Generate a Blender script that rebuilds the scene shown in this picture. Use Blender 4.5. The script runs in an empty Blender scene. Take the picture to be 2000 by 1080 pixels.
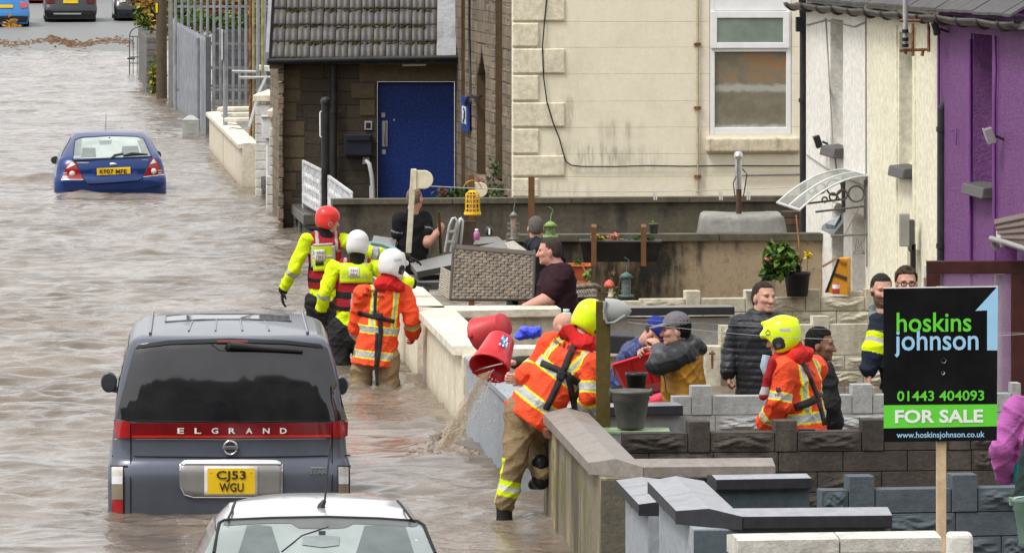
import bpy, bmesh, math, random
import numpy as np
from mathutils import Vector, Matrix, Euler
random.seed(7); np.random.seed(7)
SC = bpy.context.scene
COL = SC.collection
R = math.radians
# ------------------------------------------------------------------ camera, sky, sun, exposure
F, H, YH = 11000.0, 4.31, -140.0      # focal length in photo pixels, camera height above the water, horizon row
cam_d = bpy.data.cameras.new('camera'); cam = bpy.data.objects.new('camera', cam_d); COL.objects.link(cam)
cam_d.sensor_width = 36.0; cam_d.lens = 36.0*F/2000.0
cam_d.shift_y = (YH-540.0)/2000.0
cam_d.clip_start = 1.0; cam_d.clip_end = 3000.0
cam.location = (0, 0, H); cam.rotation_euler = (R(90), 0, 0)
SC.camera = cam
wd = bpy.data.worlds.new('World'); SC.world = wd; wd.use_nodes = True
nt = wd.node_tree; nt.nodes.clear()
o_ = nt.nodes.new('ShaderNodeOutputWorld'); b_ = nt.nodes.new('ShaderNodeBackground')
sky = nt.nodes.new('ShaderNodeTexSky'); sky.sky_type = 'NISHITA'; sky.sun_disc = False
sky.sun_elevation = R(58); sky.sun_rotation = R(232); sky.dust_density = 4.0; sky.air_density = 1.0
hs = nt.nodes.new('ShaderNodeHueSaturation'); hs.inputs['Saturation'].default_value = 0.12
mxw = nt.nodes.new('ShaderNodeMix'); mxw.data_type = 'RGBA'; mxw.inputs['Factor'].default_value = 0.55
mxw.inputs['B'].default_value = (9.0, 9.1, 9.2, 1)       # flat cloud cover over the clear sky
nt.links.new(sky.outputs[0], hs.inputs['Color']); nt.links.new(hs.outputs[0], mxw.inputs['A'])
nt.links.new(mxw.outputs['Result'], b_.inputs[0]); b_.inputs[1].default_value = 0.115
nt.links.new(b_.outputs[0], o_.inputs[0])
sl = bpy.data.lights.new('sun', 'SUN'); sl.energy = 1.5; sl.angle = R(16); sl.color = (1, .97, .93)
sun = bpy.data.objects.new('sun', sl); COL.objects.link(sun)
_az, _el = R(232), R(58)
sun.rotation_euler = Vector((math.sin(_az)*math.cos(_el), math.cos(_az)*math.cos(_el), math.sin(_el))).to_track_quat('Z', 'Y').to_euler()
SC.view_settings.view_transform = 'Standard'; SC.view_settings.look = 'None'
SC.view_settings.exposure = 0.66; SC.view_settings.gamma = 1.0
SC.view_settings.use_curve_mapping = False
SC.cycles.max_bounces = 6; SC.cycles.use_denoising = True

# ------------------------------------------------------------------ measuring helpers
def P(px, py, Y):                       # the point of depth Y seen at photo pixel (px, py)
    return Vector(((px-1000.0)*Y/F, Y, H-(py-YH)*Y/F))
def YW(py, Z=0.0):                      # depth at which height Z is seen on row py
    return F*(H-Z)/(py-YH)
def W(px, py, Z=0.0): return P(px, py, YW(py, Z))
def lerp(a, b, t): return a+(b-a)*t
def s2l(c):                             # sRGB 0-255 to linear
    return tuple(((v/255.0)/12.92 if v/255.0 <= .04045 else ((v/255.0+.055)/1.055)**2.4) for v in c)

# ------------------------------------------------------------------ materials
class NT:
    def __init__(s, m): s.t = m.node_tree; s.n = m.node_tree.nodes; s.l = m.node_tree.links
    def new(s, ty, **kw):
        n = s.n.new(ty)
        for k, v in kw.items(): setattr(n, k, v)
        return n
    def link(s, a, b): s.l.new(a, b)
    def noise(s, co, scale, detail=4, rough=.6, stretch=None):
        if stretch:
            mp = s.new('ShaderNodeMapping'); mp.inputs['Scale'].default_value = stretch; s.link(co, mp.inputs[0]); co = mp.outputs[0]
        n = s.new('ShaderNodeTexNoise'); n.inputs['Scale'].default_value = scale; n.inputs['Detail'].default_value = detail
        n.inputs['Roughness'].default_value = rough; s.link(co, n.inputs['Vector']); return n.outputs['Fac']
    def ramp(s, v, a, b, lo=0., hi=1.):
        n = s.new('ShaderNodeMapRange'); n.inputs[1].default_value = a; n.inputs[2].default_value = b
        n.inputs[3].default_value = lo; n.inputs[4].default_value = hi; n.interpolation_type = 'SMOOTHSTEP'
        s.link(v, n.inputs[0]); return n.outputs[0]
    def mul(s, a, b):
        n = s.new('ShaderNodeMath', operation='MULTIPLY')
        for i, v in enumerate((a, b)):
            if isinstance(v, (int, float)): n.inputs[i].default_value = v
            else: s.link(v, n.inputs[i])
        return n.outputs[0]
    def add(s, a, b):
        n = s.new('ShaderNodeMath', operation='ADD')
        for i, v in enumerate((a, b)):
            if isinstance(v, (int, float)): n.inputs[i].default_value = v
            else: s.link(v, n.inputs[i])
        return n.outputs[0]
    def mix(s, f, a, b):
        n = s.new('ShaderNodeMix', data_type='RGBA')
        for nm, v in (('Factor', f), ('A', a), ('B', b)):
            i = n.inputs[{'Factor': 0, 'A': 6, 'B': 7}[nm]]
            if isinstance(v, (int, float)): i.default_value = v
            elif isinstance(v, tuple): i.default_value = (*v[:3], 1)
            else: s.link(v, i)
        return n.outputs[2]
    def bump(s, h, strength, dist, prev=None):
        n = s.new('ShaderNodeBump'); n.inputs['Strength'].default_value = strength; n.inputs['Distance'].default_value = dist
        s.link(h, n.inputs['Height'])
        if prev is not None: s.link(prev, n.inputs['Normal'])
        return n.outputs[0]
_M = {}
def base_mat(name):
    m = bpy.data.materials.new(name); m.use_nodes = True
    t = NT(m); bs = m.node_tree.nodes['Principled BSDF']
    return m, t, bs
def mat(name, c, rough=.55, metal=0., vary=.12, scale=6., bump=0., bscale=60., coat=0., alpha=1., trans=0., spec=.28, emit=None):
    """a plain surface with small uneven tone and grain"""
    if name in _M: return _M[name]
    m, t, bs = base_mat(name)
    tc = t.new('ShaderNodeTexCoord').outputs['Object']
    n = t.noise(tc, scale, 5)
    lo = tuple(v*(1-vary) for v in c); hi = tuple(min(1, v*(1+vary)) for v in c)
    t.link(t.mix(t.ramp(n, .3, .7), lo, hi), bs.inputs['Base Color'])
    bs.inputs['Roughness'].default_value = rough; bs.inputs['Metallic'].default_value = metal
    bs.inputs['Specular IOR Level'].default_value = spec
    bs.inputs['Coat Weight'].default_value = coat; bs.inputs['Coat Roughness'].default_value = .08
    bs.inputs['Alpha'].default_value = alpha; bs.inputs['Transmission Weight'].default_value = trans
    if emit: bs.inputs['Emission Color'].default_value = (*emit[0], 1); bs.inputs['Emission Strength'].default_value = emit[1]
    if bump: t.link(t.bump(t.noise(tc, bscale, 6, .65), bump, .01), bs.inputs['Normal'])
    _M[name] = m; return m
def wall_mat(name, c, dirt, streak=.4, spot=.3, top=0., moss=None, mossamt=0., rough=.8, grain=.25, gscale=40., base=None, basez=.3, sscale=5., bd=.02):
    """weathered wall: vertical run-off streaks, blotches, optional moss, optional damp foot"""
    if name in _M: return _M[name]
    m, t, bs = base_mat(name)
    tc = t.new('ShaderNodeTexCoord').outputs['Object']
    st = t.noise(tc, sscale, 5, .6, (1.0, 1.0, .09))
    bl = t.noise(tc, 1.7, 6, .65); fi = t.noise(tc, 14, 5, .7)
    col = t.mix(t.ramp(fi, .3, .72), tuple(v*.76 for v in c), tuple(min(1, v*1.07) for v in c))
    a = t.mul(t.ramp(st, .47, .72), streak)
    col = t.mix(t.mul(a, t.ramp(bl, .35, .62)), col, dirt)
    col = t.mix(t.mul(t.ramp(bl, .5, .75), spot), col, dirt)
    gr = t.noise(tc, 5.5, 6, .78, (1, 1, .55)); col = t.mix(t.mul(t.ramp(gr, .56, .74), spot*.6), col, dirt)
    if moss:
        mo = t.noise(tc, 3.3, 6, .7, (1, 1, .35))
        col = t.mix(t.mul(t.ramp(mo, .5, .68), mossamt), col, moss)
    if base:
        sp = t.new('ShaderNodeSeparateXYZ'); t.link(t.new('ShaderNodeNewGeometry').outputs['Position'], sp.inputs[0])
        zz = t.add(sp.outputs['Z'], t.mul(bl, .25))
        col = t.mix(t.ramp(zz, basez, .0), col, base)
    t.link(col, bs.inputs['Base Color']); bs.inputs['Roughness'].default_value = rough
    bs.inputs['Specular IOR Level'].default_value = .22
    t.link(t.bump(t.noise(tc, gscale, 6, .7), grain, bd), bs.inputs['Normal'])
    _M[name] = m; return m
def attr_mat(name, rough=.6, bscale=90., bump=.15, spec=.2, vary=.1, coat=0., wscale=11.):
    """cloth, skin, shells: colour comes from the garment's own 'col' pattern"""
    if name in _M: return _M[name]
    m, t, bs = base_mat(name)
    at = t.new('ShaderNodeAttribute', attribute_name='col').outputs['Color']
    tc = t.new('ShaderNodeTexCoord').outputs['Object']
    n = t.noise(tc, wscale, 5, .65)
    t.link(t.mix(t.mul(t.ramp(n, .35, .75), vary), at, (.03, .025, .02)), bs.inputs['Base Color'])
    bs.inputs['Roughness'].default_value = rough; bs.inputs['Coat Weight'].default_value = coat
    bs.inputs['Specular IOR Level'].default_value = spec
    if bump:
        b0 = t.bump(t.noise(tc, wscale*1.3, 3, .5, (1, 1, .6)), bump*2.2, .02); b1 = t.bump(t.noise(tc, wscale*3.1, 4, .55, (1, 1, 1.7)), bump*2.2, .012, b0)
        t.link(t.bump(t.noise(tc, bscale, 3), bump, .004, b1), bs.inputs['Normal'])
    _M[name] = m; return m

# ------------------------------------------------------------------ mesh builder
class MB:
    def __init__(s): s.v = []; s.f = []; s.mi = []; s.sm = []
    def vf(s, verts, faces, mi=0, smooth=False):
        k = len(s.v); s.v.extend([Vector(p) for p in verts])
        for f in faces: s.f.append(tuple(i+k for i in f)); s.mi.append(mi); s.sm.append(smooth)
        return s
    def hexa(s, p, mi=0):               # 8 corners: bottom 4 (ccw from above), top 4
        return s.vf(p, [(3, 2, 1, 0), (4, 5, 6, 7), (0, 1, 5, 4), (1, 2, 6, 5), (2, 3, 7, 6), (3, 0, 4, 7)], mi)
    def box(s, c, d, rz=0., M=None, mi=0):
        x, y, z = d[0]/2, d[1]/2, d[2]/2
        p = [Vector(q) for q in ((-x,-y,-z),(x,-y,-z),(x,y,-z),(-x,y,-z),(-x,-y,z),(x,-y,z),(x,y,z),(-x,y,z))]
        Mx = Matrix.Translation(Vector(c)) @ (M.to_4x4() if M is not None else Matrix.Rotation(rz, 4, 'Z'))
        return s.hexa([Mx @ q for q in p], mi)
    def wall(s, a, b, th, z0, z1, mi=0, z1b=None):   # upright slab from a to b (xy), thickness centred
        a = Vector((a[0], a[1], 0)); b = Vector((b[0], b[1], 0)); d = (b-a).normalized(); n = Vector((-d.y, d.x, 0))*th/2
        zb = z1 if z1b is None else z1b
        q = [a-n, b-n, b+n, a+n]
        return s.hexa([Vector((p.x, p.y, z0)) for p in q]+[Vector((p.x, p.y, z)) for p, z in zip(q, (z1, zb, zb, z1))], mi)
    def prism(s, poly, d, mi=0):        # polygon (3D points) swept by vector d
        n = len(poly); d = Vector(d)
        v = [Vector(p) for p in poly]+[Vector(p)+d for p in poly]
        return s.vf(v, [tuple(range(n))[::-1], tuple(range(n, 2*n))]+[(i, (i+1) % n, n+(i+1) % n, n+i) for i in range(n)], mi)
    def tube(s, pts, r, n=8, mi=0, caps=True, smooth=True):
        pts = [Vector(p) for p in pts]; rr = r if isinstance(r, (list, tuple)) else [r]*len(pts)
        v = []; up = None
        for i, p in enumerate(pts):
            t = (pts[min(i+1, len(pts)-1)]-pts[max(i-1, 0)]).normalized()
            if up is None: up = Vector((0, 0, 1)) if abs(t.z) < .9 else Vector((1, 0, 0))
            a = t.cross(up).normalized(); up = a.cross(t).normalized()
            for j in range(n):
                th = 2*math.pi*j/n; v.append(p+(a*math.cos(th)+up*math.sin(th))*rr[i])
        f = []
        for i in range(len(pts)-1):
            for j in range(n): f.append((i*n+j, i*n+(j+1) % n, (i+1)*n+(j+1) % n, (i+1)*n+j))
        s.vf(v, f, mi, smooth)
        if caps: s.vf([v[j] for j in range(n)], [tuple(range(n))[::-1]], mi); s.vf(v[-n:], [tuple(range(n))], mi)
        return s
    def lathe(s, prof, M=None, n=24, mi=0, smooth=True):   # prof: (r, z) list
        M = M or Matrix()
        v = [M @ Vector((r*math.cos(2*math.pi*j/n), r*math.sin(2*math.pi*j/n), z)) for r, z in prof for j in range(n)]
        f = [(i*n+j, i*n+(j+1) % n, (i+1)*n+(j+1) % n, (i+1)*n+j) for i in range(len(prof)-1) for j in range(n)]
        return s.vf(v, f, mi, smooth)
    def grid(s, rows, mi=0, smooth=True, flip=False):      # rows of equal length lists of points
        m = len(rows[0]); v = [p for r in rows for p in r]; f = []
        for i in range(len(rows)-1):
            for j in range(m-1):
                q = (i*m+j, i*m+j+1, (i+1)*m+j+1, (i+1)*m+j); f.append(q[::-1] if flip else q)
        return s.vf(v, f, mi, smooth)
    def build(s, name, mats, parent=None, origin=None, bevel=0., seg=2, solid=0.):
        me = bpy.data.meshes.new(name)
        if not isinstance(mats, (list, tuple)): mats = [mats]
        if origin is None:
            if parent is not None: origin = parent.matrix_world.translation.copy() if parent.get('_o') is None else Vector(parent['_o'])
            else:
                xs = [p.x for p in s.v]; ys = [p.y for p in s.v]
                origin = Vector(((min(xs)+max(xs))/2, (min(ys)+max(ys))/2, min(p.z for p in s.v)))
        origin = Vector(origin)
        me.from_pydata([tuple(p-origin) for p in s.v], [], s.f)
        for m in mats: me.materials.append(m)
        for p, mi, sm in zip(me.polygons, s.mi, s.sm): p.material_index = mi; p.use_smooth = sm
        o = bpy.data.objects.new(name, me); COL.objects.link(o)
        if parent is not None: o.parent = parent; o.location = (0, 0, 0)
        else: o.location = origin
        ORG[o.name] = origin
        if parent is not None: o.location = origin-ORG[parent.name]
        if bevel:
            b = o.modifiers.new('bevel', 'BEVEL'); b.width = bevel; b.segments = seg; b.limit_method = 'ANGLE'
        if solid:
            b = o.modifiers.new('solid', 'SOLIDIFY'); b.thickness = solid; b.offset = -1
        return o
ORG = {}
def _opar(parent): return ORG[parent.name]
_old_build = MB.build
def _build(s, name, mats, parent=None, origin=None, **kw):
    if parent is not None and origin is None: origin = ORG[parent.name]
    return _old_build(s, name, mats, parent, origin if origin is not None else None, **kw)
MB.build = _build
def tag(o, label, cat, group=None, kind=None):
    if label: o['label'] = label
    if cat: o['category'] = cat
    if group: o['group'] = group
    if kind: o['kind'] = kind
    return o
def struct(o): o['kind'] = 'structure'; return o
def thing(name, label, cat, loc, group=None):
    o = bpy.data.objects.new(name, None); COL.objects.link(o); o.location = loc; ORG[o.name] = Vector(loc)
    o.empty_display_size = .1
    return tag(o, label, cat, group)
def copy_tree(o, parent=None):
    c = o.copy(); COL.objects.link(c); ORG[c.name] = ORG[o.name].copy()
    if parent is not None: c.parent = parent
    for ch in list(o.children): copy_tree(ch, c)
    return c
def place(o, loc, rz=0.):
    o.location = loc; o.rotation_euler = (0, 0, rz); ORG[o.name] = Vector(loc); return o
_TX = {}
def text_mesh(body, size, bold=0., spacing=1., thick=.002, align='CENTER'):
    """flat lettering as (verts, faces) in its own xy plane"""
    cu = bpy.data.curves.new('lettering', 'FONT'); cu.body = body; cu.size = size; cu.align_x = align; cu.align_y = 'CENTER'
    cu.offset = bold; cu.space_character = spacing; cu.extrude = thick; cu.resolution_u = 3
    ob = bpy.data.objects.new('lettering', cu); COL.objects.link(ob)
    dg = bpy.context.evaluated_depsgraph_get(); dg.update()
    me = ob.evaluated_get(dg).to_mesh()
    v = [p.co.copy() for p in me.vertices]; f = [tuple(p.vertices) for p in me.polygons]
    ob.evaluated_get(dg).to_mesh_clear(); bpy.data.objects.remove(ob); bpy.data.curves.remove(cu)
    return v, f
def fit_text(body, w, h, **kw):
    v, f = text_mesh(body, 1.0, **kw)
    xs = [p.x for p in v]; ys = [p.y for p in v]
    x0, x1, y0, y1 = min(xs), max(xs), min(ys), max(ys)
    sx = w/(x1-x0); sy = h/(y1-y0)
    return [Vector(((p.x-(x0+x1)/2)*sx, (p.y-(y0+y1)/2)*sy, p.z)) for p in v], f
# ================================================================== materials of the setting
def water_mat():
    m, t, bs = base_mat('flood_water')
    tc = t.new('ShaderNodeTexCoord').outputs['Object']
    n = t.noise(tc, .9, 6, .6, (1, .35, 1))
    t.link(t.mix(t.ramp(n, .3, .7), (.112, .086, .063), (.222, .182, .144)), bs.inputs['Base Color'])
    bs.inputs['Roughness'].default_value = .09; bs.inputs['IOR'].default_value = 1.33
    a = t.noise(tc, 5.0, 4, .6, (.55, .9, 1)); b = t.noise(tc, 17, 4, .65, (.5, 1, 1))
    pa = t.ramp(t.noise(tc, .33, 3, .6, (1.6, .55, 1)), .36, .62, .22, 1.); a = t.mul(a, pa); b = t.mul(b, t.add(t.mul(pa, .8), .1))
    n1 = t.bump(a, .95, .06); n2 = t.bump(b, .8, .014, n1)
    t.link(n2, bs.inputs['Normal'])
    return m
def stone_mat(name, axis, c1, c2, mortar, bw=.42, bh=.16, scale=1., msize=.008, wob=.02, dark=(.02,.018,.014), stain=.5):
    if name in _M: return _M[name]
    m, t, bs = base_mat(name)
    tc = t.new('ShaderNodeTexCoord').outputs['Object']
    sp = t.new('ShaderNodeSeparateXYZ'); t.link(tc, sp.inputs[0])
    cb = t.new('ShaderNodeCombineXYZ'); t.link(sp.outputs['X' if axis == 'x' else 'Y'], cb.inputs[0]); t.link(sp.outputs['Z'], cb.inputs[1])
    nz = t.new('ShaderNodeTexNoise'); nz.inputs['Scale'].default_value = 5; t.link(tc, nz.inputs['Vector'])
    ad = t.new('ShaderNodeVectorMath', operation='MULTIPLY_ADD'); t.link(nz.outputs['Color'], ad.inputs[0])
    ad.inputs[1].default_value = (wob*2, wob*2, 0); t.link(cb.outputs[0], ad.inputs[2])
    br = t.new('ShaderNodeTexBrick'); t.link(ad.outputs[0], br.inputs['Vector'])
    br.inputs['Scale'].default_value = scale; br.inputs['Brick Width'].default_value = bw; br.inputs['Row Height'].default_value = bh
    br.inputs['Mortar Size'].default_value = msize; br.inputs['Mortar Smooth'].default_value = .4
    br.inputs['Color1'].default_value = (*c1, 1); br.inputs['Color2'].default_value = (*c2, 1); br.inputs['Mortar'].default_value = (*mortar, 1)
    br.offset_frequency = 2; br.squash = 1.4; br.squash_frequency = 3
    big = t.noise(tc, .9, 6, .7); fi = t.noise(tc, 16, 6, .7)
    col = t.mix(t.mul(t.ramp(big, .45, .7), stain), br.outputs['Color'], dark)
    col = t.mix(t.mul(t.ramp(fi, .45, .8), .5), col, dark)
    t.link(col, bs.inputs['Base Color']); bs.inputs['Roughness'].default_value = .8
    hh = t.add(t.mul(br.outputs['Fac'], -1.), t.mul(t.noise(tc, 11, 6, .7), .9))
    t.link(t.bump(hh, .8, .03), bs.inputs['Normal'])
    _M[name] = m; return m
M_water = water_mat()
M_asph = wall_mat('asphalt', (.20, .205, .20), (.14, .14, .14), .1, .5, rough=.55, grain=.2, gscale=90)
M_silt = mat('silt', (.16, .12, .09), .7, vary=.3)
M_mark = mat('road_paint', (.62, .62, .6), .6, vary=.2)
M_cream = wall_mat('cream_render', (.74, .665, .52), (.30, .25, .16), .42, .28, moss=(.16, .15, .06), mossamt=.15, base=(.30, .26, .17), basez=.30)
M_creamcop = wall_mat('cream_coping', (.76, .70, .57), (.30, .25, .16), .3, .6, grain=.3)
M_conc0 = wall_mat('streaked_concrete', (.21, .185, .135), (.05, .045, .03), .8, .5, moss=(.13, .12, .03), mossamt=.55, grain=.35, sscale=9)
def streak_mat():
    m, t, bs = base_mat('green_streaked_concrete'); tc = t.new('ShaderNodeTexCoord').outputs['Object']
    a = t.noise(tc, 6, 5, .6, (1, .22, .045)); b = t.noise(tc, 5.0, 5, .6, (1.3, .25, .06)); f = t.noise(tc, 26, 5, .75); g_ = t.noise(tc, 2.2, 5, .65)
    col = t.mix(t.ramp(f, .3, .7), (.15, .125, .085), (.22, .19, .135)); col = t.mix(t.mul(t.ramp(a, .52, .60), .8), col, (.42, .34, .19))
    col = t.mix(t.mul(t.ramp(b, .50, .60), .85), col, (.045, .037, .022)); col = t.mix(t.mul(t.ramp(t.add(g_, t.mul(b, .25)), .58, .74), .75), col, (.105, .105, .018))
    col = t.mix(t.mul(t.ramp(f, .6, .75), .5), col, (.04, .035, .02)); t.link(col, bs.inputs['Base Color']); bs.inputs['Roughness'].default_value = .7
    t.link(t.bump(f, .35, .02), bs.inputs['Normal']); return m
M_conc = streak_mat()
M_mott = wall_mat('mottled_concrete', (.14, .125, .095), (.035, .03, .025), .5, .8, moss=(.30, .25, .18), mossamt=.55, grain=.5)
M_browncop = wall_mat('brown_coping', (.275, .245, .22), (.12, .095, .07), .3, .75, moss=(.12, .13, .05), mossamt=.2, rough=.5, grain=.15)
M_redcop = wall_mat('red_wet_coping', (.23, .115, .085), (.09, .05, .04), .2, .5, rough=.3, grain=.12)
M_grey = wall_mat('grey_paint', (.335, .36, .385), (.22, .235, .25), .25, .3, grain=.12)
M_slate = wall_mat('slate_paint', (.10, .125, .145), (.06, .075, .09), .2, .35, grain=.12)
M_darkcop = wall_mat('dark_coping', (.30, .31, .335), (.15, .15, .16), .25, .6, rough=.35, grain=.08)
M_blackedge = wall_mat('black_coping_edge', (.035, .036, .042), (.02, .02, .022), .1, .4, rough=.5, grain=.1)
M_white = wall_mat('white_masonry', (.72, .70, .64), (.25, .23, .18), .5, .45, grain=.35)
M_dkblock = wall_mat('dark_block', (.072, .062, .053), (.028, .025, .022), .5, .7, moss=(.20, .17, .14), mossamt=.3, grain=.6, gscale=30)
M_gyblock = wall_mat('grey_block', (.40, .405, .40), (.21, .20, .18), .4, .4, grain=.4)
M_crblock = wall_mat('cream_block', (.61, .57, .44), (.25, .23, .13), .55, .5, moss=(.20, .20, .09), mossamt=.3, grain=.4)
M_slblock = wall_mat('slate_block', (.095, .115, .13), (.055, .066, .075), .2, .4, grain=.35)
M_dkwall = wall_mat('dark_damp_concrete', (.12, .104, .078), (.022, .02, .016), .75, .8, moss=(.085, .085, .035), mossamt=.35, grain=.4)
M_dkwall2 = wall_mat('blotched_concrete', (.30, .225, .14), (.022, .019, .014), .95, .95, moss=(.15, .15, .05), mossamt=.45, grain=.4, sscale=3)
M_dkcop2 = wall_mat('damp_coping', (.13, .115, .085), (.03, .028, .02), .3, .7, moss=(.1, .11, .04), mossamt=.3, grain=.3)
M_gable = wall_mat('gable_render_quoin', (.80, .73, .56), (.20, .17, .11), .38, .16, moss=(.42, .35, .22), mossamt=.22, grain=.3, gscale=55)
M_h1 = wall_mat('white_pebbledash', (.84, .81, .74), (.58, .52, .42), .12, .4, grain=.4, gscale=34)
M_h2 = wall_mat('pale_yellow_render', (.84, .80, .62), (.62, .54, .36), .12, .4, grain=.22, gscale=34)
M_h3 = wall_mat('purple_pebbledash', (.27, .095, .31), (.16, .05, .19), .3, .5, grain=1., bd=.06, gscale=34, rough=.55)
M_black = mat('black_plastic', (.022, .022, .024), .4, vary=.3)
M_pvc = mat('white_upvc', (.80, .80, .80), .3, vary=.04)
M_galv = mat('galvanised_steel', (.27, .285, .31), .5, .4, vary=.25, scale=3)
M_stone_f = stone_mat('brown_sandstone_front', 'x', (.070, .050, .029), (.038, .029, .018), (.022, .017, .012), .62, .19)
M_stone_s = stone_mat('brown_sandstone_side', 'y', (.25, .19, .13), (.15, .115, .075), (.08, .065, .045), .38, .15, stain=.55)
M_lintel = wall_mat('dressed_sandstone', (.115, .088, .055), (.05, .04, .028), .3, .6, grain=.3)
M_plinth = stone_mat('plinth_rubble', 'y', (.13, .115, .095), (.06, .055, .05), (.03, .028, .024), .28, .12, stain=.5)

# ================================================================== ground, road, water
def vline(Y): return .497-.0865*(Y-39.0)         # x of the front garden wall line at depth Y
g = MB(); rows = []
for Y, z in ((5, -.62), (150, -.6), (190, -.15), (197, 0.0), (206, .27), (216, .6), (240, 1.25), (300, 2.2), (900, 9.0)):
    rows.append([Vector((x, Y, z)) for x in (-400, -60, -30, -20, -12, 0, 60, 400)])
g.grid(rows); struct(g.build('ground', M_asph, origin=(0, 0, 0)))
def wave(X, Y):
    rs = np.random.RandomState(3); z = np.zeros_like(X)
    wx = X+.25*np.sin(Y*.9+X*.4)+.12*np.sin(X*2.3-Y*1.7); wy = Y+.3*np.sin(X*.8-Y*.35)+.12*np.sin(Y*2.1+X*1.4)
    for i in range(64):
        lam = .11*(11.0**rs.rand()); th = rs.normal(1.5, .62); k = 2*math.pi/lam
        z += (lam**1.0)*.0058*np.sin(k*(wx*math.cos(th)+wy*math.sin(th))+rs.rand()*6.28)
    gate = .55+.45*np.sin(X*.33+1.3*np.sin(Y*.13))*np.sin(Y*.21+X*.17)
    calm = 1-.8*np.exp(-(((X+1.6)/1.5)**2+((Y-38.6)/2.0)**2))          # slack water behind the people carrier
    calm = calm*(1-.62*np.exp(-(((X+.95-.08*(45-Y))/.9)**2+((Y-47.5)/5.0)**2)))
    z = z*(.75+.5*gate)*calm*(1-.42*np.clip((Y-60)/60, 0, 1))
    def bump(px, py, a, sx, sy):
        c = W(px, py); return a*np.exp(-((X-c.x)/sx)**2-((Y-c.y)/sy)**2)
    r = None
    z += bump(850, 878, .07, .22, .5)+bump(800, 895, .03, .5, .6)+bump(900, 880, .035, .2, .3)
    z += bump(120, 352, .10, .9, .5)+bump(160, 384, .09, .5, .35)+bump(260, 386, .05, .6, .3)+bump(40, 350, .08, .7, .6)
    z += bump(860, 905, .03, .5, .4)
    for px, py, a_ in ((702, 757, .05), (757, 758, .05), (985, 1008, .03), (668, 704, .04), (620, 690, .04), (1075, 1000, .015), (212, 1004, .03), (690, 1000, .03)):
        c = W(px, py); r = np.hypot(X-c.x, (Y-c.y)*.7); z += a_*.45*np.cos(r*26)*np.exp(-r*3.2)*(r > .02)
    for px, py in ((330, 300), (420, 470), (520, 560), (700, 640), (760, 830), (880, 960), (120, 560), (150, 760), (60, 640), (90, 960)):
        c = W(px, py); z += .022*np.sin((Y-c.y)*9+2*np.sin((X-c.x)*2))*np.exp(-((X-c.x)/1.1)**2-((Y-c.y)/1.0)**2)
    return z
NR, NC = 2100, 340
Ys = 27.0*np.exp(np.linspace(0, math.log(199.0/27.0), NR)); U = np.linspace(0, 1, NC)
Xl = -.125*Ys-2.2; Xr = np.minimum(3.2+0*Ys, 5.6-.065*(Ys-39)-2.2)
XX = Xl[:, None]+(Xr-Xl)[:, None]*U[None, :]; YY = np.repeat(Ys[:, None], NC, 1)
ZZ = wave(XX, YY)
me = bpy.data.meshes.new('water'); nv = NR*NC
me.vertices.add(nv); me.vertices.foreach_set('co', np.stack([XX, YY, ZZ], -1).astype(np.float32).ravel())
idx = np.arange(nv).reshape(NR, NC); q = np.stack([idx[:-1, :-1], idx[:-1, 1:], idx[1:, 1:], idx[1:, :-1]], -1).reshape(-1, 4)
me.loops.add(q.size); me.loops.foreach_set('vertex_index', q.ravel().astype(np.int32))
me.polygons.add(len(q)); me.polygons.foreach_set('loop_start', np.arange(0, q.size, 4, dtype=np.int32))
me.update(calc_edges=True); me.validate(); me.polygons.foreach_set('use_smooth', np.ones(len(q), bool)); me.materials.append(M_water)
wo = bpy.data.objects.new('water', me); COL.objects.link(wo); struct(wo); ORG['water'] = Vector((0, 0, 0))
g = MB()                                            # the rest of the flood, in the gardens and beside the street
g.grid([[Vector((x, Y, -.04)) for x in (-90, -12, 12, 60)] for Y in (12, 60, 120, 195)]); struct(g.build('garden_water', M_water, origin=(0, 0, 0)))
# debris line and road paint on the dry road
rd = MB(); rs = random.Random(4)
def roadz(Y): return np.interp(Y, [190, 197, 206, 216, 240, 300], [-.15, 0, .27, .6, 1.25, 2.2])
for i in range(700):
    px = rs.uniform(-60, 262); py = 84+rs.gauss(0, 1.3)+1.5*math.sin(px*.05)
    Y = 204.0-(py-83)*1.0; c = P(px, py, Y); z = roadz(Y)
    a = rs.uniform(.04, .13)*(1.6 if 95 < px < 170 else 1); h = rs.uniform(.02, .06)*(1.7 if 95 < px < 150 else .9)
    th = rs.random()*6
    q = [Vector((c.x+a*math.cos(th+k*1.57), Y+a*math.sin(th+k*1.57), z-.01)) for k in range(4)]
    rd.vf(q+[Vector((c.x, Y, z+h))], [(0, 1, 4), (1, 2, 4), (2, 3, 4), (3, 0, 4)], rs.randrange(2))
tag(rd.build('flood_debris', [mat('debris_brown', (.10, .055, .03), .9, vary=.4), mat('debris_ochre', (.15, .09, .05), .9, vary=.4)]), None, None, None, 'stuff')
mk = MB()
def road_dash(px0, py0, px1, py1, w):
    a, b = [], []
    for px, py in ((px0, py0), (px1, py1)):
        Y = 200.
        for _ in range(12): Y = F*(H-roadz(Y))/(py-YH)
        c = P(px, py, Y); c.z = roadz(Y)+.012; a.append(c-Vector((w/2, 0, 0))); b.append(c+Vector((w/2, 0, 0)))
    mk.vf([a[0], b[0], b[1], a[1]], [(0, 1, 2, 3)])
for k in range(9):
    t0 = k/9; f = lambda t: (208+13*math.sin(min(1, t*1.15)*1.5), 81-34*t)
    a = f(t0); b = f(t0+.07); road_dash(*a, *b, .22)
for a in ((136, 78, 140, 60),): road_dash(*a, .14)
struct(mk.build('road_markings', M_mark, origin=(0, 0, 0)))

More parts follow.
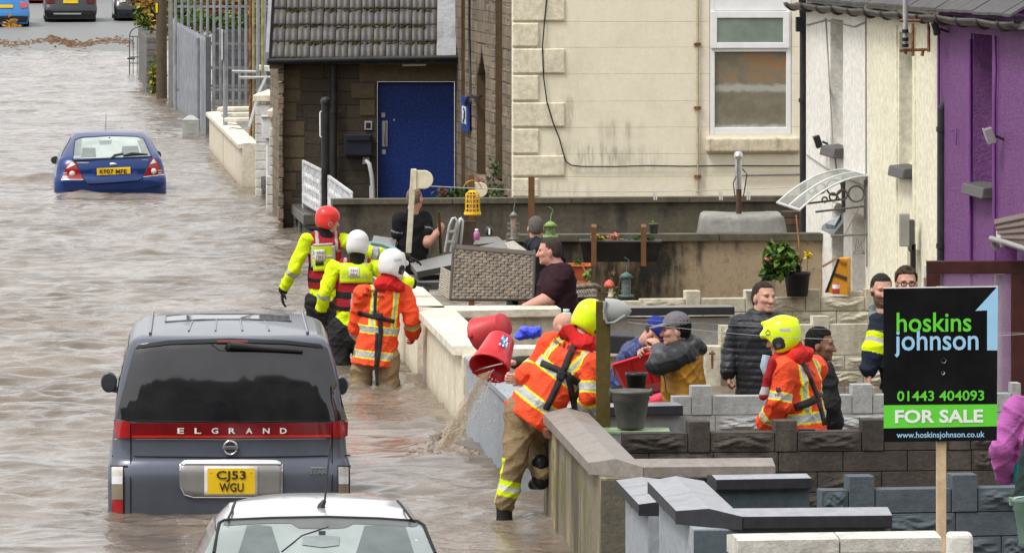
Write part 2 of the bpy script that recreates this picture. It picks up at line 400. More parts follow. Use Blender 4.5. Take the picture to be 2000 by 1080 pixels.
def stained_mat():
    m, t, bs = base_mat('run_stained_concrete'); tc = t.new('ShaderNodeTexCoord').outputs['Object']
    sp = t.new('ShaderNodeSeparateXYZ'); t.link(tc, sp.inputs[0]); x = t.mul(sp.outputs['X'], .13)
    st = t.noise(tc, 3.2, 5, .65, (1, 1, .16)); fi = t.noise(tc, 13, 6, .75); big = t.noise(tc, 1.1, 5, .65); sp2 = t.noise(tc, 34, 4, .7)
    v = t.add(t.add(st, x), t.mul(t.add(big, -.5), .7))
    col = t.mix(t.ramp(v, .36, .62), (.024, .020, .015), (.36, .28, .18)); col = t.mix(t.mul(t.ramp(fi, .5, .7), .55), col, (.10, .08, .05))
    col = t.mix(t.mul(t.ramp(t.noise(tc, 2.3, 5, .7, (1, 1, .4)), .52, .66), .5), col, (.17, .085, .045))
    col = t.mix(t.mul(t.ramp(sp2, .62, .72), .5), col, (.34, .29, .21)); t.link(col, bs.inputs['Base Color']); bs.inputs['Roughness'].default_value = .8
    t.link(t.bump(fi, .4, .02), bs.inputs['Normal']); return m
# ================================================================== garden walls
def coping_run(mb, a, b, z, w=.32, th=.06, ridge=.03, seg=.62, mi=0, medge=None, cut0=0., cut1=0., z2=None):
    """ridged coping stones from a to b (xy); cut0/cut1 skew the two ends (mitres)"""
    a = Vector((a[0], a[1], 0)); b = Vector((b[0], b[1], 0)); L = (b-a).length; d = (b-a)/L; n = Vector((-d.y, d.x, 0))
    z2 = z if z2 is None else z2
    k = max(1, round(L/seg)); g_ = .004
    for i in range(k):
        s0, s1 = L*i/k+(g_ if i else 0), L*(i+1)/k-(g_ if i < k-1 else 0)
        def sec(s, cut):
            zz = lerp(z, z2, s/L)
            out = []
            for off, dz in ((-w/2, -th), (w/2, -th), (w/2, 0), (0, ridge), (-w/2, 0)):
                p = a+d*(s+cut*off)+n*off; p.z = zz+dz; out.append(p)
            return out
        A = sec(s0, cut0 if i == 0 else 0); B = sec(s1, cut1 if i == k-1 else 0)
        e = mi if medge is None else medge
        mb.vf(A+B, [(4, 3, 2, 1, 0), (5, 6, 7, 8, 9)], e)
        mb.vf(A+B, [(0, 1, 6, 5), (1, 2, 7, 6), (4, 0, 5, 9)], e)
        mb.vf(A+B, [(2, 3, 8, 7), (3, 4, 9, 8)], mi)
def garden_wall(name, label, cat, pts, z, th=.2, zb=-.7, mats=None, cop=None, cw=.32, cth=.06, ridge=.03, grp=None, edge=None, seg=.62):
    """wall through the points pts (xy), mitred coping on top at height z"""
    mw, mc = mats; w = MB(); c = MB(); n = len(pts); V = [Vector((p[0], p[1], 0)) for p in pts]
    dirs = [(V[i+1]-V[i]).normalized() for i in range(n-1)]
    for i in range(n-1):
        a, b = V[i].copy(), V[i+1].copy(); c0 = c1 = 0.
        ca, cb = a.copy(), b.copy()
        if i > 0:
            tn = math.tan(dirs[i-1].xy.angle_signed(dirs[i].xy)/2); c0 = -tn if False else tn
        if i < n-2:
            tn = math.tan(dirs[i].xy.angle_signed(dirs[i+1].xy)/2); c1 = -tn
        if i > 0: a = a+dirs[i]*(th/2)
        if i < n-2: b = b+dirs[i]*(th/2)
        w.wall(a, b, th, zb, z-cth-.002)
        coping_run(c, ca, cb, z, cw, cth, ridge, seg, 0, 1 if edge else None, c0, c1)
    wo_ = w.build(name, mw); tag(wo_, label, cat, grp)
    c.build('coping', [mc]+([edge] if edge else []), wo_, bevel=.011, seg=3)
    return wo_
def on(px, Y): return ((px-1000)*Y/F, Y)
GW = 'rendered front garden walls beside the flooded street'
# cream wall nearest the rattan sofa
a = (vline(60.5), 60.5); n1 = (vline(54.2), 54.2)
garden_wall('garden_wall', 'cream rendered wall with flat coping beneath the overturned rattan sofa', 'wall',
            [a, n1, (n1[0]+1.75, n1[1]+.17)], .665, mats=(M_cream, M_creamcop), grp=GW, cw=.34, ridge=.0, cth=.07, seg=1.1)
f2 = (vline(53.3), 53.3); n2 = (vline(48.5), 48.5)
garden_wall('garden_wall', 'cream rendered wall with wide pale coping where the red buckets are tipped out', 'wall',
            [(f2[0]+1.16, 53.6), (f2[0]+.02, f2[1]), n2, (n2[0]+1.5, n2[1]+.14)], .70, mats=(M_cream, M_creamcop), grp=GW, cw=.36, ridge=.02, cth=.075, seg=1.0)
# grey wall beyond the stepping firefighter
f3 = (vline(48.1), 48.1); n3 = (vline(42.9), 42.9)
garden_wall('garden_wall', 'plain light grey painted wall beyond the leaning firefighter', 'wall',
            [f3, n3], .655, mats=(M_grey, M_grey), grp=GW, cw=.24, ridge=.0, cth=.05, seg=6)
garden_wall('garden_wall', 'short grey return wall with a dark flat coping behind the grey bucket', 'wall',
            [(n3[0]+.12, n3[1]+.05), on(1322, 43.2)], .665, mats=(M_grey, M_darkcop), grp=GW, edge=M_blackedge, cw=.34, ridge=.01, cth=.075)
# streaked concrete wall with brown coping
nC = Vector((.68, 36.95)); fC = Vector((.39, 40.9)); fD = Vector((.335, 41.7))
cw_ = garden_wall('garden_wall', 'green stained concrete wall with ridged brown coping beside the wading firefighter', 'wall',
            [fC, nC, (nC.x+1.03, nC.y+.09)], .79, th=.21, mats=(M_conc, M_browncop), grp=GW, cw=.33, ridge=.04, cth=.075, seg=1.05)
lw = MB(); lw.wall(fD, fC+Vector((-.003, .06)), .2, -.7, .612)
lo = lw.build('low_wall', M_conc); tag(lo, 'short low wall end with red wet coping under the leaning firefighter', 'wall', GW)
c = MB(); coping_run(c, fD, fC+Vector((0, -.06)), .67, .30, .055, .0, 2.); c.build('coping', M_redcop, lo, bevel=.006)
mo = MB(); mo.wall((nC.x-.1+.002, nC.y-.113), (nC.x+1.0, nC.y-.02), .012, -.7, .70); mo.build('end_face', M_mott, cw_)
# slate grey wall
nB = Vector((1.12, 32.0)); fB = Vector((.985, 33.9))
gb = garden_wall('garden_wall', 'smooth grey wall with slate coloured ridged coping in front of the dark blocks', 'wall',
            [fB, nB, (nB.x+1.02, nB.y+.09)], .985, th=.2, mats=(M_grey, M_darkcop), grp=GW, edge=M_blackedge, cw=.34, ridge=.03, cth=.075, seg=.8)
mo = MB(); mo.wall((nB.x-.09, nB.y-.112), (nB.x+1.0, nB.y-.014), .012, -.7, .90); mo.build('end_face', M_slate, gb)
f5 = Vector((.82, 35.75)); n5 = Vector((.93, 34.25))
garden_wall('garden_wall', 'lower grey wall end with sloping slate coping left of the taller grey one', 'wall',
            [f5, n5], .81, th=.2, mats=(M_grey, M_darkcop), grp=GW, edge=M_blackedge, cw=.32, ridge=.02, cth=.07, seg=.6)
garden_wall('garden_wall', 'short slate topped return wall between the grey wall and the dark blocks', 'wall',
            [on(1390, 35.2), on(1575, 35.3)], .88, th=.18, mats=(M_slate, M_darkcop), grp=GW, edge=M_blackedge, cw=.30, ridge=.015, cth=.07, seg=.5)
# white wall at the bottom
aw = MB(); aw.wall(on(1442, 28.3), on(1812, 28.45), .2, -.8, 1.155)
aw_o = aw.build('garden_wall', M_white); tag(aw_o, 'weathered white wall with chunky rounded coping along the bottom edge', 'wall', GW)
c = MB(); coping_run(c, on(1430, 28.3), on(1826, 28.45), 1.25, .30, .085, .02, .52); c.build('coping', wall_mat('white_coping', (.66, .64, .58), (.16, .15, .13), .3, .6, grain=.5), aw_o, bevel=.02, seg=3)

def rock_face(mb, a, d, n, L, h, z, rs, mi=0, amp=.028):
    """pitched stone face of one block, bulging out of the wall plane"""
    nx, nz = 18, 8; ph = [rs.uniform(0, 6.28) for _ in range(8)]; rows = []
    for j in range(nz+1):
        row = []
        for i in range(nx+1):
            u, v = i/nx, j/nz; e = min(1, 5*u, 5*(1-u))*min(1, 3.5*v, 3.5*(1-v))
            k = .5+.32*math.sin(9*v+2.2*math.sin(5*u+ph[0])+ph[1])+.24*math.sin(17*v+3*math.sin(8*u+ph[2])+ph[3])+.16*math.sin(13*u+ph[4])*math.sin(7*v+ph[5])+rs.uniform(-.08, .08)
            p = a+d*(u*L)+n*(amp*e*max(0, k)); p = Vector((p.x, p.y, z+v*h)); row.append(p)
        rows.append(row)
    mb.grid(rows, mi, smooth=False)
def block_wall(name, label, px0, px1, Y0, Y1, ztop, m, grp, courses=6, L=.46, h=.145, pier=.155, ph=.225, th=.14, start=0., seed=1, open_p=.0, tops=True):
    a = Vector((*on(px0, Y0), 0)); b = Vector((*on(px1, Y1), 0)); d = (b-a).normalized(); n = Vector((d.y, -d.x, 0)); LL = (b-a).length
    rs = random.Random(seed); w = MB(); gp = .005
    w.wall(a+d*.01-n*.02, b-d*.01-n*.02, th-.05, -.7, ztop-.02)
    for c_ in range(courses):
        z1 = ztop-c_*h; z0 = z1-h+gp
        s = start-(0 if c_ % 2 == 0 else .28)
        k = 0
        while s < LL-.02:
            if c_ == 0 and tops and k % 2 == 1:
                e = min(s+pier, LL)
                if s >= 0: w.wall(a+d*s, a+d*e, th+.012, z0, ztop-h+ph)
                s = e+gp; k += 1; continue
            e = min(s+L, LL); s0 = max(s, 0)
            if e-s0 > .05:
                w.wall(a+d*s0, a+d*e, th, z0, z1)
                if (rs.random() < .55): rock_face(w, a+d*(s0+.012)+n*(th/2+.001), d, n, e-s0-.024, h-gp-.02, z0+.01, rs)
            s = e+gp; k += 1
    o = w.build(name, m, bevel=.006, seg=1); tag(o, label, 'wall', grp); return o
BG = 'decorative concrete block walls between the gardens'
block_wall('block_wall', 'sooty dark concrete block wall with raised piers behind the for sale board', 1215, 1965, 40.0, 40.3, .73, M_dkblock, BG, 7, start=.0, seed=3)
block_wall('block_wall', 'light grey painted block wall with raised piers behind the helmeted firefighter', 1312, 1990, 43.3, 43.6, .715, M_gyblock, BG, 6, start=-.32, seed=5)
block_wall('block_wall', 'tall cream block wall behind the man in the black quilted jacket', 1405, 1790, 53.2, 53.5, .56, M_crblock, BG, 8, start=-.2, seed=8)
block_wall('block_wall', 'cream block wall stepping down below the big potted plant', 1170, 1770, 57.4, 57.9, .53, M_crblock, BG, 6, start=.42, seed=9)
block_wall('block_wall', 'slate blue block wall with stepped piers at the bottom right', 1600, 2010, 33.4, 33.6, .985, M_slblock, BG, 8, start=-.3, seed=11)
bl = MB(); bl.box(Vector((*on(1874, 29.0), .95)), (.13, .16, .5)); tag(bl.build('pier_block', M_white, bevel=.02), 'small white block beside the foot of the sign post', 'block')
# long flat topped wall between the two cream stretches
a = Vector(on(1128, 53.9)); b = Vector(on(1428, 54.1))
w = MB(); w.wall(a, b, .2, -.7, .58); o = w.build('garden_wall', wall_mat('pale_grey_render', (.43, .41, .37), (.27, .25, .2), .4, .3)); tag(o, 'pale grey wall topped with dark flat boards behind the two people in caps', 'wall', GW)
c = MB(); coping_run(c, a+Vector((.2, 0)), b, .685, .34, .075, 0., 1.0, 0, 1); c.build('coping', [wall_mat('grey_board', (.27, .25, .23), (.15, .14, .12), .2, .5), M_blackedge], o, bevel=.005)
# two dark party walls
w = MB(); a = Vector(on(990, 63.1)); b = Vector(on(1607, 63.4)); w.wall(a, b, .2, -.7, .80); o = w.build('party_wall', stained_mat()); tag(o, 'blotched brown and black garden wall behind the flower trough', 'wall', 'dark party walls')
c = MB(); coping_run(c, a, b, .88, .30, .08, 0., 1.3); c.build('coping', M_dkcop2, o, bevel=.006)
w = MB(); a = Vector(on(648, 69.6)); b = Vector(on(1572, 70.4)); w.wall(a, b, .2, -.7, .90); o = w.build('party_wall', M_dkwall); tag(o, 'dark damp garden wall below the blue door and cream gable', 'wall', 'dark party walls')
c = MB(); coping_run(c, a, b, .965, .30, .065, 0., 1.4); c.build('coping', M_dkcop2, o, bevel=.006)
rb = MB()                                            # brick stub with slates at the far right end
for k in range(4): rb.box(Vector((*on(1556, 69.0), .55+.085*k)), (.32+.05*(k % 2), .3, .08), mi=k % 2)
tag(rb.build('brick_stub', [mat('wet_brick', (.10, .055, .035), .7, vary=.4), mat('dark_brick', (.055, .04, .028), .8, vary=.4)], bevel=.006), 'stub of dark wet bricks beside the black downpipe', 'wall')
# ================================================================== the terrace
VD = Vector((-.1, 1, 0)).normalized(); UD = Vector((1, .1, 0)).normalized()     # along the street / into the house
FA = 108000.0/F
def fy(px): return 108000.0/(px+100.0)               # depth of the house fronts at photo column px
def fpt(Y, z, out=0.): return Vector((FA-.1*Y, Y, z))-UD*out
def facade(mb, Y0, Y1, z0, z1, opens, th=.3, mi=0):
    """front wall between depths Y0<Y1 with rectangular openings (ya, yb, za, zb)"""
    ys = sorted({Y0, Y1, *[o[0] for o in opens], *[o[1] for o in opens]})
    for i in range(len(ys)-1):
        ya, yb = ys[i], ys[i+1]; cuts = sorted([(o[2], o[3]) for o in opens if o[0] <= ya+1e-6 and o[1] >= yb-1e-6])
        z = z0
        for c0, c1 in cuts+[(z1, z1)]:
            if c0-z > .001:
                p = [fpt(ya, z), fpt(ya, z)+UD*th, fpt(yb, z)+UD*th, fpt(yb, z)]
                mb.hexa(p+[q+Vector((0, 0, c0-z)) for q in p], mi)
            z = c1
def arch_fill(mb, ya, yb, ztop, r, th=.28, mi=0):
    poly = [fpt(ya, ztop, -.012), fpt(ya, ztop-r, -.012)]+[fpt(lerp(ya, yb, t), ztop-r+r*math.sin(math.pi*t)**.8*.98, -.012) for t in [i/10 for i in range(1, 10)]]+[fpt(yb, ztop-r, -.012), fpt(yb, ztop, -.012)]
    mb.prism(poly[::-1], UD*th, mi)
M_glassd = mat('dark_window_glass', (.03, .035, .04), .06, vary=.3, spec=.6)
M_glassg = mat('grey_window_glass', (.17, .19, .18), .08, vary=.3, spec=.6)
M_roof = wall_mat('slate_roof', (.10, .095, .10), (.04, .04, .04), .3, .5, moss=(.09, .1, .03), mossamt=.5)
M_sill = wall_mat('dark_sill', (.10, .095, .09), (.04, .04, .04), .3, .6, rough=.5)
def house(name, label, Y0, Y1, m, opens, sill=True):
    mid = fpt((Y0+Y1)/2, -.7); t = thing(name, label, 'house', mid, 'terraced houses facing the flooded gardens')
    w = MB(); facade(w, Y0, Y1, -.7, 3.5, [o[:4] for o in opens])
    for o in opens:
        if len(o) > 6 and o[6]: arch_fill(w, o[0], o[1], o[3], o[6])
    # the rest of the block behind the front
    a, b = fpt(Y0, -.7)+UD*.3, fpt(Y1, -.7)+UD*.3
    q = [fpt(Y0, -.7)+UD*6, fpt(Y1, -.7)+UD*6]
    w.hexa([q[0]-UD*.3, q[0], q[1], q[1]-UD*.3]+[p+Vector((0, 0, 4.2)) for p in (q[0]-UD*.3, q[0], q[1], q[1]-UD*.3)])
    for Ye, s in ((Y0, 1), (Y1, -1)):
        e = [fpt(Ye, -.7)+UD*.3, fpt(Ye, -.7)+UD*5.7, fpt(Ye+s*.15, -.7)+UD*5.7, fpt(Ye+s*.15, -.7)+UD*.3]
        if s < 0: e = e[::-1]
        w.hexa(e+[p+Vector((0, 0, 4.2)) for p in e])
    w.build('wall', m, t)
    for o in opens:
        kind = o[4]; ym, zm = (o[0]+o[1])/2, (o[2]+o[3])/2
        if kind == 'window':
            f = MB(); d = o[5]
            for (ya, yb, za, zb) in ((o[0], o[0]+.07, o[2], o[3]), (o[1]-.07, o[1], o[2], o[3]), (o[0]+.07, o[1]-.07, o[2], o[2]+.07), (o[0]+.07, o[1]-.07, o[3]-.07, o[3]), (o[0]+.07, o[1]-.07, lerp(o[2], o[3], .62), lerp(o[2], o[3], .62)+.05)):
                p = [fpt(ya, za, -d), fpt(ya, za, -d-.06), fpt(yb, za, -d-.06), fpt(yb, za, -d)]
                f.hexa(p+[x+Vector((0, 0, zb-za)) for x in p])
            fo = f.build('window', M_pvc, t)
            g_ = MB(); p = [fpt(o[0]+.05, o[2]+.05, -d-.03), fpt(o[0]+.05, o[2]+.05, -d-.04), fpt(o[1]-.05, o[2]+.05, -d-.04), fpt(o[1]-.05, o[2]+.05, -d-.03)]
            g_.hexa(p+[x+Vector((0, 0, o[3]-o[2]-.1)) for x in p]); g_.build('pane', M_glassd, fo)
            if len(o) > 7 and o[7]:
                s = MB(); ya, yb = o[0]-.04, o[1]+.04
                p = [fpt(ya, o[2]-.115, .12), fpt(ya, o[2]-.115, -.1), fpt(yb, o[2]-.115, -.1), fpt(yb, o[2]-.115, .12)]
                s.hexa(p+[fpt(ya, o[2]-.01, .10), fpt(ya, o[2]+.01, -.1), fpt(yb, o[2]+.01, -.1), fpt(yb, o[2]-.01, .10)])
                s.build('sill', M_sill, t, bevel=.012)
        else:
            s = MB(); d = o[5]
            p = [fpt(o[0]+.01, o[2], -d), fpt(o[0]+.01, o[2], -d-.05), fpt(o[1]-.01, o[2], -d-.05), fpt(o[1]-.01, o[2], -d)]
            s.hexa(p+[x+Vector((0, 0, o[3]-o[2]-.01)) for x in p]); do = s.build('door', M_pvc, t)
    rf = MB()
    for k in range(14):                                   # slate courses
        for c_ in range(12):
            Ya = lerp(Y0, Y1, c_/12); Yb = lerp(Y0, Y1, (c_+1)/12)-.012
            dz = random.uniform(0, .012); u0, u1 = -.17+.22*k, -.17+.22*(k+1)+.05; zz = 3.50+.16*k+.02
            p = [fpt(Ya, zz+dz, -u0), fpt(Yb, zz+dz, -u0), fpt(Yb, zz+.18+dz-.02, -u1), fpt(Ya, zz+.18+dz-.02, -u1)]
            rf.hexa([x-Vector((0, 0, .025)) for x in p][::-1]+p[::-1])
    rf.build('roof', M_roof, t)
    return t
Z1 = 1.90
def wz(py, px): return H-(py-YH)*fy(px)/F
h1 = house('terraced_house', 'white pebbledashed cottage under the clear door canopy', 60.32, 64.5, M_h1,
  [(61.83, 62.72, Z1, 3.30, 'window', .17, 0, 1), (61.8, 62.6, .1, 1.28, 'window', .17, .10, 0), (60.30+.03, 61.2, -.55, 1.23, 'door', .2, .07)])
h2 = house('terraced_house', 'pale yellow rendered cottage between the white and purple ones', 55.9, 60.3, M_h2,
  [(57.35, 58.18, Z1-.03, 3.24, 'window', .17, 0, 1), (56.9, 57.7, -.55, 1.05, 'door', .2, 0), (55.95+.1, 56.6, .1, .98, 'window', .17, .09, 0)])
h3 = house('terraced_house', 'purple pebbledashed cottage with a dark grey upstairs sill', 51.2, 55.88, M_h3,
  [(52.95, 53.95, Z1-.02, 3.30, 'window', .2, 0, 1), (51.75, 52.7, -.55, 1.45, 'door', .2, 0)])
# raised plaster bands round the openings
for (hh, m, bands) in ((h2, M_h2, [(58.26, 58.38), (57.17, 57.29)]), (h3, M_h3, [(54.0, 54.08), (52.78, 52.9)])):
    b = MB()
    for ya, yb in bands:
        p = [fpt(ya, .2, .02), fpt(ya, .2, -.02), fpt(yb, .2, -.02), fpt(yb, .2, .02)]
        b.hexa(p+[x+Vector((0, 0, 3.1)) for x in p])
    b.build('plaster_band', m, hh, bevel=.008)
tl = MB(); ck = [mat('grey_tile', (.22, .175, .165), .5, vary=.3), mat('white_tile', (.62, .60, .58), .4)]
for i in range(2):
    for j in range(9):
        ya = 55.98+.34*i; p = [fpt(ya, -.2+.125*j, .012), fpt(ya, -.2+.125*j, -.02), fpt(ya+.335, -.2+.125*j, -.02), fpt(ya+.335, -.2+.125*j, .012)]
        tl.hexa(p+[x+Vector((0, 0, .122)) for x in p], (i+j) % 2)
tl.build('tile_panel', ck, h2)
# gutter and downpipes
gt = MB(); M_gut = mat('dark_gutter', (.045, .04, .037), .45, vary=.35)
rows = []
for Ye in [64.9-.5*i for i in range(29)]:
    c = fpt(Ye, 3.455+.008*math.sin(Ye*3), .13); rows.append([c+UD*(.075*math.cos(a))+Vector((0, 0, .075*math.sin(a))) for a in [math.pi+math.pi*k/8 for k in range(9)]])
gt.grid(rows); go = None
br = MB()
for k in range(13):
    c = fpt(64.6-1.08*k, 3.455, .13); r_ = .083
    br.tube([c+UD*(r_*math.cos(a))+Vector((0, 0, r_*math.sin(a))) for a in [math.pi+math.pi*i/8 for i in range(9)]], .011, 6)
gt.v += []; k0 = len(gt.v); gt.v += br.v; gt.f += [tuple(i+k0 for i in f) for f in br.f]; gt.mi += br.mi; gt.sm += br.sm
go = gt.build('gutter', M_gut, solid=.006); tag(go, 'long dark gutter along the eaves of the terraced cottages', 'gutter')
def downpipe(label, px, Y, z0, z1, r=.055, hopper=True, elbow=None):
    m = MB(); c = P(px, 0, Y)
    m.tube([(c.x, Y, z0), (c.x, Y, z1)], r, 12)
    for z in np.arange(z0+.6, z1, 1.15): m.tube([(c.x, Y, z), (c.x, Y, z+.05)], r+.012, 12); m.box((c.x+r+.03, Y, z+.025), (.06, .03, .03))
    if elbow: m.tube([(c.x, Y, z1), (c.x+.03, Y, z1+.07), (c.x+.10, Y, z1+.10), (c.x+.42, Y-.05, z1+.11)], r*.95, 12)
    if hopper: m.box((c.x, Y-.01, z1+.02), (.2, .18, .17)); m.tube([(c.x, Y, z1+.1), (c.x-.02, Y-.03, z1+.36)], r, 12)
    o = m.build('downpipe', M_black, bevel=.008); tag(o, label, 'downpipe'); return o
downpipe('black rainwater pipe with hopper at the corner of the white cottage', 1571, 64.9, -.6, 3.18)
downpipe('black waste pipe with elbow on the edge of the purple cottage', 1841, 55.6, -.6, 2.52, .052, False, True)
# canopy over the door
cn = thing('door_canopy', 'clear curved door canopy on black scroll brackets over the white cottage door', 'canopy', fpt(61, 1.5))
sh = MB(); rows = []
for Ya in (60.15, 61.75):
    rows.append([fpt(Ya, 1.66-.36*(t**1.9), .74*t) for t in [i/12 for i in range(13)]])
M_acr = mat('clear_acrylic', (.36, .37, .34), .2, alpha=.5, vary=.1)
sh.grid(rows); sh.build('canopy_sheet', M_acr, cn, solid=.006)
tr = MB(); M_gyp = mat('dark_grey_metal', (.10, .10, .10), .5)
for Ya in (60.15, 60.95, 61.75): tr.tube([fpt(Ya, 1.665-.36*(t**1.9), .74*t) for t in [i/12 for i in range(13)]], .012, 6)
tr.tube([fpt(60.15, 1.305, .74), fpt(61.75, 1.305, .74)], .018, 6); tr.tube([fpt(60.15, 1.67, .0), fpt(61.75, 1.67, .0)], .014, 6)
tr.build('canopy_edge', mat('aluminium_trim', (.55, .55, .54), .4, .3), cn)
for Ya in (60.2, 61.7):
    s = MB(); s.tube([fpt(Ya, 1.62, .02), fpt(Ya, 1.20, .02)], .022, 6)
    s.tube([fpt(Ya, 1.34-.06*t, .02+.54*t) for t in (0, .3, .6, 1)], .013, 6)
    for cx, cz, r_ in ((.12, 1.47, .085), (.27, 1.46, .055), (.37, 1.44, .04), (.46, 1.41, .028)):
        s.tube([fpt(Ya, cz+r_*math.sin(a), cx+r_*math.cos(a)) for a in [k*math.pi/8 for k in range(17)]], .011, 5)
    s.build('bracket', M_gyp, cn)
# floodlight and brackets on the cottages
def floodlight(label, px, py, Y, s=1., m=None):
    c = P(px, py, Y); t = thing('floodlight', label, 'lamp', c)
    a = MB(); a.box(c+Vector((-.05, 0, 0))*s, (.075*s, .16*s, .14*s), M=Euler((0, R(-18), 0)).to_matrix()); a.build('lamp_head', m or M_black, t, bevel=.01)
    b = MB(); b.tube([c, c+Vector((.07, 0, -.03))*s, c+Vector((.17, 0, -.035))*s], .014*s, 6); b.box(c+Vector((.17, 0, -.035))*s, (.05*s, .09*s, .09*s)); b.build('bracket', M_black, t)
    l = MB(); l.box(c+Vector((-.093, 0, .013))*s, (.006, .13*s, .11*s), M=Euler((0, R(-18), 0)).to_matrix()); l.build('lens', mat('lamp_lens', (.55, .55, .52), .2), t)
floodlight('small black floodlight beside the upstairs sill of the white cottage', 1606, 277, 62.9)
floodlight('grey bulkhead lamp on the purple wall by the upstairs window', 1945, 266, 52.4, 1.1, mat('grey_lamp', (.25, .23, .24), .5))
floodlight('black camera shaped lamp under the purple eaves', 1836, 57, 55.3, .9)
# drop-down letter-box style vent awning of the lower window
aw = thing('open_window_sash', 'grey hinged window sash pushed open beside the door canopy', 'window sash', P(1628, 440, 62.3))
s = MB(); A_, B_, C_, D_ = P(1603, 449, 62.6), P(1648, 416, 62.6), P(1656, 428, 61.9), P(1628, 462, 61.9)
s.prism([A_, B_, C_, D_], Vector((.02, 0, .05))); s.build('sash_frame', mat('grey_sash', (.16, .165, .17), .5), aw, bevel=.006)
s = MB(); q = [lerp(A_, C_, .25)*.5+lerp(A_, D_, .3)*.5, lerp(B_, D_, .25), lerp(C_, A_, .25), lerp(D_, B_, .2)]
s.prism([x+Vector((-.012, -.03, .03)) for x in q], Vector((0, 0, .04))); s.build('pane', M_glassg, aw)
# aerial on a pole with a rusty bracket frame
ae = thing('aerial_bracket', 'rusty aerial bracket with striped mast hanging in front of the yellow cottage', 'aerial', P(1790, 100, 55.8))
s = MB(); s.tube([P(1768, -30, 55.8), P(1768, 92, 55.8)], .025, 8); s.build('mast', mat('mast_grey', (.45, .45, .45), .4, .5), ae)
s = MB()
for py in (58, 74, 86): s.tube([P(1768, py, 55.8), P(1768, py+7, 55.8)], .034, 10)
s.build('mast_collar', M_black, ae)
s = MB(); rust = mat('rusty_iron', (.20, .085, .04), .8, vary=.5, scale=14)
for a_, b_ in (((1757, 41), (1817, 41)), ((1757, 99), (1817, 97)), ((1814, 38), (1814, 102)), ((1783, 46), (1783, 110)), ((1803, 97), (1801, 110)), ((1770, 97), (1768, 106))):
    s.tube([P(*a_, 55.8), P(*b_, 55.8)], .017, 6)
s.build('bracket_frame', rust, ae)
# hanging basket bracket
hb = MB(); c = fpt(60.1, 1.0, .05)
hb.tube([fpt(60.05, 1.55, .03), fpt(60.05, .7, .03)], .008, 5)
for k in range(4): hb.tube([fpt(60.05, 1.0, .05+.03*k), fpt(60.05, .93-.03*k, .10+.02*k), fpt(60.05, .84, .05)], .004, 4)
hb.tube([fpt(60.05, 1.03, .42), fpt(60.05, 1.05, .02)], .012, 5); hb.tube([fpt(60.05, 1.02, .28), fpt(60.05, 1.45, .05)], .005, 4)
tag(hb.build('wall_bracket', mat('wire_grey', (.2, .2, .19), .5, .5)), 'thin wire hanging bracket on the yellow cottage wall', 'bracket')
for i, (px, py, w_, h_, nm) in enumerate(((1772, 449, .10, .33, 'grey plastic meter tube by the yellow cottage door'), (1786, 460, .06, .32, 'narrow dark meter cover by the yellow cottage door'), (1789, 510, .05, .36, 'black framed house plaque by the checked tiles'))):
    s = MB(); c = P(px, py, 56.9+.0*i); s.box(c-UD*.03, (w_, .12, h_)); tag(s.build('meter_box' if i < 2 else 'house_plaque', [mat('box_grey', (.30, .29, .27), .5), M_sill, M_black][i], bevel=.01), nm, 'box' if i < 2 else 'plaque')
# cables along the cottage fronts
cb = MB(); M_cab = mat('cable_grey', (.30, .29, .26), .6)
for pts in ([(64.4, 3.2), (63, 3.28), (61, 3.24), (60.3, 3.3)], [(63.0, 3.3), (62.5, 1.95), (62.2, 1.6)], [(64.4, 1.72), (62.5, 1.6), (60.4, 1.55)], [(60.25, 3.35), (60.22, 1.0)]):
    cb.tube([fpt(y, z, .01) for y, z in pts], .008, 5)
tag(cb.build('cable_run', M_cab), 'thin cables stapled along the white cottage front', 'cable')
cb = MB()
for pts in ([(55.7, 3.3), (55.72, 1.0)], [(53.98, 3.25), (53.96, .3)], [(52.7, 3.3), (52.66, 3.0), (52.72, 2.6), (52.7, .2)]): cb.tube([fpt(y, z, .03) for y, z in pts], .014, 5)
cb.tube([fpt(55.0, 2.33, .03), fpt(54.75, 2.36, .03), fpt(54.75, 2.2, .03)], .01, 5)
tag(cb.build('cable_run', mat('purple_cable', (.17, .045, .23), .5)), 'purple painted cables down the purple cottage front', 'cable')

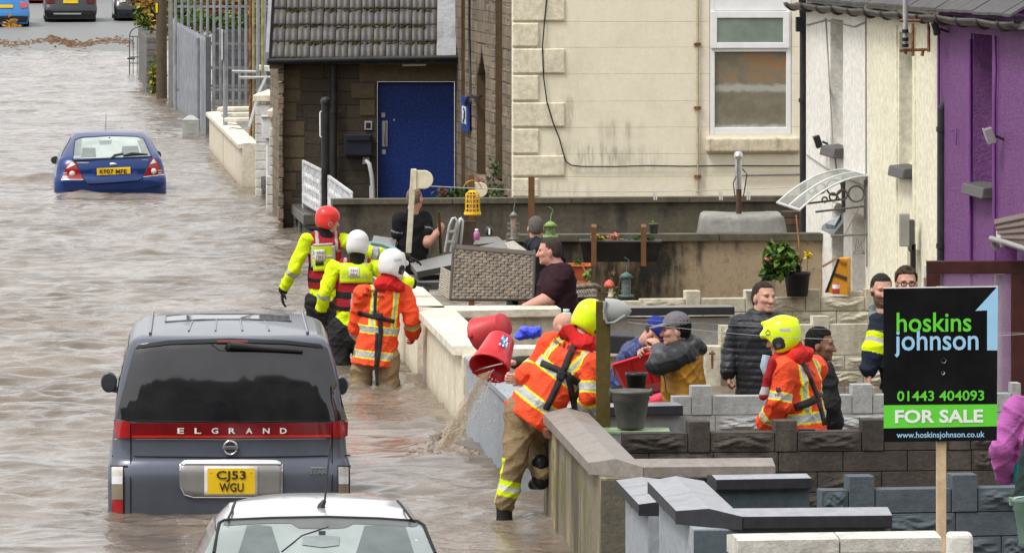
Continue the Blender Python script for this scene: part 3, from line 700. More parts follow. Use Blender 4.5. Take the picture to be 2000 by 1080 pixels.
# ================================================================== cream gable
def gpt(px, z, out=0.):                    # a point on the gable wall
    Y = 73.0
    for _ in range(4): Y = 73.0+.1*((px-1000)*Y/F)
    return Vector(((px-1000)*Y/F, Y, z))+Vector((.1, -1, 0)).normalized()*out
def gz(py): return H-(py-YH)*73.2/F
def gable_mat():
    m, t, bs = base_mat('gable_render'); tc = t.new('ShaderNodeTexCoord').outputs['Object']
    fi = t.noise(tc, 14, 5, .7); bl = t.noise(tc, 1.3, 6, .65); st = t.noise(tc, 8, 6, .7, (1, 1, .14)); sp = t.new('ShaderNodeSeparateXYZ'); t.link(tc, sp.inputs[0])
    col = t.mix(t.ramp(fi, .3, .75), (.78, .715, .555), (.84, .775, .62)); col = t.mix(t.mul(t.ramp(bl, .45, .72), .35), col, (.60, .52, .35))
    def blob(cx, cz, rx, rz):
        x = t.mul(t.add(sp.outputs['X'], -cx), 1/rx); z = t.mul(t.add(sp.outputs['Z'], -cz), 1/rz); return t.ramp(t.add(t.mul(x, x), t.mul(z, z)), 1.0, .0)
    B0 = gpt(1290, -.7); f = lambda px, py: (gpt(px, 0).x-B0.x, gz(py)+.7)
    for px, py, rx, rz, am in ((1150, 305, .55, .28, .75), (1210, 255, .45, .2, .4), (1112, 225, .10, .3, .7), (1240, 310, .5, .25, .4), (1110, 375, .5, .2, .5), (1060, 90, .5, .2, .3), (1370, 330, .1, .6, .4)):
        cx, cz = f(px, py); k = t.mul(t.mul(blob(cx, cz, rx, rz), t.ramp(st, .42, .70)), am); col = t.mix(k, col, (.10, .095, .06))
    col = t.mix(t.mul(t.ramp(st, .58, .8), .3), col, (.35, .30, .19)); t.link(col, bs.inputs['Base Color']); bs.inputs['Roughness'].default_value = .8; bs.inputs['Specular IOR Level'].default_value = .3
    t.link(t.bump(t.noise(tc, 45, 6, .7), .22, .02), bs.inputs['Normal']); return m
gh = thing('gable_house', 'tall cream rendered house gable with corner stones and a white window', 'house', gpt(1290, -.7))
w = MB()
wl, wr, wb_, wt_ = gpt(1387, 0), gpt(1545, 0), gz(264), gz(-12)
def gslab(px0, px1, z0, z1, out0=0., out1=-.3, mi=0):
    p = [gpt(px0, z0, out0), gpt(px1, z0, out0), gpt(px1, z0, out1), gpt(px0, z0, out1)]
    w.hexa(p+[x+Vector((0, 0, z1-z0)) for x in p], mi)
cz = [-.7]+[gz(385-50.4*k) for k in range(0, 9)]; cz.append(6.5)
zz = [-.7]+[gz(y) for y in (385, 345, 301, 249, 198, 145, 93, 43, -8, -60)]+[6.5]
for i in range(len(zz)-1):
    z0, z1 = zz[i], zz[i+1]-.0025
    lo_, hi_ = max(z0, wb_), min(z1, wt_)
    gslab(1001, 1386, z0, z1); gslab(1546, 1640, z0, z1)
    if z0 < wb_: gslab(1386, 1546, z0, min(z1, wb_))
    if z1 > wt_: gslab(1386, 1546, max(z0, wt_), z1)
gslab(1002, 1386, -.7, 6.4, -.014, -.29); gslab(1546, 1640, -.7, 6.4, -.014, -.29)
w.build('wall', gable_mat(), gh, bevel=.003, seg=1)
w = MB()
for i, y in enumerate((385, 345, 301, 249, 198, 145, 93, 43, -8)):
    y1 = (345, 301, 249, 198, 145, 93, 43, -8, -60)[i]
    gslab(1000.5, 1052 if i % 2 == 0 else 1103, gz(y)+.012, gz(y1)-.012, .03, -.02)
w.build('quoin', M_gable, gh, bevel=.018, seg=2)
gy0 = MB(); gy0.prism([gpt(1001, 6.4), gpt(1640, 6.4), gpt(1320, 9.6)], Vector((-.1, 1, 0))*.3); gy0.build('gable_peak', M_gable, gh)
w = MB(); p = [gpt(1560, -.7, -.3), gpt(1640, -.7, -.3), gpt(1640, -.7, -9), gpt(1560, -.7, -9)]
w.hexa(p+[x+Vector((0, 0, 7.1)) for x in p]); w.build('side_wall', M_gable, gh)
w = MB()
p0 = [gpt(1378, gz(298), .09), gpt(1562, gz(298), .09), gpt(1562, gz(298), -.1), gpt(1378, gz(298), -.1)]
w.hexa(p0+[x+Vector((0, 0, .19)) for x in p0]); w.build('sill', wall_mat('stained_sill', (.68, .60, .44), (.08, .07, .05), .75, .3, sscale=11), gh, bevel=.03, seg=3)
w = MB()
def bar(x0, x1, y0, y1, o0=.0, o1=-.07): gslab(x0, x1, gz(y1), gz(y0), o0, o1)
bar(1387, 1396, -40, 264); bar(1536, 1545, -40, 264); bar(1396, 1536, 250, 264); bar(1396, 1536, 94, 102); bar(1396, 1536, -12, 22)
bar(1388, 1400, 23, 95, .03, 0.002); bar(1529, 1541, 23, 95, .03, .002); bar(1400, 1529, 23, 36, .03, .002); bar(1400, 1529, 84, 95, .03, .002)
fr = w.build('window', M_pvc, gh, bevel=.006)
def net_reflection_mat():  # pane colour holds a painted brown reflection and pale net bands
    m, t, bs = base_mat('net_reflection_glass'); tc = t.new('ShaderNodeTexCoord').outputs['Object']
    sp = t.new('ShaderNodeSeparateXYZ'); t.link(tc, sp.inputs[0]); z = sp.outputs['Z']
    big = t.noise(tc, 2.2, 5, .7); fi = t.noise(tc, 9, 5)
    col = t.mix(t.ramp(big, .35, .65), (.17, .145, .095), (.24, .22, .165))
    zz_ = t.add(z, t.mul(fi, .12))
    col = t.mix(t.mul(t.ramp(zz_, 3.0, 3.14), t.ramp(big, .42, .62)), col, (.30, .15, .05))        # patchy brown reflection put into the glass colour
    band = t.mul(t.ramp(zz_, 2.92, 2.97), t.ramp(zz_, 3.06, 3.0)); col = t.mix(band, col, (.38, .38, .33))
    col = t.mix(t.ramp(zz_, 2.53, 2.44), col, (.46, .47, .43))         # net along the sill
    t.link(col, bs.inputs['Base Color']); bs.inputs['Roughness'].default_value = .12; return m
w = MB(); gslab(1395, 1537, gz(252), gz(101), -.045, -.06); w.build('pane', net_reflection_mat(), fr)
w = MB(); gslab(1399, 1530, gz(86), gz(34), .012, .006); w.build('pane', mat('frosted_glass', (.20, .245, .205), .25, vary=.15, scale=3), fr)
w = MB(); gslab(1396, 1536, gz(22), gz(-40), -.02, -.04); w.build('blind', mat('white_blind', (.66, .64, .64), .6, vary=.04), fr)
pp = MB()
pp.tube([gpt(1362, gz(378), .03), gpt(1362, 6.4, .03)], .016, 8); po = pp.build('wall_pipe', wall_mat('pipe_paint', (.52, .46, .32), (.25, .12, .04), .8, .5), gh)
pp = MB()
for y in (87, 211, 345): pp.tube([gpt(1362, gz(y+3), .03), gpt(1362, gz(y-3), .03)], .034, 8); pp.box(gpt(1362, gz(y), .02), (.09, .04, .03))
pp.build('pipe_clip', rust, po)
cbm = MB(); pts = [(1069, -20), (1064, 30), (1059, 90), (1061, 150), (1068, 200), (1080, 240), (1092, 270), (1100, 300), (1105, 315), (1115, 322), (1135, 324.5), (1200, 325), (1262, 323.5), (1340, 325), (1420, 324), (1500, 325), (1566, 325)]
cbm.tube([gpt(x, gz(y), .035) for x, y in pts], .009, 5); tag(cbm.build('cable_run', M_black), 'black cable looping down and across the cream gable', 'cable')
cbm = MB(); cbm.tube([gpt(1447, gz(343), .04), gpt(1566, gz(341), .04)], .016, 6); tag(cbm.build('wall_pipe', mat('pipe_grey', (.25, .24, .22), .5)), 'short grey pipe running across the gable to the flue', 'pipe')

# ================================================================== stone hall beside the gable
def cpt(Y, z, out=0.): return Vector((-.1*(Y-73.0), Y, z))-UD*out
def cY(px): return 73.0/(1-(1000.0-px)/1100.0)
ch = thing('stone_hall', 'brown stone hall with a tall pointed window slot between the blue door and cream gable', 'building', cpt(77, -.7))
w = MB()
def cslab(px0, px1, z0, z1, o0=0., o1=-.4, mi=0):
    ya, yb = cY(px0), cY(px1); p = [cpt(ya, z0, o0), cpt(ya, z0, o1), cpt(yb, z0, o1), cpt(yb, z0, o0)]
    w.hexa(p+[x+Vector((0, 0, z1-z0)) for x in p], mi)
def hz(py, px): return H-(py-YH)*cY(px)/F
zt = 6.4
cslab(998.5, 981, -.7, zt); cslab(981, 967, -.7, hz(352, 972)); cslab(967, 948, -.7, zt)
cslab(948, 930, -.7, hz(345, 940)); cslab(948, 930, hz(86, 940), zt); cslab(930, 908, -.7, zt)
cslab(908, 900, -.7, zt, -.22); cslab(900, 889, -.7, zt)
cslab(981, 967, hz(352, 972), zt, -.22); cslab(948, 930, hz(345, 940), hz(86, 940), -.22)
ya, yb = cY(948), cY(930); zt_ = hz(86, 940); zs_ = hz(150, 940)
for sgn, y0_ in ((1, ya), (-1, yb)):                     # pointed head of the slot
    poly = [cpt(y0_, zs_, -.012), cpt(y0_, zt_, -.012), cpt((ya+yb)/2, zt_, -.012)]+[cpt(lerp((ya+yb)/2, y0_, t**1.6), lerp(zt_, zs_, t), -.012) for t in (.2, .4, .6, .8)]
    w.prism(poly if sgn < 0 else poly[::-1], UD*.2)
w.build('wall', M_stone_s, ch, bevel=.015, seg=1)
w = MB()
for k in range(34):
    rs_ = random.Random(k)
    for (pa, pb) in ((967, 960), (955, 949), (929, 921), (916, 909), (996, 990), (988, 982)):
        z0 = -.5+.2*k+rs_.uniform(-.02, .02)
        if rs_.random() < .8: cslab(pa, pb, z0, z0+.17, .004+rs_.uniform(0, .008), -.05)
w.build('dressed_stones', M_stone_s, ch, bevel=.012, seg=1)
w = MB(); cslab(985, 962, hz(352, 972)-.12, hz(352, 972), .08, -.1); w.build('sill', M_lintel, ch, bevel=.02)
w = MB()
for pf_, zb_, zc_ in ((930.3, hz(345, 940), hz(120, 940)), (967.3, hz(352, 972), 6.3), (900.3, -.5, 6.3)):
    y_ = cY(pf_); p = [cpt(y_, zb_, -.004), cpt(y_, zb_, -.215), cpt(y_-.01, zb_, -.215), cpt(y_-.01, zb_, -.004)]; w.hexa(p+[x+Vector((0, 0, zc_-zb_)) for x in p])
w.build('reveal', wall_mat('dressed_reveal', (.13, .088, .05), (.05, .035, .022), .5, .5, grain=.2), ch)
w = MB(); cslab(948, 930, hz(330, 940), hz(95, 940), -.205, -.215); w.build('door_panel', mat('dark_brown_boards', (.065, .04, .024), .6, vary=.3), ch)
cbm = MB(); cbm.tube([cpt(cY(925), 6, .05), cpt(cY(925), hz(60, 925), .06), cpt(cY(926), hz(185, 926), .05), cpt(cY(938), hz(192, 938), .03), cpt(cY(947), hz(188, 947), .05)], .02, 6)
for k in range(4): cbm.tube([cpt(cY(918), hz(200+2*k, 918), .07), cpt(cY(928), hz(188+k, 928), .1), cpt(cY(944), hz(194-2*k, 944), .06)], .012, 5)
tag(cbm.build('cable_run', M_black), 'bundle of black cables across the stone hall above the blue sign', 'cable')
sg = thing('wall_sign', 'blue noticeboard with white notices on the stone hall', 'sign', cpt(cY(916), hz(222, 916)))
w = MB(); cslab(922, 909, hz(256, 915), hz(190, 915), .06, .03); w.build('board', mat('sign_blue', (.02, .055, .22), .5), sg)
w = MB(); cslab(919, 911, hz(242, 915), hz(208, 915), .066, .061); w.build('notice', mat('paper_white', (.6, .63, .66), .6, vary=.3, scale=18), sg)
w = MB()
for k in range(7):
    p = cpt(cY(915+rs.uniform(-2, 2)), hz(213+4*k, 915), .069); w.box(p, (.006, .5-.1*(k % 3), .03))
w.build('lettering', mat('notice_grey', (.10, .13, .2), .6), sg)
# ------------------------------------------------------------------ lean-to with the blue door
EY = 81.0
def ept(px, z, out=0.): return Vector(((px-1000)*EY/F, EY-out, z))
def ez(py): return H-(py-YH)*EY/F
ex = thing('stone_porch', 'low brown stone lean-to with a mossy tiled roof and wide blue door', 'building', ept(720, -.3))
w = MB()
def eslab(px0, px1, z0, z1, o0=0., o1=-.3, mi=0):
    p = [ept(px0, z0, o0), ept(px1, z0, o0), ept(px1, z0, o1), ept(px0, z0, o1)]
    w.hexa(p+[x+Vector((0, 0, z1-z0)) for x in p], mi)
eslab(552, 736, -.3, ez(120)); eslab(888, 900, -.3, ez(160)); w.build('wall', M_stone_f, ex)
w = MB(); eslab(702, 900, ez(160), ez(122), .012, -.29); eslab(686, 732, ez(193), ez(164), .015, -.1); eslab(703, 733, ez(226), ez(196), .015, -.1)
for y0_, h_ in ((400, 26), (372, 34), (335, 24), (309, 40), (266, 28), (236, 34), (200, 24), (174, 40)): eslab(553, 568+random.uniform(0, 40), ez(y0_), ez(y0_-h_), .008, -.1)
w.build('dressed_stones', M_lintel, ex, bevel=.012)
w = MB()
p = [ept(552.5, -.3, -.002), ept(552.5, -.3, -5), ept(590, -.3, -5), ept(590, -.3, -.31)]
p = [Vector((p[0].x, EY+.3, -.3)), Vector((p[0].x+.3, EY+.3, -.3)), Vector((p[0].x-.1, EY+5, -.3)), Vector((p[0].x-.4, EY+5, -.3))]
w.hexa(p+[x+Vector((0, 0, 2.55)) for x in p])
for k in range(13):
    for j in range(2): w.box(ept(549.5, -.1+.2*k+.1, .02-.28*j), (.06+.03*random.random(), .26, .17))
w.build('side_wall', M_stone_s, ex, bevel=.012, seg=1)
w = MB(); eslab(737, 887, ez(400), ez(161), -.10, -.16); dr = w.build('door', mat('blue_door_paint', (.008, .026, .14), .45, vary=.35, scale=30, bump=.15, bscale=90), ex, bevel=.004)
w = MB(); eslab(746, 757, ez(287), ez(237), -.09, -.099); eslab(745, 752, ez(230), ez(221), -.09, -.099); eslab(746, 753, ez(302), ez(293), -.09, -.099); w.build('door_plate', mat('brushed_steel', (.42, .42, .42), .4, .6), dr)
w = MB(); w.tube([ept(752, ez(284), -.05), ept(752, ez(240), -.05)], .012, 8); w.tube([ept(752, ez(284), -.09), ept(752, ez(284), -.05)], .008, 6); w.tube([ept(752, ez(240), -.09), ept(752, ez(240), -.05)], .008, 6); w.build('handle', mat('steel', (.6, .6, .6), .25, 1.), dr)
w = MB(); eslab(768, 771, ez(237), ez(233), -.09, -.098); w.build('lock', mat('brass', (.6, .5, .3), .4, .8), dr)
# roof tiles
w = MB(); tiles = []
sl_ = math.radians(38); x0, x1 = ept(531, 0).x, ept(853, 0).x
rs = random.Random(12)
for rrow in range(8):
    dz0 = .375*rrow*math.sin(sl_); dy0 = .375*rrow*math.cos(sl_); ntile = 13
    for c_ in range(ntile):
        xa = lerp(x0, x1, c_/ntile)+.004; xb = lerp(x0, x1, (c_+1)/ntile)-.004; j = rs.uniform(-.006, .006); rws = []
        for v in range(2):
            rw = []
            for k in range(9):
                u = k/8; hgt = .014*abs(math.sin(u*math.pi*2))**.6+(.042 if v == 0 else .004)+j
                d_ = .42*v
                rw.append(Vector((lerp(xa, xb, u), EY-.24+dy0+d_*math.cos(sl_)-hgt*math.sin(sl_)*.5, ez(116)+dz0+d_*math.sin(sl_)+hgt)))
            rws.append(rw)
        w.grid([[p-Vector((0, -.005, .03)) for p in rws[0]], rws[0], rws[1]], 0, True)
def tile_mat():
    m, t, bs = base_mat('mossy_tiles'); tc = t.new('ShaderNodeTexCoord').outputs['Object']
    n = t.noise(tc, 3, 5); f = t.noise(tc, 25, 5, .7)
    col = t.mix(t.ramp(n, .3, .7), (.032, .028, .028), (.060, .051, .049)); col = t.mix(t.ramp(f, .58, .72), col, (.05, .05, .018))
    t.link(t.mix(t.mul(t.ramp(t.noise(tc, 7, 6, .75), .52, .66), .8), col, (.065, .062, .018)), bs.inputs['Base Color']); bs.inputs['Roughness'].default_value = .5
    t.link(t.bump(f, .4, .01), bs.inputs['Normal']); return m
M_tile = tile_mat(); w.build('roof', M_tile, ex)
w = MB()
for k in range(13):
    for rrow in range(6):
        for _ in range(7 if rs.random() < .75 else 1):
            x = lerp(x0, x1, rs.random()); d_ = .375*rrow+rs.uniform(-.05, .01); s_ = rs.uniform(.012, .035)
            c = Vector((x, EY-.26+d_*math.cos(sl_), ez(116)+d_*math.sin(sl_)+.01))
            w.box(c, (s_*2.4, s_, s_*.8), rz=rs.random())
w.build('moss', mat('moss_green', (.055, .055, .012), .95, vary=.5, scale=20), ex)
w = MB(); p = [Vector((x0-.05, EY-.2, ez(116)-.06)), Vector((x1+.3, EY-.2, ez(116)-.06))]
d3 = Vector((0, 2.9*math.cos(sl_), 2.9*math.sin(sl_)))
w.vf([p[0], p[1], p[1]+d3, p[0]+d3], [(0, 1, 2, 3)]); w.build('roof_deck', M_black, ex)
w = MB(); c0 = Vector((x1, EY-.26, ez(116)+.02)); c1 = Vector((ept(891, 0).x, EY-.26, ez(116)+.06))
w.vf([c0, c1, c1+d3+Vector((0, 0, .02)), c0+d3], [(0, 1, 2, 3)])
w.build('lead_flashing', wall_mat('lead_sheet', (.30, .30, .31), (.08, .085, .07), .6, .7, rough=.35, grain=.3), ex, solid=.01)
w = MB(); w.tube([ept(524, ez(119), .30), ept(893, ez(112), .30)], .038, 10); w.box((ept(709, 0).x, EY-.24, ez(116)-.04), ((893-524)*EY/F, .06, .05)); w.build('gutter', M_black, ex)
w = MB(); q0 = Vector((x0-.03, EY-.3, ez(118))); w.vf([q0, q0-Vector((.05, 0, .02)), q0-Vector((.05, 0, -.12)), q0+Vector((0, 0, .12)), q0+d3, q0+d3-Vector((.05, 0, .02)), q0+d3-Vector((.05, 0, -.12)), q0+d3+Vector((0, 0, .12))], [(3, 2, 1, 0), (4, 5, 6, 7), (0, 1, 5, 4), (1, 2, 6, 5), (2, 3, 7, 6), (3, 0, 4, 7)]); w.build('bargeboard', mat('grey_fascia', (.24, .25, .27), .5), ex)
w = MB(); w.box(ept(541, ez(126), .1), (.2, .3, .12)); w.build('eaves_block', mat('old_timber', (.10, .075, .05), .8, vary=.4), ex)
downpipe('black downpipe on the brown stone wall left of the mailbox', 652, 80.9, -.1, ez(128), .045, False)
w = MB(); w.tube([ept(786, ez(127), .06), ept(832, ez(126), .06)], .022, 10); tag(w.build('strip_light', mat('cream_plastic', (.7, .67, .58), .4)), 'cream strip light under the eaves above the blue door', 'lamp')
w = MB(); eslab(673, 727, ez(303), ez(262), .14, .002); mbx = w.build('mailbox', mat('navy_metal', (.018, .02, .032), .4), bevel=.01); tag(mbx, 'dark metal letter box on the stone wall beside the blue door', 'mailbox')
w = MB(); eslab(676, 724, ez(274), ez(263), .165, .142); w.build('flap', mat('navy_metal', (.018, .02, .032), .4), mbx, bevel=.006)
w = MB(); eslab(712, 727, ez(254), ez(237), .03, .002); it = w.build('intercom', mat('steel_plate', (.5, .5, .5), .35, .5), bevel=.004); tag(it, 'square steel intercom panel left of the blue door', 'intercom')
w = MB(); eslab(715, 724, ez(251), ez(240), .034, .031); w.build('screen', M_black, it)
w = MB(); w.tube([ept(714, ez(314), .02), ept(716, ez(314), .09), ept(722, ez(320), .12), ept(727, ez(345), .14), ept(729, ez(375), .14), ept(729, ez(395), .14)], .032, 10); w.box(ept(715, ez(314), .01), (.1, .02, .1)); w.tube([ept(725, ez(362), .10), ept(725, ez(398), .10)], .025, 8)
tag(w.build('grab_rail', mat('white_rail', (.45, .46, .48), .4)), 'bent pale grab rail beside the blue door', 'rail')
# plinth along the street
pl = MB(); a = Vector((-4.02, 90.5, 0)); b = Vector((-2.83, 78.0, 0)); rs = random.Random(2)
d = (b-a).normalized(); n = Vector((-d.y, d.x, 0)); L = (b-a).length; s = 0
for c_ in range(4):
    s = 0
    while s < L:
        e = min(L, s+rs.uniform(.25, .6)); o_ = rs.uniform(-.03, .04)
        q = [a+d*(s+.01)-n*o_, a+d*(e-.01)-n*o_, a+d*(e-.01)+n*.3, a+d*(s+.01)+n*.3]
        z0 = -.5+.21*c_
        pl.hexa([Vector((p.x, p.y, z0)) for p in q][::-1]+[Vector((p.x, p.y, z0+.195)) for p in q][::-1]); s = e
po = pl.build('plinth', M_plinth, bevel=.02); tag(po, 'rough stone plinth at the water edge below the brown porch', 'plinth')
w = MB(); sl2 = [b-d*3.4-n*.06, b-n*.06, b+n*.75, b-d*3.4+n*.75]; w.hexa([Vector((p.x, p.y, .2)) for p in sl2][::-1]+[Vector((p.x, p.y, .345)) for p in sl2][::-1]); w.build('top_slab', wall_mat('wet_slab', (.105, .10, .09), (.04, .04, .036), .2, .6, rough=.4), po, bevel=.012)
# ================================================================== far left side of the street
def pxprism(mb, pts, Y, th, mi=0): return mb.prism([P(x, y, Y) for x, y in pts], (0, th, 0), mi)
def leaves(mb, c, rad, n, size, rs, mis=(0, 1), squash=1., hang=0.):
    """many small folded leaves spread through an uneven clump"""
    c = Vector(c)
    subs = [(Vector((rs.gauss(0, .42)*rad[0], rs.gauss(0, .42)*rad[1], rs.gauss(0, .42)*rad[2])), rs.uniform(.3, .6)) for _ in range(14)]
    for i in range(n):
        o, k = rs.choice(subs); p = c+o+Vector((rs.gauss(0, .5)*rad[0]*k, rs.gauss(0, .5)*rad[1]*k, rs.gauss(0, .5)*rad[2]*k))
        a = Vector((rs.gauss(0, 1), rs.gauss(0, 1), rs.gauss(0, .8)-hang)).normalized(); b = a.cross(Vector((rs.gauss(0, 1), rs.gauss(0, 1), rs.gauss(0, 1)))).normalized()
        L = size*rs.uniform(.6, 1.4); w_ = L*.33; nn = a.cross(b)*w_*.35
        mb.vf([p, p+a*L*.5+b*w_+nn, p+a*L, p+a*L*.5-b*w_+nn], [(0, 1, 2), (0, 2, 3)], rs.choice(mis))
M_lf1 = mat('leaf_green', (.075, .125, .02), .6, vary=.4, scale=5); M_lf2 = mat('leaf_dark', (.022, .05, .012), .6, vary=.4, scale=5)
M_lf3 = mat('leaf_lime', (.13, .19, .03), .6, vary=.4); M_lfo = mat('leaf_orange', (.42, .20, .035), .7, vary=.4); M_lfy = mat('leaf_gold', (.34, .27, .05), .7, vary=.4)
M_bark = mat('bark', (.07, .05, .035), .9, vary=.4, bump=.4)
# cream wall by the white pillars
a = W(420, 293); b = W(486, 368)
cwl = MB(); cwl.wall(a.xy, b.xy, .22, -.6, .66); o = cwl.build('garden_wall', wall_mat('pale_cream_render', (.68, .61, .48), (.3, .26, .18), .3, .25, base=(.33, .28, .2), basez=.3)); tag(o, 'pale cream wall running along the water towards the white pillars', 'wall')
c = MB(); coping_run(c, a.xy, b.xy, .73, .36, .07, .02, .45); c.build('coping', M_creamcop, o, bevel=.01)
M_wp = wall_mat('flaking_white_paint', (.64, .62, .58), (.22, .20, .17), .4, .5, grain=.4, gscale=20)
def pillar(label, px, Y, w_, zt, wide=0):
    m = MB(); c = P(px, 0, Y); 
    for k in range(14):
        z = -.3+.145*k
        if z+.14 > zt-.12: break
        m.box((c.x, Y, z+.07), (w_+(.09 if k < 6 and wide else 0), w_, .137))
    m.box((c.x, Y, (zt-.12)/2-.15), (w_-.02, w_-.02, zt+.1))
    o = m.build('gate_pillar', M_wp, bevel=.012); tag(o, label, 'pillar', 'white gate pillars')
    k = MB(); h_ = (w_+.07)/2; cc = Vector((c.x, Y, zt))
    k.vf([cc+Vector(q) for q in ((-h_,-h_,-.1),(h_,-h_,-.1),(h_,h_,-.1),(-h_,h_,-.1),(-h_,-h_,0),(h_,-h_,0),(h_,h_,0),(-h_,h_,0),(0,0,.09))],
         [(3,2,1,0),(0,1,5,4),(1,2,6,5),(2,3,7,6),(3,0,4,7),(4,5,8),(5,6,8),(6,7,8),(7,4,8)])
    k.build('cap', M_creamcop, o, bevel=.01)
pillar('white brick gate pillar with peaked cap, the taller and farther of the pair', 524, 90.8, .40, 1.62)
pillar('white brick gate pillar with broken cap touching the brown porch corner', 541, 85.2, .22, 1.55, 1)
mbx = MB(); c = P(521, 250, 88); mbx.box(c, (.15, .14, .34)); mbx.box(c+Vector((0, -.01, .18)), (.18, .18, .035)); mbx.tube([(c.x+.02, 88, c.z-.17), (c.x+.02, 88, -.1)], .035, 8)
tag(mbx.build('meter_box', mat('meter_white', (.62, .62, .62), .5), bevel=.012), 'small white meter box with pipe between the white pillars', 'box')
# signpost
sp = MB(); c = W(440, 325); sp.tube([(c.x, c.y, -.5), (c.x, c.y, 2.45)], .042, 12); so = sp.build('sign_post', M_galv); tag(so, 'bare grey steel sign post standing in the water beside the cream wall', 'post')
s2 = MB(); s2.box((c.x-.055, c.y-.02, 2.2), (.02, .12, .55)); s2.build('sign_edge', mat('sign_white', (.6, .62, .62), .4), so)
# utility cabinet
cb = MB(); c = W(372, 268); cb.box((c.x, c.y+.1, .17), (.34, .24, .36)); cb.vf([Vector((c.x+q[0], c.y+.1+q[1], .35+q[2])) for q in ((-.18,-.13,0),(.18,-.13,0),(.18,.13,0),(-.18,.13,0),(-.04,0,.1),(.04,0,.1))], [(0,1,5,4),(1,2,5),(2,3,4,5),(3,0,4),(3,2,1,0)])
cbo = cb.build('utility_cabinet', wall_mat('cabinet_grey', (.42, .41, .39), (.22, .2, .18), .3, .4), bevel=.008); tag(cbo, 'squat grey utility cabinet at the water edge below the steel fence', 'cabinet')
cb = MB(); cb.box((c.x, c.y-.022, .19), (.24, .006, .26)); cb.box((c.x+.0, c.y-.026, .26), (.08, .006, .02), mi=0); cb.build('door', wall_mat('cabinet_door', (.37, .365, .345), (.2, .2, .18), .3, .4), cbo)
# palisade fences
def palisade(name, label, a, b, z0a, z1a, z0b, z1b, pitch=.15, posts=(), m=M_galv):
    a = Vector((*a, 0)); b = Vector((*b, 0)); L = (b-a).length; d = (b-a)/L; n = Vector((-d.y, d.x, 0)); f = MB()
    k = int(L/pitch)
    for i in range(k+1):
        s = i*pitch; t = s/L; c = a+d*s; z0, z1 = lerp(z0a, z0b, t), lerp(z1a, z1b, t)
        q = [c-d*.034, c-d*.014-n*.012, c+d*.014-n*.012, c+d*.034]
        f.vf([Vector((p.x, p.y, z0)) for p in q]+[Vector((p.x, p.y, z1-.09)) for p in q]+[Vector((c.x, c.y, z1))], [(0,1,5,4),(1,2,6,5),(2,3,7,6),(4,5,8),(5,6,8),(6,7,8)])
    o = f.build(name, m, solid=.004); tag(o, label, 'fence')
    for fr in (.16, .82):
        r = MB(); r.wall(a-n*-.02, b-n*-.02, .04, lerp(z0a, z1a, fr), lerp(z0a, z1a, fr)+.06, z1b=None); r.build('rail', m, o)
    for t in posts:
        r = MB()
        c = a+d*(L*t)+n*.05; r.box((c.x, c.y, (z0a+z1a)/2-.1), (.1, .06, z1a-z0a+.2), rz=math.atan2(d.y, d.x)); r.build('post', m, o)
    return o
palisade('palisade_fence', 'grey steel palisade fence lining the flooded street seen almost edge on', (vline(139)-.25, 139), (vline(119), 119), -.3, 2.08, -.3, 1.98, posts=(0.002, .8))
pp = MB(); c = W(407, 265); pp.box((c.x, c.y, .75), (.11, .11, 2.6)); tag(pp.build('fence_post', mat('dark_steel', (.12, .125, .13), .5, .4), bevel=.006), 'thick dark steel gate post at the near end of the palisade fence', 'post')
pp = MB(); c = W(386, 252); pp.tube([(c.x, c.y, -.3), (c.x, c.y, 1.95)], .05, 10); tag(pp.build('fence_post', M_galv), 'round galvanised post leaning on the palisade fence', 'post')
palisade('palisade_fence', 'tall grey palisade fence with wide gaps in front of the dark wall and hedge', (P(343, 0, 134).x, 134.0), (P(552, 0, 134).x, 134.0), -.05, 2.95, -.05, 2.95, .152)
for px, top in ((338, -40),):
    pp = MB(); c = P(px-5, 0, 137); pp.box((c.x, 137, 1.5), (.1, .1, 3.6)); tag(pp.build('fence_post', mat('pale_timber', (.24, .22, .19), .8), bevel=.005), 'tall pale post where the two palisade fences meet', 'post')
w = MB(); w.wall((P(415, 0, 141).x, 141), (P(560, 0, 141).x, 141), .3, -.5, H-(58-YH)*141/F); o = w.build('yard_wall', stone_mat('grey_rough_blocks', 'x', (.10, .10, .10), (.06, .058, .055), (.035, .033, .03), .5, .22)); tag(o, 'dark rough block wall behind the tall palisade fence', 'wall')
w = MB(); rs = random.Random(8)
for z in (1.55, .95, .5): w.box((P(470, 0, 139.5).x, 139.5, z-.1), (1.9, .06, .07))
tag(w.build('timber_rails', mat('weathered_rail', (.17, .16, .14), .8, vary=.3)), 'grey horizontal timbers stacked against the dark yard wall', 'timber')
h = MB(); leaves(h, P(470, 42, 146), (1.5, .8, .26), 2600, .13, rs, (0, 0, 1, 2)); leaves(h, P(360, 20, 147), (.5, .7, .6), 1200, .13, rs, (1, 2, 0))
tag(h.build('hedge', [M_lf1, M_lf2, M_lf3]), 'clipped green hedge above the dark yard wall', 'hedge')
h = MB(); leaves(h, P(450, 4, 152), (1.9, .8, .48), 4200, .14, rs, (0, 0, 1, 2)); 
h.tube([P(450, 60, 152), P(448, 20, 152), P(455, -30, 152)], [.09, .06, .03], 6, 3)
tag(h.build('autumn_shrub', [M_lfo, M_lfy, mat('leaf_rust', (.22, .10, .03), .7, vary=.4), M_bark]), 'orange autumn shrub above the hedge behind the palisade', 'shrub')
t = thing('tree', 'bright green bushy tree overhanging the stone wall beside the telegraph pole', 'tree', P(290, 140, 158))
h = MB(); leaves(h, P(287, 14, 158), (.42, .6, .55), 3600, .14, rs, (0, 2, 2, 1), hang=.5); leaves(h, P(278, -10, 158), (.3, .5, .4), 1200, .14, rs, (0, 2, 1)); h.build('crown', [M_lf1, M_lf2, M_lf3], t)
h = MB(); h.tube([P(296, 150, 158), P(297, 80, 158), P(292, 40, 158), P(287, 0, 158), P(286, -40, 158)], [.12, .1, .08, .05, .03], 8)
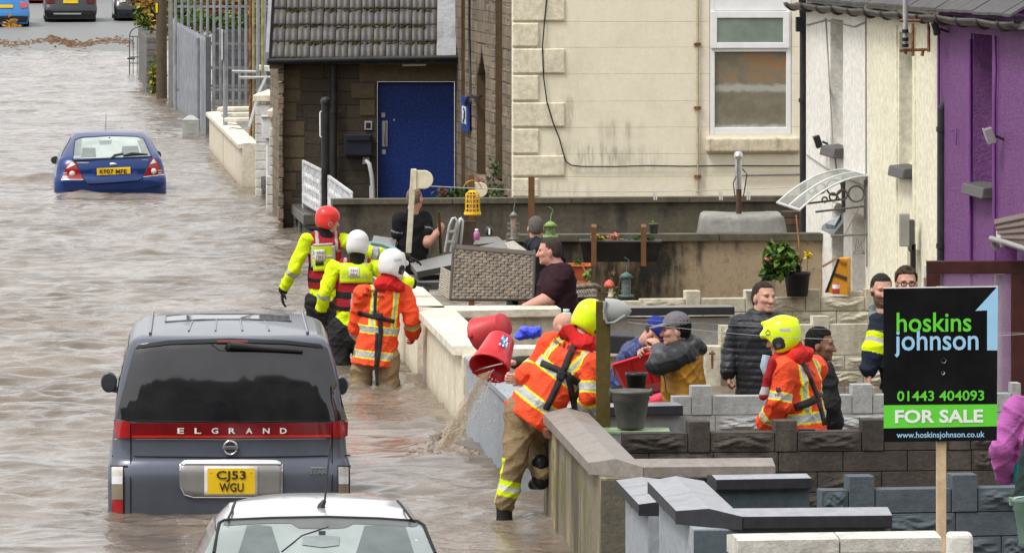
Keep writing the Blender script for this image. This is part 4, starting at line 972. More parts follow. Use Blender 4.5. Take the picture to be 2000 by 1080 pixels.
for a_ in ((278, 5), (300, 2), (282, -12)): h.tube([P(292, 40, 158), P(*a_, 158)], [.05, .015], 6)
h.build('trunk', M_bark, t)
w = MB(); w.wall((P(287, 0, 164).x, 164), (P(304, 0, 148).x, 148), .5, -.4, 1.45); tag(w.build('stone_wall', stone_mat('grey_rubble', 'y', (.20, .19, .18), (.13, .12, .11), (.07, .065, .06), .35, .17), bevel=.03), 'low grey stone wall end under the green tree', 'wall')
h = MB(); leaves(h, P(306, 150, 147), (.16, .4, .75), 1500, .12, rs, (0, 1, 2)); h.tube([P(308, 195, 147), P(306, 120, 147)], [.03, .01], 5, 3); tag(h.build('golden_shrub', [M_lfy, M_lf3, M_lf1, M_bark]), 'yellowing shrub squeezed between the stone wall and telegraph pole', 'shrub')
p = MB(); c = W(316, 193); p.tube([(c.x, c.y, -.4), (c.x-.01, c.y, 3), (c.x-.02, c.y, 9)], [.14, .135, .12], 14); po = p.build('telegraph_pole', wall_mat('pole_wood', (.105, .078, .052), (.04, .03, .022), .6, .4, sscale=14)); tag(po, 'thick brown telegraph pole with a yellow plate at the flood edge', 'pole')
p = MB(); p.box((c.x-.12, c.y-.1, H-(16-YH)*c.y/F), (.05, .06, .24)); p.build('plate', mat('yellow_plate', (.75, .55, .02), .4), po)
w = MB(); w.box((P(327, 0, 138).x, 141.5, .35), (.18, .3, 1.3)); tag(w.build('brick_pier', mat('red_brick', (.16, .06, .045), .8, vary=.4), bevel=.01), 'narrow red brick pier between the telegraph pole and fence', 'pier')
# thin metal garden arch
ar = MB(); Ya = 166.; c = P(270, 0, Ya)
def apt(px, py): return P(px, py, Ya)
ar.tube([apt(253, 150), apt(253, 72)]+[apt(253+17*(1-math.cos(a)), 72-18*math.sin(a)) for a in [k*math.pi/10 for k in range(11)]]+[apt(287, 150)], .018, 6)
for px in (260, 268, 277): ar.tube([apt(px, 150), apt(px, 72)], .012, 5)
for py in (72, 112, 124): ar.tube([apt(253, py), apt(287, py)], .014, 5)
ar.box(apt(256, 115), (.22, .04, .05)); tag(ar.build('garden_arch', mat('dark_iron', (.08, .08, .085), .5, .5)), 'thin wrought metal arch and gate standing in the far water', 'arch')
# scaffolding by the porch
for i, (px, m_, lb) in enumerate(((489, 'rust', 'rusty brown scaffold pole'), (495, 'yel', 'yellow tinged scaffold pole'), (503, 'gal', 'grey scaffold pole nearer the porch'), (513, 'yel', 'greenish scaffold pole right beside the porch roof'))):
    s = MB(); c = P(px, 0, 97); s.tube([(c.x, 97, -.3), (c.x, 97, 5.5)], .028, 10)
    tag(s.build('scaffold_pole', {'rust': rust, 'yel': mat('stained_tube', (.33, .31, .14), .5, .4, vary=.3), 'gal': mat('scaffold_tube', (.42, .43, .43), .4, .6)}[m_]), lb+' behind the white pillar', 'pole')
s = MB()
for a_, b_ in (((453, 140), (500, 141)), ((467, 152), (551, 152))): s.tube([P(*a_, 96.9), P(*b_, 96.9)], .03, 10)
s.tube([P(486, 250, 95), P(506, 180, 96), P(520, 150, 96.9)], .026, 8)
tag(s.build('scaffold_tubes', mat('scaffold_tube', (.42, .43, .43), .4, .6)), 'horizontal scaffold tubes clamped across the poles', 'scaffolding')
s = MB(); pxprism(s, [(500, 128), (548, 133), (548, 142), (506, 138)], 98, .5); tag(s.build('white_board', mat('white_panel', (.62, .62, .60), .5)), 'white board resting behind the scaffold tubes', 'board')
for k, (py, lb) in enumerate(((211, 'pale plank behind the cream wall, topmost of three'), (222, 'pale plank behind the cream wall, middle of three'), (232, 'pale plank behind the cream wall, lowest of three'))):
    s = MB(); pxprism(s, [(425+6*k, py), (492, py-1), (494, py+6), (423+8*k, py+7)], 104-2*k, .6); tag(s.build('plank', M_creamcop, bevel=.01), lb, 'plank', 'pale planks behind the cream wall')
# black post and white railings on the plinth
p = MB(); c = P(636, 0, 77.3); p.tube([(c.x, 77.3, -.3), (c.x, 77.3, 1.90)], .058, 14); p.lathe([(.068, 1.90), (.07, 1.95), (.045, 1.985), (0, 1.995)], Matrix.Translation((c.x, 77.3, 0)), 14)
po = p.build('black_post', M_black); tag(po, 'round black steel post behind the red helmeted rescuer', 'post')
p = MB(); p.tube([(c.x-.055, 77.25, 1.80), (c.x-.075, 77.25, 1.78), (c.x-.075, 77.25, 1.46), (c.x-.055, 77.25, 1.44)], .01, 6); p.build('conduit', M_pvc, po)
def railing(label, a, b, z0, z1):
    a = Vector(a); b = Vector(b); L = (b-a).length; d = (b-a)/L; r = MB(); k = int(L/.11)
    for z in (z0, z1): r.wall(a, b, .03, z, z+.035)
    for i in range(k+1):
        c = a+d*(L*i/k); e = i in (0, k)
        r.tube([(c.x, c.y, z0-(.12 if e else 0)), (c.x, c.y, z1+.02)], .018 if e else .008, 6)
        if 0 < i < k:
            for zc in (.3, .55, .8): r.tube([(c.x-d.x*.035, c.y-d.y*.035, lerp(z0, z1, zc)-.07), (c.x, c.y, lerp(z0, z1, zc)), (c.x+d.x*.035, c.y+d.y*.035, lerp(z0, z1, zc)-.07)], .006, 4)
    tag(r.build('railing', mat('white_iron', (.55, .56, .57), .5, vary=.35, scale=14)), label, 'railing', 'white ornamental railings')
railing('white ornamental iron railing standing on the wet stone slab left of the black post', (P(592, 0, 79.8).x, 79.8), (P(626, 0, 76.9).x, 76.9), .42, .99)
railing('white ornamental iron railing sloping past the right side of the black post', (P(642, 0, 74.9).x, 74.9), (P(687, 0, 70.2).x, 70.2), .42, .99)
# ================================================================== vehicles
M_tyre = mat('tyre_rubber', (.02, .02, .02), .85)
M_chrome = mat('chrome', (.75, .75, .76), .15, 1., vary=.05)
M_redl = mat('red_lamp', (.30, .008, .010), .12, vary=.15, scale=9, coat=.6)
M_clearl = mat('clear_lamp', (.55, .53, .50), .12, vary=.2, coat=.6)
M_seam = mat('seam_black', (.012, .012, .013), .6)
M_plate = mat('plate_yellow', (.78, .50, .015), .4, vary=.05); M_ink = mat('plate_ink', (.03, .028, .025), .5)
def paint(name, c, metal=.35, rough=.28, coat=.8): return mat(name, c, rough, metal, vary=.08, coat=coat, scale=3)
class Car:
    """body made of stacked outlines; the end facing the camera is traced by surf(px, py)"""
    def __init__(s, name, label, px, Y0, levels, length, yaw, group=None):
        s.px, s.Y0, s.lv, s.len = px, Y0, levels, length
        s.c = Vector(((px-1000)*Y0/F, Y0, 0)); s.M = Matrix.Translation(s.c) @ Matrix.Rotation(yaw, 4, 'Z')
        s.t = thing(name, label, 'car', s.c, group)
    def lev(s, z):                         # half width, near y, far y, corner radius
        a = [np.interp(z, [l[0] for l in s.lv], [l[k] for l in s.lv]) for k in (1, 2, 3, 4)]; return a
    def near(s, x, z):                     # local y of the near end
        hw, y0, y1, r = s.lev(z); u = min(1, abs(x)/max(hw, .01))
        bow = .07*u*u
        e = max(0, abs(x)-(hw-r))/max(r, .01); e = min(e, .999)
        return y0+bow+r*.55*(1-math.sqrt(1-e*e))
    def w(s, x, y, z): return s.M @ Vector((x, y, z))
    def surf(s, px, py, out=.004):
        Y = s.Y0
        Mi = s.M.inverted()
        for _ in range(14):
            p = P(px, py, Y); l = Mi @ p; Y = (s.M @ Vector((l.x, s.near(l.x, l.z), l.z))).y
        p = P(px, py, Y); d = (Vector((0, 0, H))-p).normalized(); return p+d*out
    def body(s, m, name='body', zs=None, nx=15, mats=None):
        mb = MB(); rows = []; zs = zs or [l[0] for l in s.lv]
        for z in zs:
            hw, y0, y1, r = s.lev(z); row = []
            xs = [math.sin(math.pi/2*(2*i/nx-1)) for i in range(nx+1)]
            for u in xs: x = u*hw; row.append((x, s.near(x, z), z))
            for k in range(1, 8): row.append((hw*(1+.012*math.sin(k/8*math.pi)), lerp(s.near(hw, z), y1-.5, k/8), z))
            for u in reversed(xs): row.append((u*hw*.94, y1-.5*abs(u)**3, z))
            for k in range(1, 8): row.append((-hw*(1+.012*math.sin(k/8*math.pi)), lerp(y1-.5, s.near(hw, z), k/8), z))
            row.append(row[0]); rows.append([s.w(*p) for p in row])
        mb.grid(rows, 0, True)
        top = rows[-1][:-1]; c = sum(top, Vector())/len(top)
        for k in (.8, .5, .2):
            pass
        t2 = [[lerp(p, c, k)+Vector((0, 0, .035*(1-(1-k)**2)))for p in rows[-1]] for k in (0, .06, .2, .45, .75, .98)]
        mb.grid(t2, 0, True)
        o = mb.build(name, m, s.t)
        return o
    def patch(s, name, top, bot, m, parent=None, out=.004, n=22, rows=6, th=0.):
        """a panel on the near end between two photo-traced edges"""
        def res(pl):
            L = [0]
            for a, b in zip(pl, pl[1:]): L.append(L[-1]+math.hypot(b[0]-a[0], b[1]-a[1]))
            return [(np.interp(t*L[-1], L, [p[0] for p in pl]), np.interp(t*L[-1], L, [p[1] for p in pl])) for t in [i/n for i in range(n+1)]]
        T, B = res(top), res(bot); mb = MB()
        mb.grid([[s.surf(lerp(a[0], b[0], j/rows), lerp(a[1], b[1], j/rows), out) for a, b in zip(T, B)] for j in range(rows+1)], 0, True)
        return mb.build(name, m, parent or s.t, solid=th)
    def line(s, pts, r, m, name='seam', parent=None, out=.004, n=6):
        q = []
        for a, b in zip(pts, pts[1:]):
            for k in range(5): q.append(s.surf(lerp(a[0], b[0], k/5), lerp(a[1], b[1], k/5), out))
        q.append(s.surf(*pts[-1], out)); return MB().tube(q, r, n).build(name, m, parent or s.t)
    def text(s, body, px, py, wpx, hpx, m, name='lettering', parent=None, out=.007, **kw):
        sc = F/s.Y0; v, f = fit_text(body, wpx/sc, hpx/sc, **kw); c = s.surf(px, py, out); e = s.surf(px+20, py, out); u = s.surf(px, py-8, out)
        X = (e-c).normalized(); Z = (u-c).normalized(); N = X.cross(Z)
        mb = MB(); mb.vf([c+X*p.x+Z*p.y+N*-1*(-p.z) for p in v], f); return mb.build(name, m, parent or s.t)
    def block(s, name, px, py, size, m, parent=None, out=.01, bevel=.02):
        mb = MB(); mb.box(s.surf(px, py, out), size, M=s.M.to_3x3()); return mb.build(name, m, parent or s.t, bevel=bevel)
    def wheels(s, r, ys, hw, m=None, zc=-.2):
        for y in ys:
            for sx in (-1, 1):
                mb = MB(); Mx = s.M @ Matrix.Translation((sx*hw, y, zc)) @ Matrix.Rotation(R(90)*sx, 4, 'Y')
                mb.lathe([(r*.55, -.1), (r*.97, -.1), (r, -.07), (r, .07), (r*.97, .1), (r*.55, .1)], Mx, 24); wo_ = mb.build('wheel', M_tyre, s.t)
                mb = MB(); mb.lathe([(0, .08), (r*.3, .085), (r*.57, .1), (r*.57, -.1)], Mx, 20); mb.build('rim', M_galv, wo_)
    def mirror(s, px, py, Y, w_, h_, m, sx, arm=.1):
        c = P(px, py, Y); mb = MB()
        mb.lathe([(0, -.09), (.6, -.085), (.92, -.05), (1, 0), (.97, .03), (0, .035)], Matrix.Translation(c) @ Matrix.Rotation(R(90), 4, 'X') @ Matrix.Diagonal((w_/2, h_/2, 1.1, 1)), 20)
        mb.tube([c+Vector((0, .02, -h_*.3)), c+Vector((-sx*arm, .04, -h_*.45))], h_*.17, 8)
        o = mb.build('door_mirror', m, s.t)
        g_ = MB(); g_.lathe([(0, 0), (.85, 0)], Matrix.Translation(c+Vector((0, -.041, 0))) @ Matrix.Rotation(R(90), 4, 'X') @ Matrix.Diagonal((w_/2, h_/2, 1, 1)), 20); g_.build('mirror_glass', M_glassd, o)

# ------------------------------------------------------------------ blue-grey people carrier
M_mpv = paint('blue_grey_metallic', (.098, .108, .138), .45, .34, .4)
M_priv = mat('privacy_glass', (.012, .012, .014), .05, vary=.3, spec=.75, coat=.0)
#        z     hw    near  far  r
LV = [(-.35, .885, .02, 4.55, .16), (.0, .893, .0, 4.62, .16), (.2, .895, .0, 4.65, .16), (.33, .893, .0, 4.65, .17), (.375, .875, .035, 4.62, .17), (.40, .868, .045, 4.58, .17),
      (.55, .86, .048, 4.2, .16), (.66, .85, .055, 3.95, .16), (.80, .835, .075, 3.6, .15), (.95, .81, .103, 3.35, .15), (1.08, .78, .132, 3.15, .15), (1.17, .755, .158, 3.02, .15), (1.225, .735, .18, 2.92, .15), (1.25, .72, .20, 3.02, .15), (1.272, .69, .25, 3.0, .15), (1.285, .655, .32, 2.98, .14)]
mp = Car('people_carrier', 'blue grey people carrier half under water with red light band and yellow plate', 448, 41.5, LV, 4.6, .055)
mp.body(M_mpv)
mp.patch('rear_window', [(262, 680), (268, 673), (330, 664), (448, 660), (560, 664), (628, 672), (640, 680)], [(226, 818), (240, 821), (448, 823), (660, 822), (678, 819)], M_priv, out=.005, rows=14)
gw = None
mp.patch('spoiler_shade', [(270, 673), (330, 664.5), (448, 660.5), (560, 664.5), (626, 672)], [(264, 681), (330, 672), (448, 668), (560, 671), (632, 680)], M_seam, out=.012)
mp.patch('brake_light', [(424, 664), (484, 664)], [(424, 669), (484, 669)], mat('dull_red', (.12, .01, .012), .3), out=.018)
lb = mp.patch('light_band', [(256, 826), (448, 826), (648, 825)], [(256, 855), (448, 855), (648, 854)], mat('deep_red_lamp', (.15, .004, .007), .14, vary=.2, scale=9, coat=.5), out=.012)
mp.patch('red_strip', [(258, 850), (448, 850), (646, 849)], [(258, 854.5), (448, 854.5), (646, 853.5)], mat('bright_red_lamp', (.48, .018, .010), .15, coat=.6), lb, out=.016)
mp.patch('tail_lamp', [(222, 824), (230, 822), (254, 823)], [(224, 851), (231, 855), (254, 855)], M_redl, out=.012, n=8)
mp.patch('tail_lamp', [(650, 823), (672, 822), (680, 824)], [(650, 854), (673, 854), (679, 850)], M_redl, out=.012, n=8)
for i, ch_ in enumerate('ELGRAND'): mp.text(ch_, 353+i*33.4, 841, 13, 11, mat('bright_letter', (.78, .77, .75), .3, .25), 'lettering', lb, out=.020, bold=.02)
mp.line([(222, 821), (448, 824), (680, 821)], .004, M_seam, out=.006)
mp.line([(224, 857), (448, 858), (678, 856)], .003, mat('bright_trim', (.5, .51, .55), .3, .6), 'trim_line', out=.004)
mp.line([(255, 826), (255, 1012)], .004, M_seam); mp.line([(649, 826), (649, 1012)], .004, M_seam)
mp.line([(219, 890), (448, 893), (684, 889)], .006, M_seam, out=.0)
bd = MB(); c = mp.surf(450, 874, .012); sc = mp.Y0/F
for a0, a1 in ((20, 160), (200, 340)):
    bd.tube([c+Vector((13*sc*math.cos(R(a)), 0, 13*sc*math.sin(R(a)))) for a in range(a0, a1+1, 10)], .0085, 6)
bo = bd.build('badge', M_chrome, mp.t); bd = MB(); bd.box(c, (31*sc, .02, 6*sc)); bd.build('badge_bar', mat('badge_grey', (.35, .35, .36), .3, .8), bo, bevel=.003)
mp.text('NISSAN', 450, 874, 22, 3.2, M_ink, 'lettering', bo, out=.024)
pg = mp.patch('plate_garnish', [(352, 905), (362, 898), (450, 897), (540, 898), (551, 905)], [(352, 950), (360, 966), (400, 972), (540, 972), (551, 966)], mat('satin_silver', (.33, .32, .31), .35, .6), out=.010, th=.004)
mp.patch('garnish_rim', [(353, 903), (362, 897.5), (450, 896.5), (540, 897.5), (550, 903)], [(353, 907), (362, 906.5), (450, 906.5), (540, 906.5), (550, 907)], M_chrome, pg, out=.022, th=.004)
mp.line([(352, 906), (352, 950), (360, 966), (378, 971), (548, 971), (551, 964), (551, 906)], .005, M_chrome, 'garnish_rim', pg, out=.012)
pw = mp.patch('number_plate', [(399, 910), (503, 910)], [(399, 967), (503, 967)], mat('plate_white', (.6, .6, .58), .4), out=.018, n=4, th=.003)
mp.patch('plate_face', [(405, 914), (498, 914)], [(405, 964), (498, 964)], M_plate, pw, out=.022, n=4)
mp.text('CJ53', 451.5, 929.5, 57, 21, M_ink, 'lettering', pw, out=.026, bold=.01); mp.text('WGU', 452, 951, 47, 17, M_ink, 'lettering', pw, out=.026, bold=.01)
for px in (412, 490): mp.block('plate_screw', px, 922, (.012, .006, .012), mat('screw', (.5, .4, .1), .5), pw, .022, .003)
mp.text('STAR', 621, 921, 34, 8, M_chrome, 'lettering', bold=.01); mp.text('HIGHWAY', 622, 913, 30, 4, mat('badge_grey', (.35, .35, .36), .3, .8), 'lettering')
for x0, x1 in ((218, 240), (661, 681)):
    rl = mp.patch('reflector_lamp', [(x0, 911), (x1, 911)], [(x0, 944), (x1, 944)], M_clearl, out=.008, n=4)
    mp.patch('clear_lens', [(x0+1, 930), (x1-1, 930)], [(x0+1, 945), (x1-1, 945)], mat('white_lens', (.7, .7, .72), .12, coat=.5), rl, out=.012, n=4)
    mp.patch('amber_lens', [(x0, 946), (x1, 946)], [(x0, 975), (x1, 975)], mat('smoked_lens', (.24, .20, .14), .12, coat=.5), rl, out=.010, n=4)
    mp.patch('red_lens', [(x0, 976), (x1, 976)], [(x0, 1001), (x1, 1001)], M_redl, rl, out=.010, n=4)
    mp.line([(x0-1, 910), (x1+9 if x0 < 300 else x1+3, 910)], .007, M_seam, 'lamp_surround', rl); mp.line([(x1+1, 911), (x1+1, 1003)], .005, M_seam, 'lamp_surround', rl)
wp = MB(); wp.tube([mp.surf(450, 674, .03), mp.surf(470, 676, .04), mp.surf(592, 686, .03)], [.03, .026, .012], 8); wp.tube([mp.surf(445, 673, .02), mp.surf(452, 679, .02)], .035, 10); wp.build('rear_wiper', M_black, mp.t)
mp.line([(412, 672), (428, 684), (455, 687), (480, 686)], .004, M_seam, 'wiper_cable')
def roofz(x, y): f = 1-max(abs(x)/.655, abs(y-1.6)/(1.38 if y > 1.6 else 1.28)); return 1.285+.035*(1-(1-max(0, f))**2)
for sx in (-1, 1):                                        # roof rails, roof ribs
    mb = MB(); mb.tube([mp.w(sx*.585, y, roofz(.585, y)+.006) for y in (.42, 1.0, 1.6, 2.2, 2.72)], .012, 8); mb.build('roof_rail', M_mpv, mp.t)
sr = MB(); sr.grid([[mp.w(x, y, roofz(x, y)+.004) for x in np.linspace(-.48, .48, 13)] for y in np.linspace(1.55, 2.2, 9)], 0, False); so = sr.build('sunroof', M_priv, mp.t, solid=.008)
sr = MB(); sr.tube([mp.w(x, y, roofz(x, y)+.005) for x, y in ((-.48, 1.55), (-.2, 1.55), (.2, 1.55), (.48, 1.55), (.48, 2.2), (.2, 2.2), (-.2, 2.2), (-.48, 2.2), (-.48, 1.55))], .006, 6); sr.build('sunroof_frame', mat('dull_trim', (.16, .17, .18), .35, .6), so)
for i in range(4):
    mb = MB(); x = -.30+.2*i; mb.tube([*[mp.w(x*(1-.03*k), .62+.28*k, roofz(x, .62+.28*k)+.001) for k in range(4)]], .008, 6); mb.build('roof_rib', M_mpv, mp.t)
sd = MB()                                                  # side glass
for sx in (-1, 1):
    rws = []
    for z in (.74, .9, 1.05, 1.2): 
        hw, y0, y1, r = mp.lev(z); rws.append([mp.w(sx*(hw*(1+.012*math.sin(math.pi*(y-y0)/(y1-y0)))+.004), y, z) for y in np.linspace(y0+.35, y1-.75, 9)])
    sd = MB(); sd.grid(rws, 0, True); sd.build('side_window', M_priv, mp.t)
mp.mirror(213, 746, 44.2, .13, .165, M_mpv, -1, .14); mp.mirror(668, 752, 44.6, .10, .15, M_mpv, 1, .10)
mp.wheels(.34, (.95, 3.85), .80)

# wooded valley side and a gabled house behind the viewpoint, seen only as reflections
hl = MB(); rows = []; rs = random.Random(6)
for i in range(16):
    d_ = 40+26*i; rows.append([Vector((x, -d_, -1+min(135, (d_-40)*.47)+9*math.sin(x*.03+i)+rs.uniform(-8, 8))) for x in np.linspace(-320, 320, 60)])
hl.grid(rows, 0, True, True); struct(hl.build('hill', wall_mat('wooded_hill', (.035, .045, .022), (.05, .03, .015), .5, .6), origin=(0, -40, 0)))
hb_ = MB(); x0, x1, ya = -9., 9., -60.
hb_.prism([Vector((x0, ya, -1)), Vector((x1, ya, -1)), Vector((x1, ya, 20)), Vector((0, ya, 29)), Vector((x0, ya, 20))], (0, -12, 0)); hb_.box((5.5, ya-3, 26), (1.4, 1.4, 6))
tag(hb_.build('gabled_house', wall_mat('dark_stone_house', (.06, .055, .05), (.03, .03, .03), .4, .5)), 'dark gabled house across the road, reflected in the people carrier window', 'house')
# ------------------------------------------------------------------ blue hatchback
M_blue = paint('royal_blue', (.006, .030, .14), .3, .3, .5)
LB = [(-.3, .88, .05, 4.6, .22), (.0, .905, .0, 4.68, .26), (.20, .905, -.02, 4.68, .28), (.27, .90, .0, 4.66, .27), (.29, .885, .04, 4.6, .26), (.42, .865, .045, 4.3, .24), (.55, .83, .10, 3.9, .22), (.585, .80, .15, 3.6, .2),
      (.66, .765, .36, 3.1, .16), (.76, .70, .62, 2.85, .14), (.86, .635, .92, 2.6, .13), (.915, .60, 1.12, 2.4, .13), (.945, .56, 1.25, 2.3, .13)]
bc = Car('hatchback', 'royal blue hatchback stranded in the flood with water up to its bumper', 216, 91.2, LB, 4.7, .085)
bc.body(M_blue)
M_cglass = mat('pale_car_glass', (.36, .42, .38), .1, vary=.25, scale=1.2, spec=.6)
gl = bc.patch('rear_window', [(146, 275), (160, 270), (216, 266.5), (268, 268), (281, 272)], [(142, 311), (216, 308), (296, 305)], M_cglass, out=.008, rows=10)
bc.line([(142, 312), (146, 274), (160, 269), (216, 266), (268, 267.5), (281, 271.5), (296, 306)], .012, mat('blue_pillar', (.012, .018, .08), .4), 'window_seal', gl, out=.006)
gs = mat('seat_shape', (.17, .19, .18), .5)
bc.patch('headrest', [(161, 289), (186, 289)], [(158, 307), (188, 307)], gs, gl, out=.012, n=4)
bc.patch('headrest', [(239, 286), (269, 285)], [(236, 303), (274, 302)], gs, gl, out=.012, n=4)
bc.patch('pillar_shade', [(146, 275), (160, 271)], [(143, 310), (157, 310)], mat('tint_shape', (.21, .235, .225), .4), gl, out=.010, n=4)
bc.patch('pillar_shade', [(266, 269), (281, 272)], [(278, 304), (295, 304)], mat('tint_shape', (.21, .235, .225), .4), gl, out=.010, n=4)
bc.patch('rear_mirror', [(193, 275), (219, 274)], [(195, 283), (217, 282)], mat('tint_shape', (.21, .235, .225), .4), gl, out=.012, n=4)
wp = MB(); wp.tube([bc.surf(219, 309, .03), bc.surf(224, 304, .04), bc.surf(240, 301, .03)], .022, 6); wp.tube([bc.surf(241, 305, .03), bc.surf(258, 302, .05), bc.surf(288, 302, .03)], [.02, .04, .015], 6); wp.build('rear_wiper', M_black, bc.t)
bc.block('washer_jet', 214, 269.5, (.03, .03, .03), M_black, out=.02)
tg = bc.patch('tailgate', [(145, 316), (216, 312), (294, 308)], [(168, 358), (174, 360), (216, 357), (270, 353), (278, 350)], M_blue, out=.006)
bc.line([(142, 314.5), (216, 311), (296, 307)], .014, M_seam, out=.01)
bc.line([(146, 317), (160, 345), (168, 357), (174, 359.5), (216, 357), (270, 353), (278, 349), (290, 330), (297, 311)], .010, M_seam, out=.004)
for pts in (([(131, 321), (144, 313)], [(121, 350), (163, 350)]), ([(296, 312), (302, 309)], [(281, 345), (320, 340)])):
    tl_ = bc.patch('tail_lamp', *pts, M_redl, out=.015, n=8)
    (ax, ay), (bx, by) = pts[0][0], pts[0][1]; cx = (pts[1][0][0]+pts[1][1][0])/2-1; cy = pts[1][0][1]-10
    bc.patch('reverse_lens', [(lerp(ax, bx, .2), ay+2), (lerp(ax, bx, .75), by+2)], [(lerp(pts[1][0][0], ax, .82), ay+9), (lerp(pts[1][1][0], bx, .82), by+9)], M_clearl, tl_, out=.020, n=5)
    mb = MB(); c = bc.surf(cx, cy, .022); mb.lathe([(.0, .01), (.028, .012), (.042, .0), (.05, -.01)], Matrix.Translation(c) @ Matrix.Rotation(R(90), 4, 'X'), 14); mb.build('round_lens', M_clearl, tl_)
    ox = 124 if ax < 200 else 309
    for dy in (0, 5): bc.patch('lens_bar', [(ox, cy-3+dy), (ox+7, cy-3+dy)], [(ox, cy-.5+dy), (ox+7, cy-.5+dy)], M_clearl, tl_, out=.020, n=4)
    bc.line([(pts[1][0][0]-1, pts[1][0][1]+1.5), (pts[1][1][0], pts[1][1][1]+1.5)], .012, M_chrome, 'lamp_trim', tl_, out=.01)
bc.patch('plate_recess', [(175, 330), (216, 328), (267, 326)], [(187, 346), (216, 345), (256, 342)], mat('recess_blue', (.016, .03, .17), .4), tg, out=.010)
pl_ = bc.patch('number_plate', [(189, 329), (254.5, 326.5)], [(189.5, 343), (255, 339.5)], M_plate, out=.022, n=6)
bc.text('KF07 MFE', 221, 335, 53, 8.6, M_ink, 'lettering', pl_, out=.028, bold=.012)
bd = MB(); c = bc.surf(221, 321, .02); bd.lathe([(0, .012), (.045, .01), (.058, 0)], Matrix.Translation(c) @ Matrix.Rotation(R(90), 4, 'X') @ Matrix.Diagonal((1, .42, 1, 1)), 20); bd.build('badge', M_chrome, bc.t)
bc.text('MONDEO', 162, 318, 23, 2.6, M_chrome, 'lettering'); bc.text('TDCi', 283, 313, 12, 2.8, M_chrome, 'lettering')
bc.patch('bumper', [(122, 353), (166, 353), (175, 362), (216, 360), (272, 356), (281, 347), (322, 343)], [(126, 371), (166, 371), (175, 372), (216, 371), (272, 370), (281, 367), (321, 362)], M_blue, out=.028, th=.0)
for sx in (-1, 1):
    rws = []
    for z in (.60, .7, .8, .88):
        hw, y0, y1, r = bc.lev(z); rws.append([bc.w(sx*(hw*(1+.012)+.004), y, z) for y in np.linspace(y0+.25, y1-.6, 8)])
    sd = MB(); sd.grid(rws, 0, True); sd.build('side_window', M_priv, bc.t)
bc.mirror(108, 313, 93.6, .15, .13, M_black, -1, .16); bc.mirror(308, 303, 93.6, .12, .13, M_black, 1, .12)
an = MB(); c = bc.w(-.05, 2.3, .97); an.tube([c, c+Vector((0, .1, .25))], [.006, .004], 5); an.build('aerial', M_black, bc.t)
bc.wheels(.31, (1.0, 3.75), .80, zc=-.12)

# ------------------------------------------------------------------ silver car in front, facing the camera
M_silver = paint('silver_metallic', (.62, .63, .65), .45, .22)
LS = [(-.4, .78, -1.35, 2.4, .25), (.1, .80, -1.35, 2.45, .3), (.22, .80, -1.2, 2.45, .3), (.30, .79, -.55, 2.45, .25), (.36, .775, -.40, 2.44, .16), (.50, .72, -.10, 2.40, .14), (.62, .665, .14, 2.35, .14), (.72, .615, .36, 2.25, .14), (.765, .585, .50, 2.2, .14), (.805, .555, .64, 2.1, .16), (.845, .52, .8, 2.0, .2)]
sc_ = Car('silver_car', 'silver hatchback roof and windscreen at the bottom edge with an aerial', 630, 32.6, LS, 3.8, .06)
sc_.body(M_silver)
M_wsc = mat('windscreen_glass', (.27, .31, .30), .08, vary=.2, scale=1.4, spec=.6)
ws = sc_.patch('windscreen', [(428, 1022), (436, 1016), (530, 1012), (640, 1010), (740, 1013), (818, 1019), (826, 1026)], [(380, 1118), (500, 1122), (630, 1124), (760, 1122), (868, 1118)], M_wsc, out=.006, rows=10)
sc_.patch('sunband', [(436, 1016), (530, 1012), (640, 1010), (740, 1013), (818, 1019)], [(432, 1026), (530, 1021), (568, 1021), (584, 1031), (640, 1032), (676, 1030), (690, 1022), (815, 1028)], mat('dark_band', (.10, .105, .105), .25), ws, out=.012, n=40)
sc_.line([(418, 1080), (428, 1022), (438, 1016), (530, 1012), (640, 1010), (740, 1013), (816, 1018), (828, 1026), (850, 1080)], .012, M_seam, 'windscreen_seal', ws, out=.006)
for x0, x1 in ((470, 538), (700, 800)):
    sc_.patch('seat_shape', [(x0+12, 1026), ((x0+x1)/2, 1024), (x1-8, 1027)], [(x0-8, 1090), ((x0+x1)/2, 1090), (x1+12, 1090)], mat('seat_grey', (.12, .14, .14), .6), ws, out=.009, n=10)
mr = sc_.patch('interior_mirror', [(592, 1047), (630, 1044), (664, 1047)], [(590, 1063), (630, 1068), (662, 1064)], mat('mirror_back', (.21, .24, .24), .5), ws, out=.016, n=8)
sc_.patch('mirror_stalk', [(622, 1036), (636, 1036)], [(623, 1044), (635, 1044)], M_seam, mr, out=.018, n=4)
sc_.line([(642, 1028), (590, 1045), (550, 1077)], .004, M_seam, 'wiper_line', ws, out=.010)
an = MB(); c = P(628, 996, 33.55); an.tube([c, c+Vector((.0, 0, .03)), c+Vector((.02, .0, .06))], [.036, .022, .012], 10); an.tube([c+Vector((.02, 0, .06)), P(646, 856, 33.7)], [.007, .004], 6); an.build('aerial', M_black, sc_.t)
for sx in (-1, 1):
    ch_ = MB(); ch_.tube([sc_.w(sx*x, y, z) for x, y, z in ((.545, .70, .815), (.515, .9, .849), (.505, 1.15, .852), (.49, 1.42, .851))], .008, 6); ch_.build('roof_channel', M_seam, sc_.t)
    sd = MB(); rws = []
    for z in (.42, .55, .66, .74):
        hw, y0, y1, r = sc_.lev(z); rws.append([sc_.w(sx*(hw*1.012+.004), y, z) for y in np.linspace(y0+.3, y1-.5, 8)])
    sd.grid(rws, 0, True); sd.build('side_window', M_priv, sc_.t)
sc_.wheels(.3, (-.75, 1.75), .72, zc=-.2)

